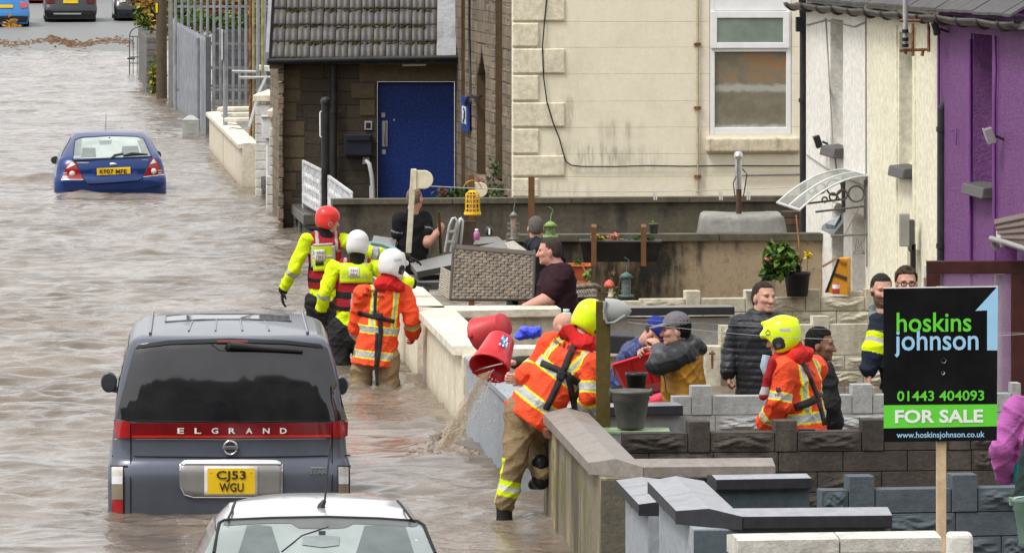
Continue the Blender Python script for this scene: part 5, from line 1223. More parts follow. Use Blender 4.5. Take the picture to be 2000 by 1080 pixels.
# ------------------------------------------------------------------ parked cars on the dry road
def parked(name, label, px, py, Y, wpx, m, lampm, hatch=True, plate=True, wid=1.8, front=False):
    z0 = roadz(Y); k = wid/1.8
    L = [(z0+.12, .80*k, .06, 4.2, .2), (z0+.3, .88*k, .0, 4.3, .22), (z0+.55, .90*k, -.02, 4.3, .22), (z0+.6, .89*k, .03, 4.3, .2), (z0+.95, .87*k, .08, 3.6, .2), (z0+1.0, .84*k, .12, 3.3, .18), (z0+1.3, .74*k, .40, 3.0, .15), (z0+1.45, .66*k, .58, 2.8, .14), (z0+1.5, .60*k, .7, 2.7, .14)]
    if front: L[5:] = [(z0+.98, .83*k, .9, 3.6, .18), (z0+1.2, .74*k, 1.35, 3.4, .15), (z0+1.42, .66*k, 1.75, 3.2, .14), (z0+1.48, .6*k, 1.9, 3.1, .14)]
    c = Car(name, label, px, Y, L, 4.3, .1, 'cars parked on the dry road beyond the flood'); c.body(m); s = F/Y; x0, x1 = px-wpx/2, px+wpx/2
    def row(z): return H and ((H-(z0+z))*s+YH)
    c.patch('rear_window' if not front else 'windscreen', [(x0+.2*wpx, row(1.4)), (x1-.2*wpx, row(1.4))], [(x0+.12*wpx, row(1.05)), (x1-.12*wpx, row(1.05))], M_priv, out=.02)
    for a, b in ((x0+.03*wpx, x0+.2*wpx), (x1-.2*wpx, x1-.03*wpx)):
        c.patch('tail_lamp' if not front else 'headlight', [(a, row(.98)), (b, row(.94))], [(a+1, row(.72)), (b, row(.76))], lampm, out=.02, n=6)
    c.patch('bumper', [(x0+.04*wpx, row(.42)), (x1-.04*wpx, row(.42))], [(x0+.06*wpx, row(.2)), (x1-.06*wpx, row(.2))], M_black, out=.02)
    if plate: c.patch('number_plate', [(px-.14*wpx, row(.86)), (px+.14*wpx, row(.86))], [(px-.14*wpx, row(.74)), (px+.14*wpx, row(.74))], M_plate if not front else M_pvc, out=.03, n=4)
    c.wheels(.32, (.8, 3.3), .78*k, zc=z0+.31)
    return c
M_blk = paint('black_paint', (.016, .017, .02), .2)
c = parked('parked_car', 'black estate car with a chrome strip on the dry road', 138, 50, 218, 104, M_blk, mat('dark_red_lamp', (.10, .01, .012), .2), wid=2.05)
c.patch('chrome_strip', [(104, 26), (159, 26)], [(105, 29), (158, 29)], M_chrome, out=.05, n=6)
c = parked('parked_car', 'bright blue hatchback with autumn leaves stuck on its bumper at the left edge', 12, 58, 214, 92, paint('sky_blue', (.02, .16, .42), .2), mat('pink_lamp', (.55, .12, .12), .2))
lv = MB(); rs = random.Random(5)
for k in range(46): 
    p = c.surf(22+rs.gauss(0, 5), 50+rs.gauss(0, 4.5), .05); a = Vector((rs.gauss(0, 1), 0, rs.gauss(0, 1))).normalized()*.14; b = Vector((a.z, .02, -a.x))*.4
    lv.vf([p, p+a+b, p+a*1.6, p+a-b], [(0, 1, 2, 3)])
tag(lv.build('leaf_litter', M_lfo), 'clump of orange leaves caught on the blue car bumper', 'leaves')
parked('parked_car', 'red car half hidden between the blue hatchback and black estate', 72, 38, 236, 76, paint('red_paint', (.45, .02, .02), .1), M_redl)
parked('parked_car', 'dark car with a white rear on the right of the parked row', 268, 55, 219, 76, M_blk, M_clearl, front=True)
parked('parked_car', 'dark grey car with yellow green stripes behind the black estate', 204, 36, 242, 62, paint('grey_paint_car', (.10, .11, .11), .2), mat('lime_panel', (.42, .52, .10), .4))
parked('parked_car', 'pale silver car at the back of the parked row', 252, 26, 250, 60, M_silver, M_redl)
# ================================================================== figures grown as smooth distance fields
from mathutils.bvhtree import BVHTree
V3 = lambda *a: np.array(a, float)
def nrm(v): v = np.asarray(v, float); return v/max(1e-9, np.linalg.norm(v))
class Cap:                              # tapered limb, optionally flattened along one direction
    def __init__(s, a, b, ra, rb=None, zone='', flat=1., fwd=None, k=.03):
        s.a, s.b = np.asarray(a, float), np.asarray(b, float); s.ra = ra; s.rb = ra if rb is None else rb
        s.zone, s.flat, s.fwd, s.k = zone, flat, None if fwd is None else nrm(fwd), k
    def ext(s):
        r = max(s.ra, s.rb); return np.minimum(s.a, s.b)-r, np.maximum(s.a, s.b)+r
    def t(s, p):
        ab = s.b-s.a; return np.clip((p-s.a) @ ab/max(1e-9, ab @ ab), 0, 1)
    def d(s, p):
        t = s.t(p); q = p-(s.a+t[..., None]*(s.b-s.a)); r = s.ra+(s.rb-s.ra)*t
        if s.fwd is not None and s.flat != 1.:
            c = q @ s.fwd; q = q+(c*(1/s.flat-1))[..., None]*s.fwd
        return (np.linalg.norm(q, axis=-1)-r)*(s.flat**.5 if s.flat < 1 else 1)
class Ell:
    def __init__(s, c, rad, M=None, zone='', k=.02):
        s.c = np.asarray(c, float); s.rad = np.asarray(rad, float); s.M = np.eye(3) if M is None else np.asarray(M, float); s.zone = zone; s.k = k
    def ext(s): r = s.rad.max(); return s.c-r, s.c+r
    def t(s, p): return np.zeros(p.shape[:-1])
    def d(s, p):
        q = ((p-s.c) @ s.M)/s.rad; n = np.linalg.norm(q, axis=-1); return (n-1)*s.rad.min()*.9+(n-1)*.1*s.rad.max()
def wrinkle(p, amp, sc=1., seed=0):
    rs = np.random.RandomState(seed); w = p.copy()
    for i in range(2): w = w+.04*np.sin(p[..., [1, 2, 0]]*rs.uniform(8, 15)*sc+rs.rand(3)*6)
    v = 0; r = 0
    for i in range(4):
        k = rs.normal(size=3); k[2] *= 1.7; k = k/np.linalg.norm(k)*rs.uniform(20, 60)*sc; v = v+np.sin(w @ k+rs.rand()*6)/(1+.4*i)
    for i in range(3):                  # sharp folds, crossing at a slant
        k = V3(rs.normal()*.5, rs.normal()*.5, 1.); k = k/np.linalg.norm(k)*rs.uniform(26, 46)*sc; r = r+(1-np.abs(np.sin(.5*(w @ k)+rs.rand()*6+1.2*np.sin(w @ (k[[2, 0, 1]]*.35)))))**3
    return amp*(v/3.2)-amp*.8*(r-.55)
def sdf_mesh(prims, res, cuts=(), noise=None, subs=(), shell=None):
    lo = np.min([q.ext()[0] for q in prims], 0)-.03; hi = np.max([q.ext()[1] for q in prims], 0)+.03
    n = np.ceil((hi-lo)/res).astype(int)+1
    D = np.full(n, .25, np.float32); ax = [lo[i]+res*np.arange(n[i]) for i in range(3)]
    def region(q, pad):
        a, b = q.ext(); i0 = np.maximum(0, np.floor((a-pad-lo)/res).astype(int)); i1 = np.minimum(n, np.ceil((b+pad-lo)/res).astype(int)+1)
        if np.any(i1 <= i0): return None, None
        sl = tuple(slice(i0[i], i1[i]) for i in range(3))
        return sl, np.stack(np.meshgrid(*[ax[i][sl[i]] for i in range(3)], indexing='ij'), -1)
    for q in prims:
        sl, g = region(q, q.k+.02)
        if sl is None: continue
        d = q.d(g); c = D[sl]; h = np.clip(.5+.5*(d-c)/q.k, 0, 1); D[sl] = d*(1-h)+c*h-q.k*h*(1-h)
    if noise is not None or cuts or subs:
        g = np.stack(np.meshgrid(*ax, indexing='ij'), -1)
        if noise is not None:
            m = np.abs(D) < .06; D[m] += noise(g[m]).astype(np.float32)
        for pt, nn in cuts: D = np.maximum(D, ((g-np.asarray(pt)) @ nrm(nn)).astype(np.float32))
        for q in subs: D = np.maximum(D, (-q.d(g)).astype(np.float32))
    D[0] = D[-1] = .2; D[:, 0] = D[:, -1] = .2; D[:, :, 0] = D[:, :, -1] = .2
    S = D < 0; cs = [(i, j, k) for i in (0, 1) for j in (0, 1) for k in (0, 1)]
    cnt = sum(S[i:n[0]-1+i, j:n[1]-1+j, k:n[2]-1+k].astype(np.int8) for i, j, k in cs)
    act = (cnt > 0) & (cnt < 8); I = np.argwhere(act)
    idx = np.full(act.shape, -1, np.int64); idx[act] = np.arange(len(I))
    acc = np.zeros((len(I), 3)); num = np.zeros(len(I))
    for a in cs:
        for axis in range(3):
            if a[axis] == 0:
                b = list(a); b[axis] = 1
                da = D[I[:, 0]+a[0], I[:, 1]+a[1], I[:, 2]+a[2]]; db = D[I[:, 0]+b[0], I[:, 1]+b[1], I[:, 2]+b[2]]
                x = (da < 0) != (db < 0); t = np.where(x, da/np.where(x, da-db, 1), 0)
                p = np.tile(np.array(a, float), (len(I), 1)); p[:, axis] += t
                acc += p*x[:, None]; num += x
    v = lo+res*(I+acc/num[:, None]); F_ = []
    for axis in range(3):
        o = [1, 1, 1]; s0 = [slice(1, -1)]*3; s1 = list(s0); s0[axis] = slice(0, -1); s1[axis] = slice(1, None)
        A = S[tuple(s0)]; B = S[tuple(s1)]; E = np.argwhere(A != B)
        if not len(E): continue
        u, w = [(1, 2), (2, 0), (0, 1)][axis]; base = E.copy(); base[:, u] += 1; base[:, w] += 1
        def cell(du, dw): c = base.copy(); c[:, u] += du; c[:, w] += dw; return idx[c[:, 0], c[:, 1], c[:, 2]]
        q = np.stack([cell(-1, -1), cell(0, -1), cell(0, 0), cell(-1, 0)], 1); fl = ~A[E[:, 0], E[:, 1], E[:, 2]]; q[fl] = q[fl][:, ::-1]
        F_.append(q)
    f = np.concatenate(F_); f = f[(f >= 0).all(1)]
    return v, f
def zones(prims, v):
    d = np.stack([q.d(v) for q in prims]); i = d.argmin(0); t = np.stack([q.t(v) for q in prims])
    return np.array([q.zone for q in prims])[i], np.take_along_axis(t, i[None], 0)[0]
def np_mesh(name, v, f, col, m, parent=None, origin=None):
    origin = np.array(ORG[parent.name] if parent is not None and origin is None else (origin if origin is not None else (v[:, 0].mean(), v[:, 1].mean(), v[:, 2].min())), float)
    me = bpy.data.meshes.new(name); me.vertices.add(len(v)); me.vertices.foreach_set('co', (v-origin).astype(np.float32).ravel())
    me.loops.add(f.size); me.loops.foreach_set('vertex_index', f.ravel().astype(np.int32)); me.polygons.add(len(f)); me.polygons.foreach_set('loop_start', np.arange(0, f.size, 4, dtype=np.int32))
    me.update(calc_edges=True); me.polygons.foreach_set('use_smooth', np.ones(len(f), bool))
    if col is not None:
        a = me.color_attributes.new('col', 'FLOAT_COLOR', 'POINT'); a.data.foreach_set('color', np.concatenate([col, np.ones((len(col), 1))], 1).astype(np.float32).ravel())
    me.materials.append(m); o = bpy.data.objects.new(name, me); COL.objects.link(o); ORG[o.name] = Vector(origin)
    if parent is not None: o.parent = parent; o.location = Vector(origin)-ORG[parent.name]
    else: o.location = origin
    return o
def paintc(n, c): return np.tile(np.array(c, float), (n, 1))
def put(col, m, c): col[m] = c
# colours
ORG_HV = (.88, .085, .025); YEL_HV = (.68, .86, .008); REFL = (.47, .47, .46); YLINE = (.86, .84, .02); REDC = (.52, .02, .022); BLK = (.018, .018, .02); TAN = (.285, .205, .115)
SKIN = (.60, .33, .24); SKINR = (.58, .27, .20); SKIND = (.29, .15, .095)
M_skin = attr_mat('skin', .62, 160, .1, vary=.16, wscale=40); M_cloth = attr_mat('cloth', .85, 140, .28, vary=.32, spec=.12); M_hv = attr_mat('hi_vis_cloth', .7, 110, .30, vary=.20, spec=.2)
M_shell = attr_mat('shell_plastic', .3, 60, .02, coat=.3, vary=.06); M_hair = attr_mat('hair', .7, 260, .6, vary=.75, wscale=70); M_puff = attr_mat('shiny_nylon', .42, 120, .16, vary=.25, spec=.25); M_strap = mat('webbing_black', (.025, .023, .024), .7, vary=.3)
M_rub = attr_mat('wet_rubber', .3, 120, .1, vary=.2)

class Figure:
    def __init__(s, label, Y, J, hd, group=None, sc=1., girth=1., skin=SKIN, name='person'):
        s.Y = Y; s.J = {}; s.sc = sc; s.g = girth; s.skin = skin
        for k, q in J.items(): s.J[k] = np.array(P(q[0], q[1], Y+(q[2] if len(q) > 2 else 0)))
        j = s.J; s.msh = (j['ls']+j['rs'])/2; s.mh = (j['lh']+j['rh'])/2; s.up = nrm(s.msh-s.mh)
        r = j['rs']-j['ls']; r = r-s.up*(r @ s.up); s.sw = np.linalg.norm(r); s.right = nrm(r); s.fwd = np.cross(s.up, s.right)
        yaw, pitch, roll = [R(a) for a in hd]
        f = V3(math.sin(yaw)*math.cos(pitch), math.cos(yaw)*math.cos(pitch), math.sin(pitch)); rt = nrm(np.cross(f, V3(0, 0, 1))); u = np.cross(rt, f)
        s.HM = np.stack([rt*math.cos(roll)+u*math.sin(roll), f, u*math.cos(roll)-rt*math.sin(roll)], 1); s.hc = j['head']
        s.label, s.group, s.name = label, group, name
    def H(s, x, y, z): return s.hc+s.HM @ (V3(x, y, z)*s.sc)
    def hl(s, v): return ((v-s.hc) @ s.HM)/s.sc
    def torso(s, fat=0., hem=.0, flare=0., k=.035):
        up, sw, g = s.up, max(s.sw, .30), s.g; j = s.J
        L = np.linalg.norm(s.msh-s.mh); r = (.143*g+fat*.75)*s.sc
        out = [Cap(s.msh-up*.11, s.mh+up*L*.42, r, r*.97, 'torso', .68, s.fwd, k), Cap(s.mh+up*L*.42, s.mh-up*max(hem, 0.), r*.95, r*(1.0+flare), 'torso', .74, s.fwd, k),
               Cap(lerp(j['ls'], s.msh, .12), lerp(j['rs'], s.msh, .12), (.056+fat*.55)*s.sc*g**.4, zone='torso', k=.03), Cap(lerp(j['neck'], s.msh, .35), s.msh-up*.07, (.056+fat*.35)*s.sc, (.075+fat*.6)*s.sc, 'torso', k=.03)]
        return out
    def arms(s, fat=0., upto=1., sides='lr', k=.03, r=(.058, .046, .036), cuff=0.):
        out = []; j = s.J
        for c in sides:
            a, e, w = j[c+'s'], j[c+'e'], j[c+'w']; q = s.sc*(s.g**.4)
            if upto <= .5: b = lerp(a, e, upto*2); out.append(Cap(a, b, r[0]*q+fat, (r[0]*.92)*q+fat, c+'u', k=k))
            else:
                b = lerp(e, w, (upto-.5)*2); out += [Cap(a, e, r[0]*q+fat*.7, r[1]*q+fat*.7, c+'u', k=.018), Cap(e, b, r[1]*q+fat*.7, r[2]*q+fat*.7+cuff, c+'f', k=.012)]
        return out
    def legs(s, fat=0., upto=1., r=(.088, .062, .046), k=.02):
        out = []; j = s.J
        for c in 'lr':
            h, kn, a = j[c+'h'], j[c+'k'], j[c+'a']; out += [Cap(h, kn, r[0]*s.sc+fat, r[1]*s.sc+fat, c+'t', k=k), Cap(kn, lerp(kn, a, upto), r[1]*s.sc+fat, r[2]*s.sc+fat, c+'c', k=k)]
        return out
    def feet(s, fat=0., fw=None):
        out = []
        for c in 'lr':
            a = s.J[c+'a']; f = nrm(V3(*(s.fwd if fw is None else fw[c])))
            out.append(Cap(a-V3(0, 0, .03), a+f*.15-V3(0, 0, .065), .045+fat, .034+fat, 'foot', k=.03))
        return out
    def hand(s, c, dirv, palm, curl=.5, thumb=1., spread=.0):
        """palm, four unequal bent fingers and a thumb from the side of the palm"""
        w = s.J[c+'w']; d = nrm(dirv); n = nrm(np.asarray(palm)-d*(np.asarray(palm) @ d)); sd = np.cross(n, d)*(1 if c == 'r' else -1)   # sd: towards the thumb
        q = s.sc; pr = [Cap(w, w+d*.045*q, .030*q, .028*q, 'hand', .62, n, .012)]
        kn = [w+d*(.088-.004*abs(i-1.2))*q+sd*(.030-.020*i)*q for i in range(4)]
        for i in range(4):
            pr.append(Cap(w+d*.03*q+sd*(.018-.012*i)*q, kn[i], .017*q, .0115*q, 'hand', k=.010))
            L = (.042, .047, .044, .034)[i]*q; a = kn[i]; th = curl*.55
            for sgm, ll in ((0, L), (1, L*.68), (2, L*.5)):
                v = d*math.cos(th)+n*math.sin(th)+sd*spread*(1.5-i)*.3; b = a+nrm(v)*ll; pr.append(Cap(a, b, (.0105-.001*sgm)*q, (.0098-.001*sgm)*q, 'hand', k=.004)); a = b; th += curl*(1.15 if sgm == 0 else .8)
        tb = w+d*.028*q+sd*.026*q; v1 = nrm(d*.55+sd*.8*thumb+n*.35); t1 = tb+v1*.040*q; v2 = nrm(d*.85+sd*.25*thumb+n*.5*curl+n*.15)
        pr += [Cap(w+d*.01*q, tb, .02*q, .017*q, 'hand', k=.01), Cap(tb, t1, .015*q, .0115*q, 'hand', k=.006), Cap(t1, t1+v2*.030*q, .0112*q, .009*q, 'hand', k=.004)]
        return pr
    def head_prims(s):
        H = s.H; q = s.sc; M = s.HM
        return [Ell(H(0, -.012, .032), V3(.078, .097, .088)*q, M, 'head', .012), Ell(H(0, .022, -.025), V3(.067, .073, .092)*q, M, 'head', .02), Ell(H(0, .030, -.080), V3(.055, .056, .042)*q, M, 'head', .02),
                Cap(H(-.012, .078, -.100), H(.012, .078, -.100), .017*q, zone='head', k=.016), Cap(H(0, .090, .008), H(0, .112, -.034), .010*q, .0150*q, 'nose', k=.010), Cap(H(-.014, .098, -.036), H(.014, .098, -.036), .0085*q, zone='nose', k=.008),
                Cap(H(-.036, .076, .022), H(.036, .076, .022), .015*q, zone='head', k=.012), Cap(H(-.019, .087, -.062), H(.019, .087, -.062), .0085*q, zone='lips', k=.008), Cap(H(-.016, .086, -.072), H(.016, .086, -.072), .0085*q, zone='lips', k=.008),
                Cap(H(-.045, .062, -.022), H(-.03, .075, -.026), .022*q, zone='head', k=.015), Cap(H(.045, .062, -.022), H(.03, .075, -.026), .022*q, zone='head', k=.015),
                Ell(H(-.078, -.008, -.016), V3(.011, .022, .033)*q, M, 'ear', .008), Ell(H(.078, -.008, -.016), V3(.011, .022, .033)*q, M, 'ear', .008), Cap(H(0, -.022, -.07), s.J['neck']-s.up*.03, .056*q*s.g**.3, .062*q*s.g**.4, 'neck', k=.03)]
    def face_paint(s, v, hair, beard=None, smile=0., stub=0., bald=False):
        l = s.hl(v); x, y, z = l[:, 0], l[:, 1], l[:, 2]; n = len(v); c = paintc(n, s.skin); sk = np.array(s.skin); fr = y > .045
        def g(cx, cz, sx, sz): return np.exp(-((np.abs(x)-cx)/sx)**2-((z-cz)/sz)**2)*fr
        red = np.clip(g(.040, -.035, .022, .022)*.35+np.exp(-((x)/.018)**2-((z+.034)/.014)**2)*fr*.4+((np.abs(x) > .076) & (y < .03))*.35, 0, .6)[:, None]; c = c*(1-red)+np.array([sk[0]*1.0, sk[1]*.80, sk[2]*.78])*red
        so = np.clip(g(.031, .006, .019, .011)*.45, 0, 1)[:, None]; c = c*(1-so)+sk*np.array([.62, .5, .48])*so
        put(c, fr & ((((np.abs(x)-.031)/.0115)**2+((z-.003)/.0045)**2) < 1), (.42, .38, .35)); put(c, fr & ((((np.abs(x)-.031)/.0058)**2+((z-.003)/.0058)**2) < 1), (.03, .025, .022))
        put(c, fr & (np.abs(z-.0095) < .0028) & (np.abs(np.abs(x)-.031) < .016), (.06, .035, .028))
        bz = .024-.25*np.maximum(0, np.abs(x)-.036); put(c, fr & (np.abs(z-bz) < .0042) & (np.abs(np.abs(x)-.034) < .021), np.array(hair)*.55+sk*.35)
        mz = -.066+smile*.35*np.abs(x); put(c, fr & (np.abs(z-mz) < .0085) & (np.abs(x) < .024), sk*np.array([.82, .5, .5])); put(c, fr & (np.abs(z-mz) < (.0022+.005*smile*(np.abs(x) < .02))) & (np.abs(x) < .024+.006*smile), (.12, .04, .035) if smile < .3 else (.6, .52, .48))
        if stub or beard:
            b = ((y > -.005) & (z < -.045+np.where(y < .05, .035, 0)) & (z > -.14) & ~((np.abs(z-mz) < .009) & (np.abs(x) < .022) & fr)); b |= fr & (np.abs(z+.05) < .006) & (np.abs(x) < .03)
            k = stub if not beard else .80; c[b] = c[b]*(1-k)+np.array(beard or hair)*k
        hairm = (z > .055+.9*np.minimum(0, y-.06)*0+np.where(y > .03, .02, np.where(y > -.005, -.02, -.075))) & ~((np.abs(x) > .074) & (np.abs(z+.016) < .04))
        if not bald: put(c, hairm & (y < .085), hair)
        return c
    def build(s, hair=(.09, .055, .035), parts=None, skin_extra=(), face={}, res=.008, body_col=None, legs=True, arms_upto=1.0, hands=None):
        """bare body as one object; hands: {side: (dir, palm, curl)} or gloves through glove colour"""
        pr = s.torso(-.012)+s.arms(-.004)+(s.legs(-.004)+s.feet(-.004) if legs else []); vs, fs, cs = [], [], []
        def addm(prims, r, cf):
            v, f = sdf_mesh(prims, r); k = sum(len(a) for a in vs); vs.append(v); fs.append(f+k); cs.append(cf(v, prims))
        addm(pr, max(res, .012), lambda v, p: paintc(len(v), s.skin) if body_col is None else body_col(v, p))
        addm(s.head_prims(), .0052, lambda v, p: s.face_paint(v, hair, **face))
        if skin_extra: addm(list(skin_extra), .0065, lambda v, p: paintc(len(v), s.skin))
        for c, h in (hands or {}).items():
            pr = s.hand(c, *h[:3], **(h[4] if len(h) > 4 else {}))+[Cap(lerp(s.J[c+'e'], s.J[c+'w'], .45), s.J[c+'w'], (.040 if len(h) < 4 or h[3] is None else .036)*s.sc, .027*s.sc, 'arm', k=.02)]
            gc = h[3] if len(h) > 3 and h[3] is not None else None
            addm(pr, .0042, lambda v, p: paintc(len(v), gc if gc is not None else s.skin))
        v = np.concatenate(vs); f = np.concatenate(fs); c = np.concatenate(cs)
        o = np_mesh(s.name, v, f, c, M_skin, origin=(s.mh[0], s.mh[1], v[:, 2].min())); tag(o, s.label, 'person', s.group); s.o = o; return o
    def cloth(s, name, prims, colf, m, res=.009, cuts=(), amp=.006, seed=1, subs=(), wsc=1.):
        v, f = sdf_mesh(prims, res, cuts, (lambda p: wrinkle(p, amp, wsc, seed)) if amp else None, subs)
        z, t = zones(prims, v); c = colf(v, z, t) if callable(colf) else paintc(len(v), colf)
        o = np_mesh(name, v, f, c, m, s.o); s.last = BVHTree.FromPolygons([Vector(p) for p in v], [tuple(map(int, q)) for q in f]); return o
    def tl(s, v):                        # torso coordinates: across, forward, up from the hips
        q = v-s.mh; return np.stack([q @ s.right, q @ s.fwd, q @ s.up], -1)
    def gaiter(s, col, name='neck_gaiter'):
        q = s.sc; return s.cloth(name, [Cap(s.H(0, -.03, -.055), s.J['neck']-s.up*.05, .068*q, .080*q, 'g', k=.03)], col, M_cloth, .008, amp=.005, seed=5)
    def hair_mesh(s, col, vol=.012, line=.055, back=-.085, side=.0, amp=.006, seed=2, name='hair', sc=1.):
        H = s.H; q = s.sc
        pr = [Ell(H(0, -.016, .036), V3(.078+vol, .097+vol, .088+vol)*q, s.HM, 'h', .01), Ell(H(0, -.05, -.02), V3(.066+vol*.7, .058+vol*.6, .075)*q, s.HM, 'h', .03)]
        f = s.HM[:, 1]; u = s.HM[:, 2]
        cuts = [(H(0, .083, line), f*1.0-u*.75), (H(0, -.06, back), -u)]
        subs = [Cap(H(-.12, .062, .028+side), H(.12, .062, .028+side), .052*q, k=.01), Cap(H(-.12, .06, -.04), H(.12, .06, -.04), .075*q, k=.01)]
        n1 = nrm(f*1.0-u*.75); p1_ = H(0, .083, line); p2_ = H(0, -.06, back)
        def nz(p):
            e = np.clip(1+((p-p1_) @ n1)/.035, 0, 1)+np.clip(1+((p-p2_) @ -u)/.03, 0, 1)+np.clip(1-(s.hl(p)[..., 1]+.03-.0)/-.05, 0, 0)
            q_ = p*1.0; return amp*.5*(np.sin(q_ @ V3(190, 90, 140)+seed)*np.sin(q_ @ V3(-80, 170, 120))+np.sin(q_ @ V3(60, -110, 230)+2)*.7)+np.clip(e, 0, 1)*(vol+.004)*.9
        v, fq = sdf_mesh(pr, .0048, cuts, nz, subs); return np_mesh(name, v, fq, paintc(len(v), col), M_hair, s.o)
def bandmask(val, c, hg, e): a = np.abs(val-c); return a < hg, (a >= hg) & (a < hg+e)
def hv_col(F_, base=ORG_HV, waist=None, low=None, brace=None, armb=(), hood=None, brk=True, hg=.027, e=.012):
    """orange flood jacket: grey reflective bands edged in yellow"""
    def f(v, z, t):
        c = paintc(len(v), base); l = F_.tl(v); tor = z == 'torso'
        if brace:
            for sx in (-1, 1):
                m = tor & (l[:, 2] > waist); a = np.abs(l[:, 0]-sx*brace); put(c, m & (a < .031), YLINE); put(c, m & (a < .013), REFL)
        for h in (waist, low):
            if h is None: continue
            g, y = bandmask(l[:, 2], h, hg, e); put(c, tor & y, YLINE); put(c, tor & g, REFL)
        for zn, tc, hw in armb:
            m = z == zn; put(c, m & (np.abs(t-tc) < hw*1.5), YLINE); put(c, m & (np.abs(t-tc) < hw), REFL)
        if hood is not None: put(c, (l[:, 2] > hood) & (np.abs(l[:, 0]) < .13), REDC)
        return c
    return f
def ray_px(bvh, px, py, out=.006):
    d = Vector(P(px, py, 50.0))-Vector((0, 0, H)); d.normalize(); h = bvh.ray_cast(Vector((0, 0, H)), d)
    return None if h[0] is None else (h[0]-d*out)
def strap_px(F_, pts, wpx, m=None, name='strap', th=.005, out=.008, bvh=None):
    """webbing lying on a garment along a line traced in the photo"""
    bvh = bvh or F_.last; mb = MB(); rows = []
    q = []
    for a, b in zip(pts, pts[1:]):
        n = max(2, int(math.hypot(b[0]-a[0], b[1]-a[1])/4))
        for k in range(n): q.append((lerp(a[0], b[0], k/n), lerp(a[1], b[1], k/n)))
    q.append(pts[-1]); lastp = None; w = wpx/2
    for i, p in enumerate(q):
        a, b = q[max(0, i-1)], q[min(len(q)-1, i+1)]; dx, dy = b[0]-a[0], b[1]-a[1]; L = math.hypot(dx, dy) or 1; nx, ny = -dy/L*w, dx/L*w
        r = [ray_px(bvh, p[0]+nx*s_, p[1]+ny*s_, out) for s_ in (-1, 0, 1)]; c = r[1]
        if c is None: c = ray_px(bvh, p[0]-nx*.5, p[1]-ny*.5, out)
        if c is None:
            if lastp is None: continue
            Yl = lastp.y
        else: Yl = c.y; lastp = c
        rows.append([x if x is not None and abs(x.y-Yl) < .06 else P(p[0]+nx*s_, p[1]+ny*s_, Yl) for x, s_ in zip(r, (-1, 0, 1))])
    if len(rows) < 2: return None
    mb.grid(rows, 0, True); return mb.build(name, m or M_strap, F_.o, solid=th)
def decal_px(F_, body, px, py, w, h, m, name='lettering', ang=0., skew=0., bvh=None, parent=None, out=.007, **kw):
    bvh = bvh or F_.last; v, f = fit_text(body, w, h, thick=0, **kw); ca, sa = math.cos(R(ang)), math.sin(R(ang)); pts = []; Yd = None
    for p in v:
        x, y = p.x+skew*p.y, -p.y; q = ray_px(bvh, px+x*ca-y*sa, py+x*sa+y*ca, out); pts.append(((px+x*ca-y*sa, py+x*sa+y*ca), q))
    ys = [q.y for _, q in pts if q is not None]
    if not ys: return None
    Yd = min(ys); mb = MB(); mb.vf([q if q is not None else P(a[0], a[1], Yd) for a, q in pts], f); return mb.build(name, m, parent or F_.o)
M_ltr = mat('dark_red_lettering', (.13, .006, .010), .6); M_ltrw = mat('label_white', (.72, .72, .72), .5); M_yl = mat('yellow_flash', (.75, .72, .02), .5)
def patch_px(F_, pts, m, name, out=.010, n=8, bvh=None, th=.004, parent=None):
    """small four-cornered panel lying on a garment"""
    bvh = bvh or F_.last; a, b, c, d = pts; rows = []; Yl = None
    for j in range(n+1):
        row = []
        for i in range(n+1):
            u, v_ = i/n, j/n; x = lerp(lerp(a[0], b[0], u), lerp(d[0], c[0], u), v_); y = lerp(lerp(a[1], b[1], u), lerp(d[1], c[1], u), v_); q = ray_px(bvh, x, y, out)
            if q is not None and (Yl is None or abs(q.y-Yl) < .12): Yl = q.y
            row.append(q if q is not None and abs(q.y-Yl) < .12 else P(x, y, Yl if Yl else F_.Y))
        rows.append(row)
    mb = MB(); mb.grid(rows, 0, True); return mb.build(name, m, parent or F_.o, solid=th)
# ================================================================== the people
def jet_helmet(F_, col, ear=(.03, .03, .035), sticker=REFL, visor=True):
    H = F_.H; q = F_.sc; M = F_.HM
    pr = [Ell(H(0, -.012, .045), V3(.118, .142, .122)*q, M, 's', .02), Ell(H(-.070, .0, -.030), V3(.050, .082, .085)*q, M, 's', .03), Ell(H(.070, .0, -.030), V3(.050, .082, .085)*q, M, 's', .03),
          Ell(H(0, -.075, -.025), V3(.085, .06, .075)*q, M, 's', .04), Cap(H(-.055, .125, .052), H(.055, .125, .052), .022*q, zone='s', k=.03), Cap(H(0, -.13, .10), H(0, .11, .135), .016*q, zone='s', k=.03)]
    subs = [Cap(H(-.05, .13, -.06), H(.05, .13, -.06), .088*q, k=.01), Cap(H(0, .06, -.09), H(0, .12, -.09), .075*q, k=.01), Ell(H(0, 0, -.115), V3(.095, .12, .06)*q, M)]
    def cf(v, z, t):
        l = F_.hl(v); c = paintc(len(v), col); x, y, zz = np.abs(l[:, 0]), l[:, 1], l[:, 2]
        put(c, (x > .085) & (np.maximum(np.maximum(np.abs(y-.014)/.048, np.abs(zz+.035)/.05), (np.abs(y-.014)+np.abs(zz+.035))/.075) < 1), ear); put(c, (x > .09) & (((y-.016)/.018)**2+((zz+.045)/.016)**2 < 1), (.10, .10, .11))
        put(c, (x > .07) & (np.abs(zz-.055-.25*(y+.045)) < .013) & (np.abs(y+.055) < .038), sticker)
        r = np.hypot(y-.075, zz-.062); put(c, (x > .05) & (r < .021) & (r > .014), (.03, .03, .03)); put(c, (zz < -.075), tuple(np.array(col)*.9)); return c
    return F_.cloth('helmet', pr, cf, M_shell, .0058, [(H(0, -.07, -.095), -M[:, 2]-.25*M[:, 1])], 0, subs=subs)
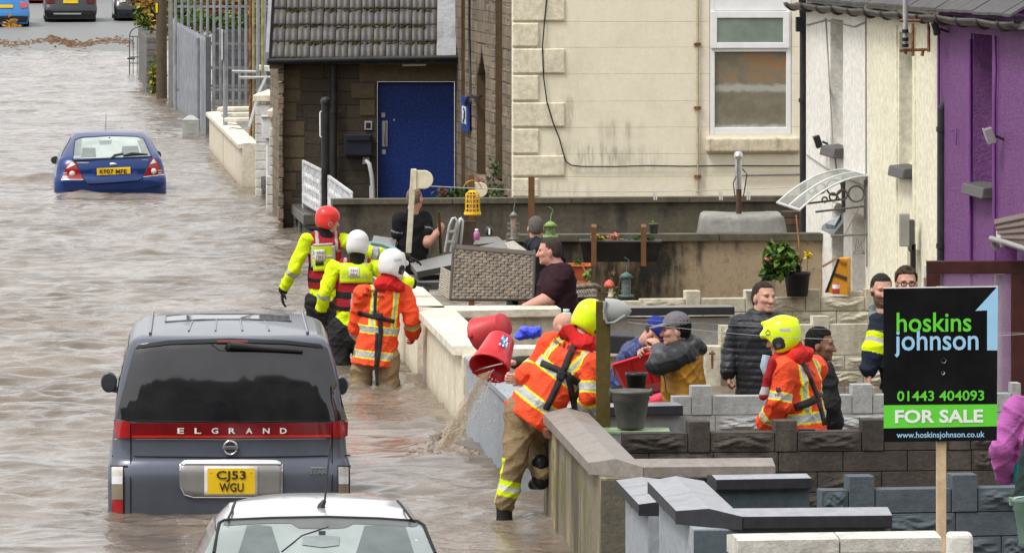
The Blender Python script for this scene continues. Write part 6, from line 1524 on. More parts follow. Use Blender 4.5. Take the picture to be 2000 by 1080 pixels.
def water_helmet(F_, col, hole=True):
    H = F_.H; q = F_.sc; M = F_.HM
    pr = [Ell(H(0, -.012, .040), V3(.108, .128, .112)*q, M, 's', .02), Ell(H(-.066, -.015, -.035), V3(.042, .062, .062)*q, M, 's', .03), Ell(H(.066, -.015, -.035), V3(.042, .062, .062)*q, M, 's', .03), Ell(H(0, -.065, -.025), V3(.080, .06, .065)*q, M, 's', .04)]
    def cf(v, z, t):
        l = F_.hl(v); c = paintc(len(v), col); x, y, zz = np.abs(l[:, 0]), l[:, 1], l[:, 2]
        if hole:
            r = np.hypot(y+.0, zz+.035); put(c, (x > .07) & (r < .026), tuple(np.array(col)*.5+.22)); put(c, (x > .07) & (r < .016), (.25, .16, .13))
            for yy in (-.05, -.01, .03): put(c, (np.abs(y-yy) < .010) & (zz > .138) & (x < .035) & (x > .012), (.08, .02, .02))
        put(c, np.abs(zz-.055-.1*y) < .0028, tuple(np.array(col)*.72)); return c
    return F_.cloth('helmet', pr, cf, M_shell, .0056, [(H(0, -.05, -.085), -M[:, 2]-.1*M[:, 1])], 0, subs=[Cap(H(-.05, .13, -.05), H(.05, .13, -.05), .078*q), Cap(H(0, .06, -.09), H(0, .13, -.10), .062*q)])
def base_cap(F_, col, brim=None, logo=None):
    H = F_.H; q = F_.sc; M = F_.HM
    pr = [Ell(H(0, -.014, .045), V3(.092, .112, .100)*q, M, 's', .02), Cap(H(0, .06, .05), H(0, .150, .034), .074*q, .058*q, 'b', .17, M[:, 2]+.15*M[:, 1], .012)]
    def cf(v, z, t):
        l = F_.hl(v); c = paintc(len(v), col); put(c, z == 'b', brim or col); put(c, (np.abs(l[:, 0]) < .0025) & (l[:, 2] > .08), tuple(np.array(col)*.5))
        if logo: put(c, (np.hypot(l[:, 0]-.03, l[:, 2]-.085) < .012) & (l[:, 1] > .03), logo)
        return c
    return F_.cloth('cap', pr, cf, M_cloth, .0055, [(H(0, .07, .020), -M[:, 2]-.15*M[:, 1])], .0015, subs=[Ell(H(0, -.012, .02), V3(.080, .098, .06)*q, M)])
FFG = 'fire and rescue crew in the flooded street'
GLOVE = (.02, .02, .022)
# ---------------- 1 red helmet
p1 = Figure('rescuer with red helmet and yellow drysuit, reaching his right arm over the tables', 57.5, dict(head=(641, 431), neck=(637, 458), ls=(599, 471, -.03), rs=(671, 469, .05), le=(573, 527, -.06), lw=(553, 566, .02), re=(722, 494, .10), rw=(792, 503, .2), lh=(615, 590), rh=(652, 590, .03), lk=(618, 655, .05), rk=(650, 655), la=(618, 735), ra=(652, 735)), (72, -8, 0), FFG)
p1.build(face={}, hands={'l': ((-.12, .2, -1), (1, .2, .2), .35, GLOVE), 'r': ((1, .3, -.25), (0, .1, -1), .3, GLOVE)})
DS = lambda f, drk: (lambda v, z, t: _ds(f, v, z, t, drk))
def _ds(F_, v, z, t, drk):
    c = paintc(len(v), YEL_HV); l = F_.tl(v)
    put(c, np.isin(z, ['lt', 'rt', 'lc', 'rc', 'foot']) | ((z == 'torso') & (l[:, 2] < drk)), BLK)
    for zn in ('lf', 'rf'): m = z == zn; put(c, m & (np.abs(t-.12) < .11), (.20, .20, .20)); put(c, m & (np.abs(t-.12) < .075), REFL); put(c, m & (t > .93), BLK)
    put(c, (l[:, 2] > F_.tl(F_.J['neck'][None])[0, 2]-.035) & (np.abs(l[:, 0]) < .12), BLK); return c
p1.cloth('drysuit', p1.torso(.02, .06)+p1.arms(.016, 1., r=(.066, .054, .042))+p1.legs(.022), DS(p1, .02), M_hv, .0095, amp=.011, seed=4); dsb = p1.last
def pfd(F_, hem, seed, yellow):
    pr = F_.torso(.040, 0, k=.03)[:2]+[Cap(F_.msh-F_.right*.07-F_.up*.04-F_.fwd*.045, F_.msh+F_.right*.07-F_.up*.04-F_.fwd*.045, .078, zone='top', k=.03)]+[Cap(lerp(F_.msh, F_.J[c+'s'], .52)-F_.up*.1, lerp(F_.msh, F_.J[c+'s'], .50)+F_.up*.05-F_.fwd*.015, .062, .056, 'strap', .9, F_.fwd, .03) for c in 'lr']
    def cf(v, z, t):
        l = F_.tl(v); c = paintc(len(v), (.36, .018, .028)); x = np.abs(l[:, 0]); h = l[:, 2]
        hh = F_.tl(F_.msh[None])[0, 2]
        put(c, (np.abs(x-.10) < .015) & (h > hh-.10), REFL); put(c, (np.abs(h-(hh-.27)) < .035) & (x < .2), BLK); put(c, (np.abs(h-(hh-.40)) < .02), BLK); put(c, (x < .014) & (h < hh-.24), REFL)
        put(c, (np.abs(h-hh+.10) < .009), (.2, .2, .2)); return c
    return F_.cloth('life_vest', pr, cf, M_cloth, .008, [(F_.mh+F_.up*hem, -F_.up)], .003, seed)
pfd(p1, .14, 3, 0)
patch_px(p1, [(611, 479), (649, 477), (650, 528), (612, 530)], mat('vest_panel_yellow', (.62, .78, .01), .6, vary=.2), 'vest_pocket', .014)
for x in (610, 651): strap_px(p1, [(x, 480), (x+1, 522)], 7, mat('vest_reflective', (.46, .46, .45), .5), 'vest_band', .004, .018)
for y in (479, 503): strap_px(p1, [(611, y), (650, y-2)], 5, mat('vest_reflective', (.46, .46, .45), .5), 'vest_band', .004, .019)
pt = patch_px(p1, [(614, 488), (634, 487), (635, 508), (615, 509)], M_ltrw, 'label', .022, 4)
decal_px(p1, 'TÂN', 624.5, 493.5, 14, 6, M_ltr, parent=pt, out=.030); decal_px(p1, 'FIRE', 625, 502, 14, 6, M_ltr, parent=pt, out=.030)
strap_px(p1, [(616, 515), (632, 514)], 8, M_strap, 'buckle', .008, .024)
p1.gaiter(BLK); water_helmet(p1, (.70, .045, .035))
# ---------------- 2 white rescue helmet
p2 = Figure('rescuer with white helmet and yellow drysuit standing just right of the red helmet', 55.6, dict(head=(699, 479, -.01), neck=(699, 508), ls=(652, 525), rs=(735, 523), le=(634, 572, -.05), lw=(626, 607, .03), re=(772, 546, .06), rw=(806, 554, .15), lh=(664, 640), rh=(705, 640), lk=(666, 705), rk=(706, 705), la=(666, 785), ra=(706, 785)), (12, -10, 0), FFG)
p2.build(hands={'l': ((0, .6, -1), (1, 0, .2), .6, GLOVE), 'r': ((1, .2, .0), (0, 0, -1), .25, GLOVE)})
p2.cloth('drysuit', p2.torso(.022, .06)+p2.arms(.018, 1., r=(.068, .056, .044))+p2.legs(.03), DS(p2, .03), M_hv, .0095, amp=.011, seed=5)
pfd(p2, .16, 6, 1)
patch_px(p2, [(664, 514), (727, 514), (728, 552), (664, 553)], mat('vest_panel_yellow', (.62, .78, .01), .6, vary=.2), 'vest_pocket', .014)
for y in (518, 541): strap_px(p2, [(665, y), (727, y)], 5, mat('vest_reflective', (.46, .46, .45), .5), 'vest_band', .004, .017)
pt = patch_px(p2, [(681, 522), (701, 522), (702, 541), (682, 542)], M_ltrw, 'label', .022, 4)
decal_px(p2, 'TÂN', 691, 528, 14, 5.6, M_ltr, parent=pt, out=.030); decal_px(p2, 'FIRE', 691.5, 536.5, 14, 5.6, M_ltr, parent=pt, out=.030)
p2.gaiter(BLK); water_helmet(p2, (.72, .72, .73), False)
# ---------------- 3 orange jacket in the water
p3 = Figure('firefighter with white helmet and orange reflective jacket wading knee deep beside the cream wall', 53.0, dict(head=(767, 520), neck=(758, 556), ls=(708, 574, -.05), rs=(789, 572, .06), le=(696, 640, .10), lw=(712, 668, .3), re=(805, 622, .05), rw=(806, 652, .28), lh=(712, 692), rh=(758, 693), lk=(703, 755, .02), rk=(757, 755), la=(703, 840), ra=(757, 840)), (42, -12, 0), FFG, girth=1.08)
p3.build(hands={'r': ((.1, .8, -.5), (-1, 0, 0), .7, (.35, .05, .04))})
p3.cloth('trousers', p3.torso(.0)[1:2]+p3.legs(.02, r=(.092, .085, .080)), TAN, M_cloth, .010, amp=.012, seed=8, wsc=.8)
hb_, lb_ = .27, .0
p3.cloth('jacket', p3.torso(.045, .15, .22)+p3.arms(.030, .97, r=(.066, .060, .052)), hv_col(p3, waist=.235, low=-.0, brace=.105, armb=(('rf', .12, .2), ('lf', .12, .2))), M_hv, .0085, [(p3.mh-p3.up*.10, -p3.up)], .009, 9); jb = p3.last
p3.cloth('hood', [Cap(p3.J['neck']+p3.right*a*.085-p3.fwd*.05+p3.up*.0, p3.J['neck']+p3.right*a*.06+p3.fwd*.05+p3.up*.03, .055, .05, 'h', k=.03) for a in (-1, 1)]+[Cap(p3.J['neck']-p3.right*.09-p3.fwd*.055-p3.up*.01, p3.J['neck']+p3.right*.09-p3.fwd*.055-p3.up*.01, .052, zone='h'), Cap(p3.J['neck']-p3.fwd*.05+p3.up*.02, p3.J['neck']-p3.fwd*.03+p3.up*.08, .07, .075, 'h')], (.60, .022, .02), M_cloth, .008, amp=.011, seed=3)
decal_px(p3, 'Tân ac Achub', 733, 567, 40, 7.5, M_ltr, ang=5, bvh=jb, bold=.022, out=.011); decal_px(p3, 'Fire & Rescue', 729, 577, 42, 7.5, M_ltr, ang=5, bvh=jb, bold=.022, out=.011)
strap_px(p3, [(737, 552), (733, 580), (732, 615)], 6, bvh=jb); strap_px(p3, [(699, 612), (735, 620), (771, 628)], 8, bvh=jb); strap_px(p3, [(742, 618), (744, 650), (738, 700), (735, 716)], 9, bvh=jb); strap_px(p3, [(736, 650), (734, 720), (737, 752)], 6, bvh=jb)
patch_px(p3, [(728, 610), (748, 612), (748, 624), (729, 622)], M_strap, 'buckle', .014, 4, jb)
jet_helmet(p3, (.74, .74, .73))
# ---------------- 4 leaning over the wall
p4 = Figure('firefighter in yellow helmet and orange jacket leaning over a wall, one boot in water', 41.2, dict(head=(1152, 628, .12), neck=(1136, 664, .05), ls=(1078, 672, .10), rs=(1156, 712, -.08), le=(1046, 716, .18), lw=(1022, 736, .05), re=(1152, 772, -.12), rw=(1147, 812, .0), lh=(1018, 800, .05), rh=(1064, 806, .0), lk=(1006, 895, -.02), rk=(1054, 866, .28), la=(985, 985, -.02), ra=(1055, 922, .06)), (38, -28, -14), FFG, girth=1.1)
p4.build(hands={'l': ((-1, -.1, -.15), (.1, 1, .3), 1.0), 'r': ((-.25, .3, -.8), (0, .7, -.5), .5, (.10, .11, .03))}, legs=False)
def tr_col(F_):
    def f(v, z, t):
        c = paintc(len(v), TAN)
        for zn, tc in (('lc', .66), ('rc', .12)):
            m = z == zn; put(c, m & (np.abs(t-tc) < .17), YEL_HV); put(c, m & (np.abs(t-tc) < .06), (.6, .6, .56))
        l = v @ np.array([1., 0, 0]); m = (z == 'lc'); 
        axp = F_.J['lk']+(F_.J['la']-F_.J['lk'])*t[:, None]; put(c, m & (l-axp[:, 0] < -.068), YEL_HV)
        return c
    return f
p4.cloth('trousers', p4.torso(.0)[1:2]+p4.legs(.012, .97, r=(.112, .080, .066)), tr_col(p4), M_cloth, .0085, amp=.013, seed=12, wsc=.8)
p4.cloth('boot', [Cap(p4.J['la']+V3(0, 0, .02), p4.J['la']-V3(0, 0, .12), .062, .056, 'b'), Cap(p4.J['la']-V3(0, 0, .12), p4.J['la']-V3(-.02, -.14, .14), .052, .04, 'b')], (.02, .02, .021), M_rub, .008, amp=.002)
p4.cloth('boot', [Cap(p4.J['ra']+V3(.0, 0, .07), p4.J['ra']-V3(0, 0, .05), .064, .060, 'b'), Cap(p4.J['ra']-V3(.0, 0, .055), p4.J['ra']-V3(.035, -.10, .085), .056, .048, 'b'), Cap(p4.J['ra']-V3(-.02, 0, .09), p4.J['ra']-V3(.06, -.05, .10), .03, .028, 'b')], (.02, .02, .021), M_rub, .0075, amp=.003)
p4.cloth('jacket', p4.torso(.045, .10, .12)+p4.arms(.030, .96, r=(.068, .062, .054)), hv_col(p4, waist=.34, low=.085, brace=.12, armb=(('ru', .75, .13), ('rf', .55, .28), ('lf', .2, .2)), hg=.030, e=.013), M_hv, .0078, [(p4.mh-p4.up*.075, -p4.up)], .010, 14); jb = p4.last
p4.cloth('hood', [Cap(p4.J['neck']+p4.right*a*.085-p4.fwd*.05, p4.J['neck']+p4.right*a*.07+p4.fwd*.05+p4.up*.03, .058, .05, 'h', k=.03) for a in (-1, 1)]+[Cap(p4.J['neck']-p4.right*.10-p4.fwd*.06-p4.up*.01, p4.J['neck']+p4.right*.10-p4.fwd*.06-p4.up*.01, .058, zone='h')], (.56, .02, .02), M_cloth, .0075, amp=.013, seed=3)
decal_px(p4, 'Tân ac Achub', 1115, 665, 58, 9.5, M_ltr, ang=25, bvh=jb, bold=.022, out=.011); decal_px(p4, 'Fire & Rescue', 1108, 677, 58, 9.5, M_ltr, ang=25, bvh=jb, bold=.022, out=.011)
strap_px(p4, [(1132, 655), (1113, 692), (1098, 730), (1084, 762), (1066, 800)], 13, bvh=jb); strap_px(p4, [(1056, 708), (1090, 722), (1130, 748)], 13, bvh=jb); strap_px(p4, [(1108, 728), (1116, 760), (1124, 806)], 12, bvh=jb)
patch_px(p4, [(1090, 722), (1106, 727), (1101, 744), (1086, 738)], M_strap, 'buckle', .016, 4, jb)
jet_helmet(p4, YEL_HV)
# ---------------- 5 right firefighter
p5 = Figure('firefighter in yellow helmet and orange jacket, facing left behind the dark block wall', 41.3, dict(head=(1527, 660), neck=(1545, 700), ls=(1532, 722, -.16), rs=(1592, 718, .18), le=(1522, 786, -.20), lw=(1496, 828, -.05), re=(1560, 790, .28), rw=(1510, 800, .3), lh=(1562, 868, -.10), rh=(1586, 868, .10), lk=(1556, 985), rk=(1590, 985), la=(1556, 1100), ra=(1590, 1100)), (-78, -14, 0), FFG, girth=1.12)
p5.build(hands={'l': ((-.5, .1, -.8), (0, 1, 0), .6, GLOVE)}, legs=True)
p5.cloth('jacket', p5.torso(.045, .16, .10)+p5.arms(.034, .97, r=(.070, .064, .052)), hv_col(p5, waist=.20, low=-.12, brace=.11, armb=(('lf', .62, .10), ('lu', .84, .09), ('rf', .3, .2)), hg=.030, e=.012), M_hv, .0078, [(p5.mh-p5.up*.15, -p5.up)], .010, 21); jb = p5.last
nk = p5.J['neck']; p5.cloth('hood', [Cap(nk+p5.right*a*.075-p5.fwd*.07, nk+p5.right*a*.085+p5.fwd*.06-p5.up*.0, .052, .048, 'h', k=.03) for a in (-1, 1)]+[Cap(nk-p5.right*.07-p5.fwd*.09+p5.up*.03, nk+p5.right*.07-p5.fwd*.09+p5.up*.03, .05, zone='h'), Cap(nk-p5.fwd*.06+p5.up*.02, nk-p5.fwd*.045+p5.up*.075, .075, .07, 'h')], (.62, .03, .025), M_cloth, .0075, amp=.011, seed=7)
p5.cloth('life_vest', [Cap(np.array(P(1508, 706, 41.08)), np.array(P(1491, 772, 41.08)), .030, .034, 'v')], lambda v, z, t: np.where((np.abs(H-(v[:, 2])-(763-YH)*41.05/F+.0)[:, None] < .028), np.array(REFL), np.array((.42, .02, .03))), M_cloth, .008, amp=.004)
decal_px(p5, 'Tân ac Achub', 1584, 722, 26, 6, M_ltr, ang=52, bvh=jb, bold=.022, out=.011); decal_px(p5, 'Fire & Rescue', 1576, 728, 26, 6, M_ltr, ang=52, bvh=jb, bold=.022, out=.011)
pt = patch_px(p5, [(1516, 756), (1524, 756), (1524, 765), (1516, 765)], mat('badge_dark', (.06, .02, .03), .6), 'badge', .010, 3, jb); decal_px(p5, 'FIRE', 1521, 771, 16, 4, M_ltr, bvh=jb)
strap_px(p5, [(1560, 694), (1580, 730), (1598, 775), (1612, 830)], 8, bvh=jb); strap_px(p5, [(1552, 796), (1580, 786), (1608, 772)], 15, bvh=jb)
jet_helmet(p5, YEL_HV)
mb = MB(); c = P(1497, 694, 41.1); mb.tube([c, c+Vector((-.015, 0, -.08)), c+Vector((.01, 0, -.15)), c+Vector((.05, 0, -.18))], [.03, .035, .03, .02], 10); mb.build('face_mask', mat('mask_blue', (.40, .50, .58), .3), p5.o)
# ---------------- 6 polo shirt
BG_ = 'residents clearing up in the front gardens'
p6 = Figure('fair haired man in a black polo shirt, gripping a stick beside the cream post', 61.5, dict(head=(810, 388), neck=(806, 414), ls=(782, 428, -.10), rs=(828, 427, .12), le=(776, 474, -.05), lw=(800, 496, .2), re=(833, 474, -.02), rw=(853, 455, .06), lh=(790, 520, -.05), rh=(822, 520, .05), lk=(790, 600), rk=(822, 600), la=(790, 670), ra=(822, 670)), (28, 2, 0), BG_, girth=1.22, skin=(.62, .33, .24))
p6.build(hair=(.46, .30, .20), skin_extra=p6.arms(.002, 1., 'r', r=(.060, .055, .036)), hands={'r': ((.55, .2, .6), (-.4, .6, .2), 1.25), 'l': ((.6, .3, -.2), (0, 0, -1), .6)})
def polo(v, z, t):
    c = paintc(len(v), (.014, .015, .018)); m = np.isin(z, ['lu', 'ru']); put(c, m & (np.abs(t-.84) < .05), (.30, .30, .30)); return c
p6.cloth('polo_shirt', p6.torso(.022, .06)+p6.arms(.022, .30, r=(.064, .06, .05))+[Cap(p6.J['neck']-p6.right*.05, p6.J['neck']+p6.right*.05, .036, zone='torso')], polo, M_cloth, .0095, amp=.007, seed=31)
p6.cloth('trousers', p6.legs(.02), BLK, M_cloth, .012, amp=.004)
p6.hair_mesh((.42, .29, .18), .001, amp=.002, back=-.05)
mb = MB(); mb.tube([P(857, 413, 61.5), P(861, 495, 61.6)], .016, 8); tag(mb.build('wooden_stick', mat('stick_brown', (.085, .045, .028), .7, vary=.3)), 'brown wooden stick held upright in the fist of the polo shirt man', 'stick')
# ---------------- 7 grey hair from behind
p7 = Figure('grey haired man seen from behind, in a dark hooded jacket by the feeders', 59.5, dict(head=(1046, 445), neck=(1047, 472), ls=(1006, 494), rs=(1088, 494), le=(998, 545, .05), lw=(1010, 590, .15), re=(1096, 545), rw=(1086, 590, .1), lh=(1027, 590), rh=(1067, 590), lk=(1027, 660), rk=(1067, 660), la=(1027, 740), ra=(1067, 740)), (-6, 0, 0), BG_)
p7.build(hair=(.22, .20, .18)); p7.hair_mesh((.27, .245, .215), .003, amp=.002, back=-.06)
p7.cloth('jacket', p7.torso(.035, .08)+p7.arms(.03, .97)+[Cap(p7.J['neck']-p7.right*.08-p7.fwd*.05-p7.up*.01, p7.J['neck']+p7.right*.08-p7.fwd*.05-p7.up*.01, .055, zone='hood'), Cap(p7.J['neck']-p7.fwd*.09-p7.up*.06, p7.J['neck']-p7.fwd*.06, .07, .06, 'hood')], lambda v, z, t: np.where((z == 'hood')[:, None], (.03, .035, .045), (.016, .017, .02)), M_cloth, .0095, amp=.011, seed=33)
# ---------------- 8 maroon T-shirt
p8 = Figure('grey haired man in a dark maroon t-shirt leaning his hand on the cream wall', 54.15, dict(head=(1073, 490), neck=(1087, 516), ls=(1099, 537, -.16), rs=(1078, 543, .20), le=(1070, 585, -.22), lw=(1027, 602, -.20), re=(1060, 600, .2), rw=(1030, 604, .12), lh=(1090, 645, -.10), rh=(1086, 645, .10), lk=(1090, 720, -.1), rk=(1086, 720, .1), la=(1090, 800, -.1), ra=(1086, 800, .1)), (-88, -4, 0), BG_, girth=1.6, skin=(.60, .31, .24), sc=1.06)
p8.build(hair=(.085, .06, .048), face=dict(stub=.12), skin_extra=p8.arms(.006, 1., 'l', r=(.064, .056, .038)), hands={'l': ((-1, .0, -.05), (0, .2, -1), .35), 'r': ((-1, .0, -.05), (0, .2, -1), .35)})
p8.hair_mesh((.12, .09, .075), .004, amp=.003, line=.06, seed=5)
p8.cloth('t_shirt', p8.torso(.028, .10)+p8.arms(.026, .34, r=(.072, .068, .05)), (.030, .011, .017), M_cloth, .0085, amp=.011, seed=35)
p8.cloth('trousers', p8.legs(.03), (.03, .032, .04), M_cloth, .012, amp=.004)
# ---------------- 9 bald man bending
p9 = Figure('bald man bending behind the cream wall with a red bucket', 46.6, dict(head=(1103, 640, .0), neck=(1118, 668, .08), ls=(1090, 690, .0), rs=(1140, 684, .22), le=(1048, 706, -.08), lw=(1004, 708, -.30), re=(1120, 735, .25), rw=(1080, 740, .1), lh=(1140, 775, .2), rh=(1178, 775, .35), lk=(1140, 870, .2), rk=(1175, 870, .3), la=(1140, 980, .2), ra=(1175, 980, .3)), (-50, -45, 0), BG_)
p9.build(hair=(.25, .17, .12), face=dict(bald=True), hands={'l': ((-1, -.1, -.3), (.0, .5, 1), .8)})
p9.cloth('jumper', p9.torso(.03, .05)+p9.arms(.022, .95), (.045, .047, .030), M_cloth, .0095, amp=.011, seed=37)
p9.cloth('trousers', p9.legs(.02), BLK, M_cloth, .012, amp=.004)
# ---------------- 10 blue cap
p10 = Figure('man in a blue cap and navy jacket, bowing over the red tub', 45.6, dict(head=(1279, 652, -.05), neck=(1258, 668, .05), ls=(1234, 684, .22), rs=(1240, 690, -.18), le=(1258, 730, .2), lw=(1290, 725, .2), re=(1240, 742, -.16), rw=(1268, 748, -.05), lh=(1205, 775, .16), rh=(1208, 778, -.16), lk=(1212, 865, .1), rk=(1214, 865, -.1), la=(1206, 970, .1), ra=(1206, 970, -.1)), (112, -42, 0), BG_)
p10.build(hair=(.06, .045, .035), face=dict(stub=.2), hands={'r': ((1, .1, -.3), (0, .3, 1), .7)})
p10.cloth('jacket', p10.torso(.035, .08)+p10.arms(.032, .95)+[Cap(p10.J['neck']-p10.right*.05, p10.J['neck']+p10.right*.05, .055, zone='torso')], (.018, .032, .125), M_puff, .009, amp=.013, seed=39)
p10.cloth('trousers', p10.legs(.02), BLK, M_cloth, .012, amp=.004); base_cap(p10, (.022, .035, .235))
# ---------------- 11 grey cap
p11 = Figure('person in a grey cap with a black and mustard jacket, gripping the red tub', 44.0, dict(head=(1319, 644), neck=(1340, 674), ls=(1336, 692, -.18), rs=(1326, 694, .18), le=(1284, 712, -.26), lw=(1290, 682, -.16), re=(1292, 716, .2), rw=(1278, 690, .2), lh=(1340, 796, -.11), rh=(1336, 796, .11), lk=(1334, 890, -.1), rk=(1330, 890, .1), la=(1334, 1000, -.1), ra=(1330, 1000, .1)), (-96, -3, 0), BG_, girth=1.42)
p11.build(hair=(.02, .016, .014), face=dict(smile=1.), hands={'l': ((-.35, .2, .45), (-.3, .5, -.5), 1.2), 'r': ((-.6, -.1, .2), (0, -.5, -.6), 1.0)})
p11.hair_mesh((.018, .015, .014), .012, amp=.011, back=-.10, seed=8)
def mus(v, z, t):
    l = p11.tl(v); c = paintc(len(v), (.40, .19, .018)); hh = p11.tl(p11.msh[None])[0, 2]
    put(c, (l[:, 2] > hh-.005) & (z == 'torso'), (.026, .028, .030)); put(c, np.isin(z, ['lu', 'ru', 'lf', 'rf', 'hood']), (.026, .028, .030)); m = z == 'lf'; put(c, m & (t > .45), (.08, .085, .095)); return c
nk = p11.J['neck']
p11.cloth('jacket', p11.torso(.055, .12, .05)+p11.arms(.024, .93, r=(.064, .060, .046))+[Cap(nk-p11.fwd*.07-p11.right*.07, nk-p11.fwd*.07+p11.right*.07, .06, zone='hood'), Cap(nk-p11.fwd*.10-p11.up*.03, nk-p11.fwd*.05+p11.up*.03, .06, .055, 'hood')], mus, M_puff, .0082, amp=.011, seed=41)
strap_px(p11, [(1292, 722), (1298, 742), (1301, 766)], 1.6, M_seam, 'zip', .002, .004)
p11.cloth('trousers', p11.legs(.02), BLK, M_cloth, .012, amp=.004); base_cap(p11, (.17, .16, .175), (.19, .18, .19), (.5, .5, .5))
# ---------------- 12 quilted jacket
p12 = Figure('smiling man with short brown hair and a black quilted jacket, fist at his side', 44.4, dict(head=(1492, 581), neck=(1483, 612), rs=(1443, 634, .04), ls=(1529, 632, -.05), re=(1429, 686, .06), rw=(1422, 728, -.02), le=(1553, 690, -.02), lw=(1545, 745, -.1), rh=(1463, 782, .03), lh=(1511, 782, -.03), rk=(1463, 890), lk=(1511, 890), ra=(1463, 1000), la=(1511, 1000)), (148, 2, 3), BG_, girth=1.2)
p12.build(hair=(.075, .048, .032), face=dict(smile=.9), hands={'r': ((.0, -.1, -1), (.9, .2, 0), 1.35), 'l': ((0, 0, -1), (-1, 0, 0), .6)})
p12.hair_mesh((.085, .055, .036), .004, amp=.004, line=.06, seed=6)
def quilt(p):
    q = p-p12.mh; h = q @ p12.up; return wrinkle(p, .005, 1., 43)-.007*np.abs(np.sin(h*math.pi/.052))**.6+.003
v_, f_ = None, None
pr12 = p12.torso(.045, .10, .04)+p12.arms(.022, .97, r=(.062, .056, .046), cuff=.0)+[Cap(p12.J['neck']-p12.right*.045-p12.up*.01, p12.J['neck']+p12.right*.045-p12.up*.01, .052, zone='torso')]
v_, f_ = sdf_mesh(pr12, .0078, [(p12.mh-p12.up*.06, -p12.up)], quilt); np_mesh('quilted_jacket', v_, f_, paintc(len(v_), (.020, .022, .027)), M_puff, p12.o)
p12.cloth('trousers', p12.legs(.022), (.014, .014, .015), M_cloth, .012, amp=.005)
# ---------------- 13 dark haired young man
p13 = Figure('young man with black hair and a black jacket, standing behind the right firefighter', 42.6, dict(head=(1603, 672), neck=(1597, 702), rs=(1612, 728, -.18), ls=(1586, 726, .18), re=(1624, 790, -.2), rw=(1634, 832, -.12), le=(1590, 790, .2), lw=(1600, 835, .2), rh=(1604, 860, -.1), lh=(1598, 860, .1), rk=(1604, 960, -.1), lk=(1598, 960, .1), ra=(1604, 1075, -.1), la=(1598, 1075, .1)), (104, -5, 0), BG_, skin=SKIND)
p13.build(hair=(.012, .010, .010), face=dict(stub=.3), hands={'r': ((.2, 0, -1), (-.3, .8, 0), .7)})
p13.hair_mesh((.014, .012, .012), .010, amp=.007, line=.06, seed=9)
p13.cloth('jacket', p13.torso(.04, .10)+p13.arms(.034, .95)+[Cap(p13.J['neck']-p13.fwd*.06-p13.right*.06, p13.J['neck']-p13.fwd*.06+p13.right*.06, .055, zone='torso')], (.024, .025, .028), M_cloth, .009, amp=.009, seed=45)
p13.cloth('trousers', p13.legs(.02), BLK, M_cloth, .012, amp=.004)
# ---------------- 14 bearded man
p14 = Figure('bearded man behind the for sale board in a navy jacket with yellow arm band', 44.0, dict(head=(1722, 566), neck=(1728, 600), rs=(1722, 632, .0), ls=(1802, 634, -.05), re=(1707, 682, -.08), rw=(1698, 722, -.1), le=(1815, 700), lw=(1812, 760), rh=(1742, 790), lh=(1790, 790), rk=(1742, 895), lk=(1790, 895), ra=(1742, 1005), la=(1790, 1005)), (168, -6, 0), BG_, girth=1.1)
p14.build(hair=(.055, .042, .036), face=dict(beard=(.045, .032, .026)), hands={'r': ((-.15, -.2, -1), (.8, .3, 0), .35)})
p14.hair_mesh((.05, .042, .038), .005, amp=.004, line=.058, seed=12)
def nav(v, z, t):
    c = paintc(len(v), (.016, .022, .038)); l = p14.tl(v); put(c, (z == 'ru') & (t > .45) , YEL_HV); put(c, (z == 'ru') & (np.abs(t-.75) < .08), REFL); put(c, (z == 'rf') & (t < .18), YEL_HV)
    put(c, (z == 'torso') & (l[:, 2] > .30) & (l[:, 0] > .115), (.20, .235, .24)); return c
p14.cloth('jacket', p14.torso(.04, .10)+p14.arms(.032, .96, r=(.070, .060, .05))+[Cap(np.array(P(1712, 600, 44.05)), np.array(P(1705, 650, 44.1)), .055, .05, 'grey')], lambda v, z, t: np.where((z == 'grey')[:, None], (.22, .25, .25), nav(v, z, t)), M_cloth, .0085, amp=.011, seed=47)
p14.cloth('trousers', p14.legs(.02), BLK, M_cloth, .012, amp=.004)
# ---------------- 15 glasses
p15 = Figure('curly haired man in black glasses peering over the top of the for sale board', 45.6, dict(head=(1770, 552), neck=(1773, 588), rs=(1735, 612, .02), ls=(1815, 612, -.02), re=(1730, 680), rw=(1735, 740), le=(1822, 680), lw=(1816, 740), rh=(1752, 770), lh=(1798, 770), rk=(1752, 870), lk=(1798, 870), ra=(1752, 980), la=(1798, 980)), (176, -3, 0), BG_)
p15.build(hair=(.12, .07, .045), face=dict(stub=.25))
p15.hair_mesh((.13, .080, .052), .013, amp=.010, line=.062, seed=14)
p15.cloth('jacket', p15.torso(.035, .08)+p15.arms(.03, .96)+[Cap(p15.J['neck']+p15.right*a*.05, p15.J['neck']+p15.right*a*.13-p15.up*.0, .05, .045, 'torso') for a in (-1, 1)], (.50, .03, .035), M_cloth, .009, amp=.006, seed=49)
p15.cloth('trousers', p15.legs(.02), BLK, M_cloth, .012, amp=.004)
gm = MB()
for sx in (-1, 1):
    gm.tube([Vector(p15.H(sx*.032+.024*math.cos(a), .104, .002+.0185*math.sin(a))) for a in [k*math.pi/8 for k in range(17)]], .0036, 6); gm.tube([Vector(p15.H(sx*.056, .102, .008)), Vector(p15.H(sx*.083, .0, .006))], .003, 5)
gm.tube([Vector(p15.H(-.008, .106, .006)), Vector(p15.H(.008, .106, .006))], .003, 5); gm.build('glasses', M_black, p15.o)
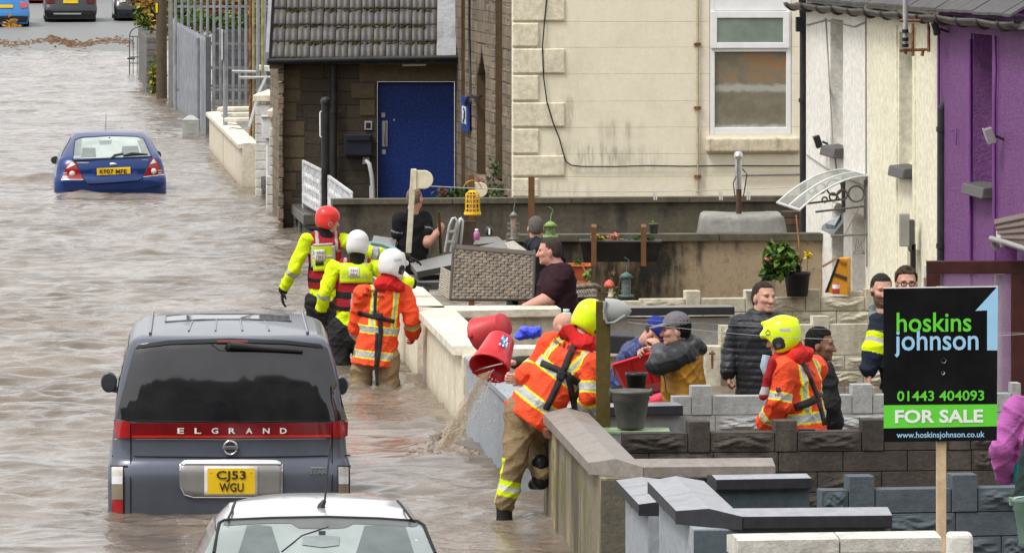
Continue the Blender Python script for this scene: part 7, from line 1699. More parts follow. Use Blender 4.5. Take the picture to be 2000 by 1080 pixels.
# ---------------- 16 purple jacket at the right edge
p16 = Figure('person in a purple and teal waterproof at the right edge, seen from behind', 36.2, dict(head=(2040, 700), neck=(2030, 742), ls=(1984, 800, -.02), rs=(2086, 800, .05), le=(1956, 878, -.06), lw=(1966, 930, .08), re=(2100, 880), rw=(2090, 950), lh=(2010, 985), rh=(2066, 985), lk=(2010, 1110), rk=(2066, 1110), la=(2010, 1230), ra=(2066, 1230)), (10, 0, 0), None, girth=1.1)
p16.build(hair=(.10, .07, .05)); p16.hair_mesh((.10, .07, .05), .012)
def purp(v, z, t):
    l = p16.tl(v); c = paintc(len(v), (.43, .115, .37)); put(c, (z == 'torso') & (l[:, 2] < .36+1.0*(l[:, 0]+.10)), (.015, .20, .21)); return c
p16.cloth('waterproof', p16.torso(.05, .14, .06)+p16.arms(.030, .97, r=(.064, .058, .046)), purp, M_cloth, .0085, amp=.014, seed=51)
p16.cloth('trousers', p16.legs(.02), BLK, M_cloth, .014, amp=.004)
# ---------------- 17 dark green coat at the corner
p17 = Figure('person in a dark green coat at the bottom right corner holding a green bucket', 31.0, dict(head=(2099, 770), neck=(2096, 815), ls=(2036, 872), rs=(2154, 872), le=(2012, 975, -.05), lw=(2018, 1030, -.12), re=(2174, 960), rw=(2164, 1040), lh=(2059, 1090), rh=(2126, 1090), lk=(2059, 1220), rk=(2126, 1220), la=(2059, 1360), ra=(2126, 1360)), (0, 0, 0), None)
p17.build(hair=(.05, .04, .035), hands={'l': ((0, 0, -1), (0, 1, 0), 1.2)}); p17.hair_mesh((.05, .04, .035), .012)
p17.cloth('coat', p17.torso(.05, .3, .1)+p17.arms(.05, .95, r=(.075, .066, .055)), (.020, .040, .036), M_cloth, .010, amp=.009, seed=53)
p17.cloth('trousers', p17.legs(.02), BLK, M_cloth, .014, amp=.004)
# ================================================================== things in the gardens
M_wood = wall_mat('brown_post_wood', (.17, .085, .035), (.06, .03, .015), .5, .4, sscale=12, grain=.2)
M_post = wall_mat('olive_post_wood', (.105, .075, .022), (.045, .036, .012), .5, .5, moss=(.09, .09, .015), mossamt=.5, sscale=12, grain=.25)
M_cpost = wall_mat('cream_post_paint', (.62, .57, .44), (.35, .3, .2), .3, .3, grain=.1)
M_cplas = mat('cream_plastic_reel', (.66, .60, .45), .4)
M_wire = mat('line_white', (.55, .55, .52), .5)
M_terr = mat('terracotta_plastic', (.46, .10, .035), .45, vary=.15)
M_gbox = mat('green_plastic', (.10, .16, .14), .5)
def post(label, px, py0, py1, Y, w=.065, m=None, name='wooden_post', px1=None, zb=None):
    a = P(px, py0, Y); b = P(px if px1 is None else px1, py1, Y)
    if zb is not None: b.z = zb
    h = w/2; v = [b+Vector(q) for q in ((-h,-h,0),(h,-h,0),(h,h,0),(-h,h,0))]+[a+Vector(q) for q in ((-h,-h,0),(h,-h,0),(h,h,0),(-h,h,0))]
    o = MB().hexa(v).build(name, m or M_wood, bevel=.005); tag(o, label, 'post'); return o
post('leaning cream painted post with a washing line reel on top', 808, 330, 494, 60.9, .06, M_cpost, px1=798)
def reel(label, px, py, Y, r=.1):
    c = P(px, py, Y); t = thing('line_reel', label, 'reel', c)
    b = MB(); pts = [c+Vector((r*math.cos(a)*1.0, 0, r*math.sin(a))) for a in [R(-100+200*k/14) for k in range(15)]]
    pts = [c+Vector((-r*.9, 0, r))]+pts[::-1]+[c+Vector((-r*.9, 0, -r))]
    b.prism([p-Vector((0, .035, 0)) for p in pts], (0, .015, 0)); b.prism([p+Vector((0, .035, 0)) for p in pts], (0, .015, 0)); b.build('reel_cover', M_cplas, t, bevel=.006)
    b = MB(); b.lathe([(0, -.03), (r*.72, -.03), (r*.74, 0), (r*.72, .03), (0, .03)], Matrix.Translation(c) @ Matrix.Rotation(R(90), 4, 'X'), 20); b.build('reel_drum', mat('reel_line', (.55, .50, .38), .6, vary=.25, scale=40), t)
    b = MB(); b.box(c+Vector((-r*.95, 0, .0)), (.03, .10, r*2.2)); b.build('reel_bracket', M_cplas, t, bevel=.005)
reel('cream washing line reel fixed to the leaning cream post', 828, 351, 60.85)
reel('cream washing line reel behind the yellow bird feeder', 938, 371, 64.5, .085)
ln = MB(); pts = []
for k in range(41):
    t_ = k/40; px = lerp(838, 1545, t_); pts.append(P(px, 364+10*math.sin(t_*math.pi)+2*t_, lerp(61.95, 67, t_)))
ln.tube(pts, .0045, 4); tag(ln.build('washing_line', M_wire), 'thin white washing line from the cream post across the gable', 'line')
pg = MB()
for px in (1278, 1406, 1460):
    c = P(px, 379, lerp(61.95, 67, (px-838)/707)); pg.box(c+Vector((0, 0, -.02)), (.02, .02, .1)); pg.box(c+Vector((.025, 0, -.025)), (.015, .02, .09))
tag(pg.build('clothes_peg', mat('clear_peg', (.6, .6, .58), .3)), 'pale clothes pegs left hanging on the washing line', 'pegs')
post('brown wooden post rising behind the grey haired man', 1038, 345, 470, 62.3, .07, zb=-.6)
post('brown wooden post holding the yellow bird feeder', 921, 341, 520, 63.4, .065, zb=-.6)
# yellow caged feeder
c = P(923, 398, 63.2); yf = thing('bird_feeder', 'bright yellow caged bird feeder hanging from a hoop', 'bird feeder', c, 'bird feeders in the gardens'); s = F/63.2
yel = mat('feeder_yellow', (.80, .47, .01), .4)
b = MB()
for k in range(12):
    a = k*math.pi/6; b.tube([c+Vector((r_*math.cos(a), r_*math.sin(a), z)) for r_, z in ((.045, .135), (.075, .11), (.078, .0), (.078, -.06), (.092, -.12))], .0055, 4)
for z, r_ in ((.10, .077), (.05, .078), (0, .078), (-.055, .079), (-.095, .086)): b.tube([c+Vector((r_*math.cos(a), r_*math.sin(a), z)) for a in [k*math.pi/10 for k in range(21)]], .005, 4)
b.build('cage', yel, yf)
b = MB(); b.lathe([(0, -.135), (.095, -.13), (.098, -.10), (.09, -.10)], Matrix.Translation(c), 20); b.lathe([(.05, .13), (.04, .15), (0, .155)], Matrix.Translation(c), 16); b.build('tray', yel, yf)
b = MB(); b.lathe([(.036, -.10), (.036, .12)], Matrix.Translation(c), 14); b.build('seed_tube', mat('seed', (.42, .26, .14), .7, vary=.4, scale=50), yf)
b = MB(); b.tube([c+Vector((.10*math.cos(a), 0, .16+.10*math.sin(a))) for a in [k*math.pi/12 for k in range(13)]], .006, 5); b.build('hoop', mat('brass_wire', (.45, .30, .06), .4, .6), yf)
def tube_feeder(label, px, py, Y, h, r, col, top, pk=2.2):
    c = P(px, py, Y); t = thing('bird_feeder', label, 'bird feeder', c, 'bird feeders in the gardens')
    MB().lathe([(r, -h/2), (r, h/2)], Matrix.Translation(c), 14).build('seed_tube', col, t)
    b = MB(); b.lathe([(0, h/2+.06), (r*.8, h/2+.04), (r*1.7, h/2), (r, h/2)], Matrix.Translation(c), 16); b.lathe([(0, -h/2-.02), (r*1.7, -h/2-.015), (r*1.7, -h/2+.01), (r, -h/2+.01)], Matrix.Translation(c), 16); b.build('feeder_cap', top, t)
    b = MB()
    for z in (-.25, .0, .22): b.tube([c+Vector((-r*pk, 0, z*h)), c+Vector((r*pk, 0, z*h))], .006, 5); b.tube([c+Vector((r*pk*.9*math.cos(a), r*pk*.9*math.sin(a), z*h-.01)) for a in [k*math.pi/6 for k in range(13)]], .004, 4)
    b.tube([c+Vector((0, 0, h/2+.05)), c+Vector((.01, 0, h/2+.13)), c+Vector((.03, 0, h/2+.18)), c+Vector((-.02, 0, h/2+.21))], .005, 4); b.build('perch', top, t)
tube_feeder('pewter tube bird feeder with perches left of the grey haired man', 1003, 445, 61.5, .24, .032, mat('seed_pale', (.34, .26, .20), .6, vary=.4, scale=50), mat('pewter', (.20, .22, .21), .5, .4))
tube_feeder('green capped round feeder half hidden behind the grey haired man', 1075, 452, 61.0, .11, .05, mat('green_mesh', (.20, .26, .12), .6, vary=.5, scale=40), mat('feeder_green', (.22, .34, .10), .5), 1.1)
tube_feeder('teal capped mesh feeder standing behind the cream blocks', 1223, 560, 58.4, .19, .048, mat('mesh_grey', (.13, .17, .16), .5, vary=.5, scale=60), mat('teal_cap', (.08, .15, .14), .5), 1.08)
# step ladder, bottles
l_ = MB()
for dx, dy in ((0, 0), (.10, .06)):
    l_.tube([P(869, 492, 61)+Vector((dx, dy, 0)), P(878, 440, 61)+Vector((dx, dy, 0)), P(884, 427, 61)+Vector((dx*.8, dy, 0)), P(888, 426, 61)+Vector((dx*.6, dy, 0)), P(893, 432, 61)+Vector((dx*.6, dy, 0)), P(880, 492, 61)+Vector((dx, dy, 0))], .016, 8)
for py in (452, 472): l_.box(P(881, py, 61.03), (.09, .1, .02))
tag(l_.build('step_ladder', mat('ladder_aluminium', (.50, .50, .49), .4, .5)), 'folded aluminium step ladder beside the man with the stick', 'ladder')
def bottle(name, label, px, py, Y, h, r, col, cap, cat='bottle'):
    c = P(px, py, Y); o = MB().lathe([(0, 0), (r, 0), (r, h*.62), (r*.8, h*.72), (r*.45, h*.8), (r*.45, h*.9), (0, h*.9)], Matrix.Translation(c), 16).build(name, col); tag(o, label, cat)
    MB().lathe([(r*.55, h*.84), (r*.55, h), (0, h)], Matrix.Translation(c), 12).build('cap', cap, o)
bottle('bottle', 'pink and white bottle standing on the dark table edge', 931, 469, 60.5, .12, .032, mat('pink_bottle', (.50, .16, .36), .4), M_pvc)
bottle('bottle', 'mint green squeeze bottle standing beside the bald man', 1106, 630, 50.0, .12, .05, mat('mint', (.42, .62, .50), .4), mat('mint_cap', (.5, .68, .56), .4))
b = MB(); c = P(955, 452, 60.5); b.lathe([(0, -.05), (.035, -.045), (.045, 0), (.03, .05), (0, .06)], Matrix.Translation(c), 14); o = b.build('small_lantern', mat('lantern_black', (.03, .03, .035), .3)); tag(o, 'small black and white ornament on the dark table edge', 'ornament')
b = MB(); b.box(c+Vector((.005, -.04, 0)), (.018, .02, .07)); b.build('white_flash', M_pvc, o, bevel=.005)
# heaped table tops
M_tab = wall_mat('wet_grey_board', (.20, .20, .195), (.09, .09, .09), .2, .5, rough=.3, grain=.1); M_tabe = mat('board_edge', (.055, .05, .045), .6)
def slab(name, label, pts, th, m, me, cat='table top'):
    """board through four measured corners (px, py, depth)"""
    q = [P(*p) for p in pts]; n = (q[1]-q[0]).cross(q[3]-q[0]).normalized()
    if n.z < 0: n = -n
    mb = MB(); mb.vf(q, [(0, 1, 2, 3)], 0); lo_ = [p-n*th for p in q]; mb.vf(q+lo_, [(0, 1, 5, 4), (1, 2, 6, 5), (2, 3, 7, 6), (3, 0, 4, 7), (7, 6, 5, 4)], 1)
    o = mb.build(name, [m, me], bevel=.004); tag(o, label, cat); return o
slab('table_top', 'wet grey table top tilted up against the heap of garden furniture', [(814, 531, 58.0), (1003, 494, 58.6), (987, 469, 61.0), (801, 514, 60.2)], .06, M_tab, M_tabe)
slab('table_top', 'dark grey board lying flat beneath the tilted table top', [(735, 552, 57.6), (858, 551, 57.6), (865, 536, 59.8), (775, 537, 60)], .08, M_tab, M_tabe)
slab('table_top', 'narrow wet board edge rising behind the wicker back towards the posts', [(924, 478, 61), (985, 472, 61), (972, 462, 62), (930, 463, 62)], .05, M_tab, M_tabe)
slab('table_top', 'grey board propped behind the white helmeted rescuer', [(722, 487, 60), (770, 487, 60), (775, 466, 61.5), (730, 460, 61.5)], .04, M_tab, M_tabe)
for i, (a_, b_, lb) in enumerate((((752, 470), (775, 462), 'short dark timber block behind the white helmet'), ((895, 478), (930, 432), 'dark brown board standing on end beside the ladder'))):
    mb = MB(); pxprism(mb, [(a_[0], a_[1]), (b_[0], a_[1]), (b_[0], b_[1]), (a_[0], b_[1])], 61.8, .06); tag(mb.build('timber_piece', mat('dark_timber', (.06, .04, .028), .8, vary=.4), bevel=.006), lb, 'timber')
hs_ = MB(); hs_.tube([P(722, 475, 58.5), P(745, 478, 58.6), P(770, 486, 58.6), P(785, 497, 58.5)], .022, 8); tag(hs_.build('hose', mat('hose_teal', (.22, .38, .36), .4)), 'pale teal hose looped behind the white helmets', 'hose')
# rattan
def weave(mb, a, b, c, d, nu, nv, amp=.014, mi=0):
    """woven panel between corners a b (bottom) and d c (top): staggered flat strands over a dark base"""
    a, b, c, d = [Vector(q) for q in (a, b, c, d)]; n = (b-a).cross(d-a).normalized(); rs = random.Random(nu*7+nv)
    if n.y > 0: n = -n
    Q = lambda u, v: lerp(lerp(a, b, u), lerp(d, c, u), v)
    for j in range(nv):
        for i in range(-1, nu):
            u0 = (i+.5*(j % 2)+.03)/nu; u1 = (i+1+.5*(j % 2)-.03)/nu; u0, u1 = max(0, u0), min(1, u1)
            if u1-u0 < .2/nu: continue
            v0, v1 = (j+.07)/nv, (j+.93)/nv; k = rs.uniform(.6, 1.2)
            rows = [[Q(lerp(u0, u1, t_), lerp(v0, v1, w_))+n*(amp*k*math.sin(math.pi*t_)**.6*(1 if w_ == .5 else .55)+.003) for t_ in (0, .12, .5, .88, 1)] for w_ in (0, .5, 1)]
            mb.grid(rows, mi, False)
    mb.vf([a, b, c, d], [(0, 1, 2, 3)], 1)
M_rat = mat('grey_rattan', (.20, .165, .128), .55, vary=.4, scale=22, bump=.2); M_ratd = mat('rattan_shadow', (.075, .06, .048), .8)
M_ratl = mat('pale_rattan', (.36, .32, .26), .6, vary=.35, scale=22)
rt = thing('rattan_sofa', 'grey woven rattan sofa tipped on its side on the cream wall', 'sofa', P(960, 585, 54.6))
mb = MB(); a, b, c, d = P(880, 585, 54.5), P(1041, 585, 54.6), P(1044, 500, 54.9), P(886, 487, 54.8); weave(mb, a, b, c, d, 11, 16); mb.build('back_panel', [M_rat, M_ratd], rt)
mb = MB(); e, f = P(857, 572, 56.2), P(862, 520, 56.4); weave(mb, e, a, lerp(a, d, .55), f, 4, 12); mb.build('side_panel', [M_ratl, M_ratd], rt)
mb = MB(); mb.hexa([a, b, b+Vector((0, .55, .05)), a+Vector((0, .55, .05)), d, c, c+Vector((0, .5, .02)), d+Vector((0, .5, .02))]); 
for p, q in ((d, c), (c, b), (a, b), (a, d), (d, d+Vector((0, .5, .02))), (c, c+Vector((0, .5, .02)))): mb.tube([p, q], .016, 6)
mb.build('frame', M_ratd, rt)
mb = MB(); mb.vf([c+Vector((-.22, .1, .02)), c+Vector((0, .02, .0)), P(1003, 470, 56.8), P(985, 474, 56.8)], [(0, 1, 2, 3)]); mb.build('arm_panel', M_ratl, rt, solid=.03)
r2 = thing('rattan_chair', 'worn rattan armchair arm poking out behind the maroon t-shirt', 'chair', P(1150, 580, 56.4))
mb = MB(); weave(mb, P(1124, 582, 56.2), P(1165, 581, 56.2), P(1170, 560, 56.6), P(1126, 562, 56.6), 8, 5); mb.tube([P(1124, 561, 56.3), P(1160, 558, 56.3), P(1171, 562, 56.4), P(1168, 572, 56.4)], .028, 8); mb.build('arm', [M_rat, M_ratd], r2)
mb = MB(); mb.hexa([P(1124, 590, 56.3), P(1160, 590, 56.3), P(1160, 588, 57), P(1124, 588, 57), P(1124, 582, 56.3), P(1160, 582, 56.3), P(1160, 580, 57), P(1124, 580, 57)]); mb.build('frame', M_ratd, r2)
# flower trough on the party wall
rs = random.Random(21)
ft = thing('flower_trough', 'long black flower trough of primroses hooked on the blotched wall', 'planter', P(1212, 512, 62.5))
mb = MB(); q = [P(1140, 512, 62.6), P(1283, 511, 62.6), P(1283, 511, 62.85), P(1140, 512, 62.85), P(1134, 471, 62.5), P(1290, 472, 62.5), P(1290, 470, 62.92), P(1134, 469, 62.92)]
mb.vf(q, [(3, 2, 1, 0), (0, 1, 5, 4), (1, 2, 6, 5), (2, 3, 7, 6), (3, 0, 4, 7)])
for a_, b_ in ((4, 5), (5, 6), (6, 7), (7, 4)): mb.tube([q[a_], q[b_]], .016, 6, 1)
mb.build('trough', [M_black, mat('grey_rim', (.075, .078, .08), .5)], ft); mb = MB(); mb.hexa([lerp(q[k], q[k+4], .3) for k in range(4)]+[lerp(q[k], q[k+4], .82) for k in range(4)]); mb.build('soil', mat('soil', (.04, .028, .018), .95, vary=.4), ft)  # trough rim is a lighter grey than its black sides
for px in (1160, 1257):
    mb = MB(); pxprism(mb, [(px-5, 520), (px+5, 520), (px+5, 447), (px-5, 447)], 62.38, .06); mb.hexa([P(px-5, 447, 62.38), P(px+5, 447, 62.38), P(px+5, 441, 63.2), P(px-5, 441, 63.2), P(px-5, 444, 62.38), P(px+5, 444, 62.38), P(px+5, 438, 63.2), P(px-5, 438, 63.2)]); mb.build('hanger', M_wood, ft)
def plant(name, label, parts, mats, cat='plant', stems=()):
    mb = MB()
    for c, rad, n, size, mis in parts: leaves(mb, c, rad, n, size, rs, mis)
    for pts, r_ in stems: mb.tube([P(*p) for p in pts], r_, 5, len(mats)-1)
    tag(mb.build(name, mats), label, cat)
M_stem = mat('stem_brown', (.20, .13, .06), .7); M_yf = mat('petal_yellow', (.72, .55, .03), .6, vary=.3); M_pf = mat('petal_pink', (.68, .26, .20), .6, vary=.3); M_leafd = mat('leaf_fresh', (.10, .20, .03), .55, vary=.4)
plant('primrose', 'yellow primroses at the left of the black trough', [(P(1168, 469, 62.7), (.1, .07, .04), 90, .05, (0, 0, 1)), (P(1182, 473, 62.7), (.07, .06, .03), 50, .05, (1, 1, 0))], [M_yf, M_leafd])
plant('primrose', 'pink primroses in the middle of the black trough', [(P(1201, 466, 62.7), (.06, .05, .035), 50, .05, (0, 0, 1)), (P(1212, 472, 62.7), (.08, .06, .03), 60, .05, (1,))], [M_pf, M_leafd])
plant('primrose', 'leafy green plant at the right of the black trough', [(P(1257, 470, 62.7), (.15, .07, .04), 130, .06, (0, 1))], [M_leafd, M_lf2])
def pot(name, label, px, py, Y, r0, r1, h, m, cat='plant pot', soil=True, rim=True):
    c = P(px, py, Y); mb = MB(); mb.lathe([(0, .0), (r0, 0), (r1, h*.86), (r1*1.06, h*.86), (r1*1.07, h), (r1*.97, h), (r1*.9, h*.82), (r0*.9, .03), (0, .03)] if rim else [(0, 0), (r0, 0), (r1, h), (r1*.95, h), (r0*.92, .02), (0, .02)], Matrix.Translation(c), 28)
    o = mb.build(name, m); tag(o, label, cat)
    if soil: MB().lathe([(0, h*.82), (r1*.9, h*.81)], Matrix.Translation(c), 20).build('soil', mat('soil', (.04, .028, .018), .95, vary=.4), o)
    return o
pot('plant_pot', 'small grey pot on top of the blotched wall', 1277, 457, 63.25, .04, .055, .12, mat('pot_grey', (.13, .13, .135), .5))
plant('seedling', 'tiny seedling in the small grey pot', [(P(1275, 438, 63.25), (.04, .03, .02), 24, .04, (0,))], [M_leafd])
pot('plant_pot', 'big black pot with a leafy plant on the cream blocks', 1557, 579, 57.6, .105, .132, .25, M_black)
plant('potted_shrub', 'leafy green shrub leaning out of the big black pot', [(P(1520, 512, 57.5), (.13, .13, .14), 420, .10, (0, 0, 1, 2)), (P(1506, 532, 57.5), (.07, .08, .10), 150, .09, (0, 1)), (P(1537, 505, 57.6), (.09, .09, .12), 160, .09, (0, 2, 1)), (P(1500, 508, 57.4), (.02, .02, .02), 10, .05, (3,))], [M_leafd, M_lf2, M_lf3, M_pf, M_stem], 'plant', [([(1557, 536, 57.6), (1540, 515, 57.6), (1518, 505, 57.5)], .008), ([(1550, 536, 57.6), (1530, 520, 57.5), (1508, 530, 57.4)], .007)])
st = MB(); st.tube([P(1565, 536, 57.6), P(1560, 470, 57.6), P(1555, 420, 57.6)], .009, 6); tag(st.build('garden_cane', mat('cane', (.36, .19, .08), .6)), 'orange brown cane stuck in the big black pot', 'cane')
plant('daffodil', 'single yellow flower on a thin stem in the big black pot', [(P(1578, 498, 57.6), (.012, .012, .025), 26, .05, (0,))], [M_yf, M_stem], 'flower', [([(1576, 536, 57.6), (1577, 520, 57.6), (1578, 500, 57.6)], .004)])
def trough(label, pts, Y, m):
    mb = MB(); (x0, y0), (x1, y1) = pts; d = .2
    q = [P(x0+3, y1, Y), P(x1-3, y1, Y), P(x1-3, y1-2, Y+d), P(x0+3, y1-2, Y+d), P(x0, y0+4, Y-.02), P(x1, y0+4, Y-.02), P(x1, y0, Y+d+.4), P(x0, y0, Y+d+.4)]
    mb.vf(q, [(3, 2, 1, 0), (0, 1, 5, 4), (1, 2, 6, 5), (2, 3, 7, 6), (3, 0, 4, 7)])
    for a_, b_ in ((4, 5), (5, 6), (6, 7), (7, 4)): mb.tube([q[a_], q[b_]], .014, 6)
    o = mb.build('trough', m); tag(o, label, 'planter', 'terracotta coloured troughs'); MB().vf([lerp(q[k], q[k+4], .8) for k in range(4)], [(0, 1, 2, 3)]).build('soil', mat('soil', (.04, .028, .018), .95, vary=.4), o)
trough('upper terracotta coloured trough just right of the maroon t-shirt', ((1108, 516), (1152, 545)), 59.5, M_terr)
trough('lower terracotta coloured trough just right of the maroon t-shirt', ((1104, 550), (1150, 566)), 58.6, mat('terracotta_dark', (.30, .06, .025), .5, vary=.2))
plant('seedling', 'straggling green plant in the terracotta troughs', [(P(1128, 517, 59.6), (.08, .05, .03), 40, .05, (0,)), (P(1147, 548, 59.2), (.02, .02, .09), 30, .05, (0,))], [M_leafd, M_stem], 'plant', [([(1138, 520, 59.4), (1148, 540, 59.2), (1155, 556, 59.2)], .006)])
tm = thing('toadstool_ornament', 'red toadstool garden ornament on a cream stalk by dry stems', 'ornament', P(1190, 580, 58.3))
MB().lathe([(.03, 0), (.022, .06), (.028, .10), (0, .10)], Matrix.Translation(P(1193, 579, 58.3)), 14).build('stalk', M_cplas, tm)
MB().lathe([(.0, .005), (.05, 0), (.055, .018), (.04, .055), (.015, .075), (0, .078)], Matrix.Translation(P(1190, 561, 58.3)), 18).build('toadstool_cap', mat('toadstool_red', (.62, .12, .075), .45, vary=.35, scale=26), tm)
plant('dry_stems', 'thin dry stems and weeds sprouting beside the toadstool', [(P(1203, 572, 58.5), (.09, .06, .06), 60, .04, (0, 1)), (P(1196, 537, 58.5), (.03, .02, .03), 16, .03, (1,))], [M_leafd, M_stem], 'plant', [([(1197, 578, 58.5), (1195, 550, 58.5), (1200, 524, 58.5)], .004), ([(1195, 552, 58.5), (1188, 530, 58.5)], .003), ([(1206, 580, 58.5), (1210, 550, 58.5), (1213, 534, 58.5)], .004)])
plant('wall_weeds', 'weeds with small red flowers along the foot of the stone hall', [(P(880, 378, 70.6), (.25, .1, .07), 150, .06, (0, 1)), (P(945, 378, 70.8), (.3, .1, .09), 190, .06, (0, 1)), (P(862, 374, 70.6), (.04, .03, .03), 20, .04, (2,)), (P(938, 358, 70.8), (.06, .03, .05), 26, .04, (2,)), (P(965, 345, 72.5), (.1, .1, .2), 80, .06, (0, 1))], [M_lf1, M_lf2, mat('petal_red', (.5, .03, .06), .6), M_stem])
pot('food_tub', 'small white plastic tub on the cream blocks', 1468, 578, 57.5, .05, .066, .062, M_pvc, 'tub', False)
# yellow cardboard box and can
cb = MB(); q = [(1611, 571), (1655, 577), (1655, 506), (1636, 505)]; cb.prism([P(x, y, 57.7) for x, y in q], (.05, .25, 0)); bx = cb.build('cardboard_box', mat('box_orange', (.62, .27, .015), .6, vary=.12)); tag(bx, 'orange cardboard tool box tipped on end against the white cottage', 'box')
cb = MB(); cb.prism([P(x, y, 57.695) for x, y in ((1611, 571), (1617, 571), (1640, 506), (1636, 505))], (0, .004, 0)); cb.build('black_edge', M_black, bx)
cb = MB(); cb.prism([P(x, y, 57.69) for x, y in ((1630, 533), (1655, 541), (1655, 548), (1628, 538))], (0, .004, 0)); cb.build('tool_picture', mat('picture_grey', (.06, .05, .045), .6), bx)
v, f = fit_text('TITAN', .105, .035); cb = MB(); c0 = P(1647, 514, 57.688); cb.vf([c0+Vector((p.x*.8, -p.z, p.y-.12*p.x)) for p in v], f); cb.build('lettering', M_ink, bx)
cb = MB(); cb.hexa([P(1604, 520, 57.9), P(1607, 523, 57.9), P(1636, 507, 57.8), P(1633, 503, 57.8), P(1604, 520, 58.1), P(1607, 523, 58.1), P(1636, 507, 58.0), P(1633, 503, 58.0)]); cb.build('flap', mat('card_plain', (.45, .28, .16), .8), bx)
c = P(1633, 574, 57.45); o = MB().lathe([(0, 0), (.036, 0), (.038, .01), (.038, .10), (.032, .11), (0, .11)], Matrix.Translation(c), 18).build('drinks_can', mat('can_red', (.60, .07, .05), .3, .3)); tag(o, 'red and white drinks can on the cream blocks by the orange box', 'can'); MB().lathe([(.0385, .055), (.0385, .098)], Matrix.Translation(c), 18).build('can_band', M_pvc, o)
cb = MB(); cb.box(P(1672, 575, 57.9), (.15, .12, .07)); tag(cb.build('stone_block', M_creamcop, bevel=.01), 'pale stone block lying at the doorstep of the white cottage', 'block')
# covered box with a flue behind the blotched wall
cv = thing('covered_stove', 'grey sheet covered garden box with a flue pipe behind the blotched wall', 'garden box', P(1450, 455, 66))
mb = MB(); rows = []
for k, (z, ins) in enumerate(((470, -.02), (452, .0), (430, .02), (421, .035), (417, .07), (416, .2))):
    a0, a1 = P(1365, z, 66).x+ins, P(1534, z, 66).x-ins; zz = P(0, z, 66).z; y0, y1 = 65.6+ins, 66.6-ins; row = []
    for (xa, ya), (xb, yb) in (((a0, y0), (a1, y0)), ((a1, y0), (a1, y1)), ((a1, y1), (a0, y1)), ((a0, y1), (a0, y0))):
        for t_ in [i/8 for i in range(8)]: row.append(Vector((lerp(xa, xb, t_), lerp(ya, yb, t_)+.015*math.sin(t_*20+z), zz-.012*math.sin(t_*math.pi)*(k > 2))))
    rows.append(row+[row[0]])
mb.grid(rows, 0, True); mb.vf(rows[-1][:-1], [tuple(range(32))]); mb.build('cover_sheet', wall_mat('grey_sheet', (.30, .295, .27), (.12, .12, .11), .3, .5, rough=.35, grain=.1), cv)
mb = MB(); mb.tube([P(1443, 425, 66), P(1443, 368, 66)], .032, 12); mb.build('flue_base', wall_mat('rusty_flue', (.10, .055, .035), (.04, .03, .025), .4, .5, sscale=16), cv)
mb = MB(); mb.tube([P(1443, 370, 66), P(1442, 334, 66), P(1442, 306, 66)], [.036, .042, .036], 14); mb.lathe([(.05, -.02), (.052, .03), (.03, .06), (0, .065)], Matrix.Translation(P(1442, 306, 66)), 14); mb.lathe([(0, -.04), (.038, -.03), (.04, .01), (0, .015)], Matrix.Translation(P(1442, 306, 65.93)) @ Matrix.Rotation(R(90), 4, 'X'), 14); mb.build('flue_top', mat('flue_steel', (.55, .55, .54), .25, .9), cv)
mb = MB(); mb.tube([P(1438, 345, 65.9), P(1432, 358, 65.9), P(1436, 385, 65.9)], .007, 5); mb.tube([P(1450, 330, 65.9), P(1459, 340, 65.9), P(1452, 385, 65.9)], .007, 5); mb.build('wire', M_black, cv)
# big post with the grey reel by the leaning firefighter
post('thick olive brown post beside the leaning firefighter', 1178, 588, 828, 40.85, .104, M_post, zb=-.6)
c = P(1205, 607, 40.75); gr = thing('rotary_line_head', 'grey plastic line reel shaped like a shell on the olive post', 'reel', c)
M_gpl = mat('reel_grey', (.36, .375, .36), .4, vary=.08); mb = MB(); rows = []
for i in range(13):
    t_ = i/12; x = lerp(-.085, .105, t_); hh = (.078*(1-max(0, (t_-.25)/.75)**2.2)**.7+.004) if t_ < 1 else .004; zc = -.012*t_+.01; row = []
    for k in range(20): a = 2*math.pi*k/20; row.append(c+Vector((x, .05*hh/.08*math.cos(a), zc+hh*math.sin(a))))
    rows.append(row+[row[0]])
mb.grid(rows, 0, True); mb.vf(rows[0][:-1], [tuple(range(20))]); mb.build('housing', M_gpl, gr)
mb = MB(); mb.tube([c+Vector((-.08, -.05, .07)), c+Vector((-.095, -.055, 0)), c+Vector((-.075, -.05, -.085)), c+Vector((-.02, -.06, -.08)), c+Vector((.06, -.03, -.03))], .012, 6); mb.box(c+Vector((-.09, 0, 0)), (.02, .09, .13)); mb.build('rim', mat('reel_grey_dark', (.25, .26, .25), .45), gr, bevel=.004)
ln = MB()
for y0, y1, y2 in ((628, 662, 652), (622, 643, 650)):
    pts = []
    for k in range(25): t_ = k/24; pts.append(P(lerp(1215, 2010, t_), lerp(y0, y2, t_)+(y1-(y0+y2)/2)*math.sin(math.pi*t_), lerp(40.75, 39.5, t_)))
    ln.tube(pts, .0019 if y0 == 628 else .0009, 4)
tag(ln.build('washing_line', mat('line_grey', (.36, .37, .37), .5)), 'thin grey washing line stretched from the olive post to the right edge', 'line')
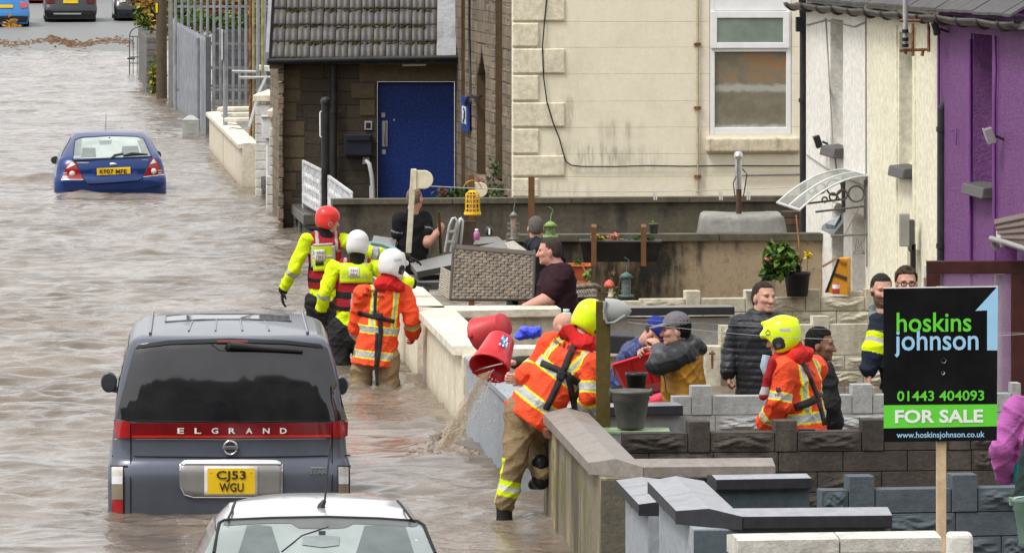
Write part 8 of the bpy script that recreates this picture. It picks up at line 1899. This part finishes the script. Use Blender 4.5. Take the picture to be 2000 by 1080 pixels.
# buckets
def bucket(label, M, h, r0, r1, m, handle=None, hang=1, name='bucket', grp='buckets used to bail out the gardens', rings=True, hpts=None):
    mb = MB(); mb.lathe([(0, 0), (r0*.96, 0), (r0, .01), (lerp(r0, r1, .72), h*.72), (lerp(r0, r1, .74)+.006, h*.74), (lerp(r0, r1, .9), h*.90), (r1+.006, h*.93), (r1+.010, h), (r1-.002, h), (lerp(r0, r1, .5)-.006, h*.5), (r0-.008, .012), (0, .012)], M, 36)
    o = mb.build(name, m); tag(o, label, 'bucket', grp)
    hb = MB(); pts = hpts or [M @ Vector((r1*math.cos(a), r1*1.0*math.sin(a)*hang*.18, h*.95+r1*.16*math.sin(a))) for a in [k*math.pi/14 for k in range(15)]]
    hb.tube(pts, .006, 6); hb.build('handle', handle or M_chrome, o)
    hb = MB()
    for sx in (-1, 1): hb.box(M @ Vector((sx*(r1+.006), 0, h*.93)), (.022, .03, .045), M=M.to_3x3())
    hb.build('lug', m, o, bevel=.004); return o
M_rbk = mat('bucket_red', (.56, .014, .022), .38, vary=.1, coat=.2)
def axis(c, d, spin=0.):
    d = Vector(d).normalized(); return Matrix.Translation(c) @ d.to_track_quat('Z', 'Y').to_matrix().to_4x4() @ Matrix.Rotation(spin, 4, 'Z')
def aim(c0, c1): return (Vector(c1)-Vector(c0))
b0, b1 = P(979, 664, 42.1), P(958, 714, 41.93)
d = (b1-b0); hh = .29; b0 = b1-d.normalized()*hh*.9
ob = bucket('red plastic bucket with a colourful sticker, tipped out nearest the leaning firefighter', axis(b0, d, R(20)), hh, .105, .150, M_rbk)
stk = MB(); Mx = axis(b0, d, R(20)); rs = random.Random(2)
inv = Mx.to_3x3(); tocam = inv.inverted() @ Vector((-.25, -1, .2)); a0 = math.atan2(tocam.y, tocam.x)
cols = [mat('sticker_blue', (.05, .09, .45), .4), mat('sticker_white', (.72, .72, .74), .4), mat('sticker_teal', (.12, .35, .40), .4)]
for i in range(5):
    for j in range(5):
        if rs.random() < .22: continue
        zc = .05+.022*j; a = a0-.75+.10*i
        q = []
        for da, dz in ((-.05, -.011), (.05, -.011), (.05, .011), (-.05, .011)):
            r_ = lerp(.105, .15, (zc+dz)/hh)+.004; q.append(Mx @ Vector((r_*math.cos(a+da), r_*math.sin(a+da), zc+dz)))
        stk.vf(q, [(0, 1, 2, 3)], (i+j*2+rs.randrange(2)) % 3)
stk.build('sticker', cols, ob)
c0, c1 = P(984, 634, 45.2), P(938, 655, 45.36); bucket('red plastic bucket held higher behind the other red one', axis(c0, c1-c0), .265, .10, .142, mat('bucket_red_faded', (.52, .045, .05), .42, vary=.12), hang=-1)
# pouring water
def pour_mat(name, c, lo, hi, amax):
    m, t, bs = base_mat(name); tc = t.new('ShaderNodeTexCoord').outputs['Object']
    n = t.noise(tc, 26, 4, .6, (1, 1, .16)); f = t.noise(tc, 9, 4, .6, (1, 1, .3))
    t.link(t.mix(t.ramp(n, .35, .7), c, tuple(min(1, v*1.5) for v in c)), bs.inputs['Base Color']); t.link(t.mul(t.ramp(t.add(t.mul(n, .6), t.mul(f, .4)), lo, hi), amax), bs.inputs['Alpha'])
    bs.inputs['Roughness'].default_value = .12; t.link(t.bump(n, .5, .02), bs.inputs['Normal']); return m
M_pour = pour_mat('pouring_water', (.66, .57, .45), .36, .66, .48)
wmb = MB()
for s_, (w_, dy_, sd_) in enumerate(((1., 0, 1), (.75, -.05, 4), (.55, .05, 7))):
    rs = random.Random(sd_); rows = []; path = [(946, 728), (937, 748), (922, 775), (905, 805), (887, 838), (868, 876)]; N = 26
    for k in range(N+1):
        u = k/N; i = min(int(u*5), 4); q = u*5-i; px, py = lerp(path[i][0], path[i+1][0], q), lerp(path[i][1], path[i+1][1], q); c = P(px, py, 41.62+.35*u+dy_)
        hw = (.058+.022*u+.012*math.sin(u*17+sd_)+.008*math.sin(u*41+sd_*2))*w_; th = .03*(1-.4*u)*w_; row = []
        for j in range(13):
            a = 2*math.pi*j/12; row.append(c+Vector((hw*math.cos(a), th*math.sin(a), .35*hw*math.cos(a))))
        rows.append(row)
    wmb.grid(rows, 0, True)
tag(wmb.build('pouring_water', M_pour), 'thin brown water pouring out of the red buckets into the street', 'water')
sp_ = MB(); rs = random.Random(9)
def blob(p, r, st=1.): sp_.lathe([(0, -r*st), (r*.8, -r*.5*st), (r, 0), (r*.8, r*.5*st), (0, r*1.2*st)], Matrix.Translation(p), 6)
for k in range(300):
    if k < 150: t_ = rs.random(); px = lerp(962, 880, t_)+rs.gauss(0, 4+7*t_); py = lerp(740, 850, t_**.85)+rs.gauss(0, 8)
    elif k < 230: px = 963+rs.gauss(0, 20); py = rs.uniform(742, 840)
    else: px = 860+rs.gauss(0, 24); py = 876-abs(rs.gauss(0, 15))
    blob(P(px, py, 41.8+rs.uniform(-.25, .25)), rs.uniform(.0012, .0050), rs.uniform(.8, 2.6))
pts = [P(956, 745, 41.5), P(948, 775, 41.5), P(930, 808, 41.5), P(905, 832, 41.6), P(872, 850, 41.7)]
sp_.tube(pts, [.002, .004, .003, .004, .002], 6)
tag(sp_.build('splashes', mat('splash_drops', (.66, .62, .56), .1, alpha=.7, spec=.8)), None, None, None, 'stuff')
rs = np.random.RandomState(4); pr = [Ell(np.array(W(px, py))+V3(0, 0, h_), V3(rx, rx*1.6, rz), None, 's', .06) for px, py, h_, rx, rz in ((862, 882, .0, .15, .09), (838, 886, .0, .14, .055), (884, 884, .0, .12, .07), (868, 876, .05, .07, .10), (848, 878, .03, .05, .09), (822, 892, .0, .15, .04), (905, 888, .0, .14, .03), (878, 874, .04, .035, .11))]
v, f = sdf_mesh(pr, .011, (), lambda p: wrinkle(p, .020, 1.6, 3)); o = np_mesh('splash_mound', v, f, None, pour_mat('churned_water', (.21, .155, .11), .2, .55, .85)); o['kind'] = 'stuff'
# grey bucket, black pot, tub, lid
M_gbk = mat('bucket_grey', (.115, .115, .105), .45, vary=.25, scale=8)
gb_c = P(1232, 836, 40.6); Mg = Matrix.Translation(gb_c)
bucket('dark grey builders bucket with its handle down standing on the wall ledge', Mg, .275, .098, .142, M_gbk, M_gbk, hpts=[gb_c+Vector((.148*math.cos(a), -.10*math.sin(a), .275-.05*math.sin(a)+.01)) for a in [k*math.pi/14 for k in range(15)]])
pb = MB(); pb.box(P(1240, 842, 40.65), (.5, .3, .03)); tag(pb.build('ledge_board', mat('green_lid', (.20, .30, .15), .5, vary=.25), bevel=.008), 'pale green plastic lid under the grey bucket', 'lid')
c = P(1243, 775, 41.6); pk = pot('plant_pot', 'empty black plastic pot beside the red tub', 1243, 780, 41.9, .058, .078, .20, M_black, 'plant pot', False)
tb = thing('storage_tub', 'large bright red storage tub held tilted between the two people in caps', 'tub', P(1250, 720, 44.6)); M_tub = mat('tub_red', (.74, .03, .035), .35, vary=.08)
A0, A1, A2, A3 = P(1198, 712, 44.25), P(1292, 683, 44.1), P(1300, 745, 44.2), P(1222, 757, 44.35); dy = Vector((.02, .40, -.10))
mb = MB(); q = [A3, A2, A2+dy*.9, A3+dy*.9, A0, A1, A1+dy, A0+dy]; mb.vf(q, [(3, 2, 1, 0), (0, 1, 5, 4), (1, 2, 6, 5), (2, 3, 7, 6), (3, 0, 4, 7)])
mb.build('tub_body', M_tub, tb, solid=.008); mb = MB()
for a_, b_ in ((4, 5), (5, 6), (6, 7), (7, 4)): mb.tube([q[a_], q[b_]], .013, 6)
for t_ in (.33, .66): mb.tube([lerp(A0, A1, t_)+Vector((0, -.004, -.02)), lerp(A3, A2, t_)+Vector((0, -.004, .0))], .006, 5)
mb.build('tub_rim', M_tub, tb)
mb = MB(); mb.prism([P(x, y, 45.2) for x, y in ((1255, 752), (1300, 735), (1300, 790), (1258, 800))], (0, .2, 0)); tag(mb.build('dark_crate', M_black, bevel=.01), 'dark crate in the garden below the red tub', 'crate')
mb = MB(); mb.prism([P(x, y, 44.9) for x, y in ((1250, 782), (1296, 768), (1296, 800), (1248, 800))], (0, .2, 0)); tag(mb.build('pink_bag', mat('pink_plastic', (.70, .06, .10), .4, vary=.2), bevel=.03), 'pinkish red plastic bag at the feet of the mustard jacket', 'bag')
# blue crumpled plastic, dark bench, sundries
rs = np.random.RandomState(5); pr = [Ell(np.array(P(px, py, 49.2)), V3(rx, .11, rz), None, 's', .03) for px, py, rx, rz in ((1030, 652, .085, .045), (1016, 657, .05, .03), (1044, 650, .055, .05), (1050, 645, .03, .035), (1026, 644, .05, .03))]
v, f = sdf_mesh(pr, .007, (), lambda p: wrinkle(p, .009, 1.6, 11)); o = np_mesh('plastic_basket', v, f, None, mat('cobalt_plastic', (.035, .06, .62), .35, vary=.3, scale=24)); tag(o, 'crumpled cobalt blue plastic basket behind the red buckets', 'basket')
db = MB(); db.prism([P(x, y, 47.5) for x, y in ((1188, 655), (1240, 657), (1240, 692), (1188, 690))], (0, .5, 0)); tag(db.build('dark_bench', mat('bench_black', (.03, .03, .033), .6, bump=.3), bevel=.01), 'black bench end behind the olive post', 'bench')
tb_ = MB(); tb_.tube([P(1391, 685, 52.95), P(1391, 720, 52.95)], .014, 6); tb_.tube([P(1385, 690, 52.95), P(1397, 690, 52.95)], .012, 6)
pb = MB(); c = P(1392, 760, 53.0); pb.box((c.x, 53.1, (P(0, 676, 53).z-.7)/2), (.16, .16, P(0, 676, 53).z+.7)); po = pb.build('gate_post', M_crblock, bevel=.01); tag(po, 'cream block gate post with a rusty bolt left of the quilted jacket', 'post'); tb_.build('bolt', rust, po)
# for sale board
sb = thing('for_sale_board', 'black estate agent for sale board with green and blue lettering on a timber post', 'sign', P(1838, 1080, 30.2)); YB = 30.2
mb = MB(); mb.hexa([P(1726, 863, YB), P(1947, 860, YB+.06), P(1947, 860, YB+.075), P(1726, 863, YB+.015), P(1725, 563, YB), P(1949, 560, YB+.06), P(1949, 560, YB+.075), P(1725, 563, YB+.015)])
mb.build('panel', mat('board_black', (.007, .007, .008), .5, vary=.4, scale=4, spec=.1), sb, bevel=.002)
def bpt(px, py, out=.003): return P(px, py, YB+.06*(px-1726)/222.)+Vector((0, -out, 0))
def bpoly(name, pts, m, out=.003):
    n = len(pts); mb = MB(); mb.vf([bpt(*p, out) for p in pts], [tuple(range(n))]); return mb.build(name, m, sb, solid=.001)
M_bg = mat('board_green', (.13, .66, .045), .4, vary=.03); M_bb = mat('board_blue', (.34, .61, .84), .4, vary=.03); M_bw = mat('board_white', (.86, .86, .86), .4, vary=.02)
bpoly('green_band', [(1726, 836), (1947.5, 832), (1947.5, 789), (1726, 791)], M_bg)
bpoly('figure_one', [(1928, 684), (1948, 684), (1949, 561), (1947, 561), (1905, 607), (1928, 606)], M_bb)
bpoly('white_edge', [(1725, 563.5), (1725, 561.5), (1949, 558.5), (1949, 560.5)], M_bw, .001)
def btext(body, px, py, w, h, m, **kw):
    v, f = fit_text(body, w, h, thick=0, **kw); mb = MB(); mb.vf([bpt(px+p.x, py-p.y-.008*p.x, .0055) for p in v], f); mb.build('lettering', m, sb)
btext('hoskins', 1824, 629, 146, 38, M_bg, bold=.012); btext('johnson', 1829, 670, 164, 54, M_bb, bold=.012)
btext('01443 404093', 1837, 772.5, 170, 20, M_bg, bold=.014); btext('FOR SALE', 1834, 812.5, 172, 26, M_bw, bold=.03); btext('www.hoskinsjohnson.co.uk', 1837, 850, 172, 15, M_bb, bold=.012)
mb = MB(); mb.lathe([(0, -.006), (.012, -.005), (.014, 0)], Matrix.Translation(bpt(1843, 704)) @ Matrix.Rotation(R(90), 4, 'X'), 14); mb.lathe([(0, -.004), (.008, -.003), (.01, 0)], Matrix.Translation(bpt(1842, 728)) @ Matrix.Rotation(R(90), 4, 'X'), 14); mb.build('screw', mat('screw_grey', (.4, .4, .42), .4), sb)
mb = MB(); mb.tube([bpt(1842, 735, .001), bpt(1842, 785, .001)], .012, 6)
pm = MB(); a, b = P(1838, 560, YB+.09), P(1838.5, 1160, YB+.05); pm.hexa([Vector((b.x-.026, b.y-.02, b.z)), Vector((b.x+.026, b.y-.02, b.z)), Vector((b.x+.026, b.y+.03, b.z)), Vector((b.x-.026, b.y+.03, b.z)), Vector((a.x-.026, a.y-.012, a.z)), Vector((a.x+.026, a.y-.012, a.z)), Vector((a.x+.026, a.y+.03, a.z)), Vector((a.x-.026, a.y+.03, a.z))])
pm.build('post', wall_mat('raw_timber', (.62, .47, .30), (.36, .22, .11), .5, .3, sscale=18, grain=.1, moss=(.6, .52, .4), mossamt=.3), sb, bevel=.003)
# brown porch frame and tiled hood of the purple cottage
M_dkb = mat('brown_frame', (.055, .018, .016), .35, vary=.2)
pf = thing('porch_frame', 'dark brown glazed porch frame standing in front of the purple cottage', 'porch', P(1905, 800, 51.0)); YP = 51.0
def fbar(x0, y0, x1, y1): 
    mb = MB(); mb.prism([P(x0, y1, YP), P(x1, y1, YP), P(x1, y0, YP), P(x0, y0, YP)], (0, .09, 0)); return mb
fbar(1810, 535, 1836, 900).build('jamb', M_dkb, pf, bevel=.006); fbar(1975, 535, 2003, 900).build('jamb', M_dkb, pf, bevel=.006); fbar(1810, 510, 2003, 535).build('head', M_dkb, pf, bevel=.006)
mb = MB(); mb.prism([P(1836, 900, YP+.04), P(1975, 900, YP+.04), P(1975, 535, YP+.04), P(1836, 535, YP+.04)], (0, .01, 0)); mb.build('pane', mat('porch_glass', (.42, .30, .42), .1, alpha=.32, spec=.6), pf)
mb = MB(); mb.tube([P(1952, 536, YP+.15), P(1952, 880, YP+.15)], .05, 10); tag(mb.build('drain_pipe', mat('pipe_white', (.55, .54, .54), .4)), 'pale drain pipe behind the brown porch glass', 'pipe')
ph = thing('porch_roof', 'tiled porch hood with grey guttering on the purple cottage', 'roof', P(1975, 470, 51.2)); M_ptile = wall_mat('brown_tiles', (.15, .095, .082), (.06, .045, .04), .3, .5, rough=.4)
mb = MB()
for k in range(4):
    a, b = P(1944+3*k, 438+9*k, 51.5-.12*k), P(2020, 422+15*k, 50.4-.12*k)
    mb.tube([a, b], .016, 8); mb.hexa([a+Vector((0, -.02, -.035)), b+Vector((0, -.02, -.035)), b+Vector((0, .16, .01)), a+Vector((0, .16, .01)), a+Vector((0, -.02, -.012)), b+Vector((0, -.02, -.012)), b+Vector((0, .16, .035)), a+Vector((0, .16, .035))])
mb.build('roof_tiles', M_ptile, ph)
mb = MB(); q = [P(1946, 446, 51.6), P(2020, 436, 51.6), P(2020, 490, 50.6), P(1946, 464, 51.1)]; mb.prism(q, (0, .05, .02)); mb.build('roof_underlay', mat('pale_fascia', (.42, .38, .34), .5), ph)
mb = MB(); mb.tube([P(1936, 466, 51.2), P(1965, 474, 50.8), P(2020, 492, 50.0)], .027, 10); mb.tube([P(1937, 466, 51.2), P(1940, 480, 51.2), P(1948, 488, 51.2)], .02, 8); mb.tube([P(1958, 472, 50.9), P(1960, 481, 50.9)], .031, 8); mb.build('gutter', mat('gutter_grey', (.30, .29, .28), .4, .2), ph)
# green bucket at the corner
c = P(2022, 1062, 30.7); bucket('sage green bucket in the hand at the bottom right corner', Matrix.Translation(c), .25, .09, .125, mat('bucket_green', (.20, .33, .27), .45), grp=None)
bg = MB(); bg.box(P(1575, 842, 39.95)+Vector((0, 0, .012)), (.12, .05, .014)); tag(bg.build('phone', M_black, bevel=.005), 'dark phone lying on the dark block wall', 'phone')
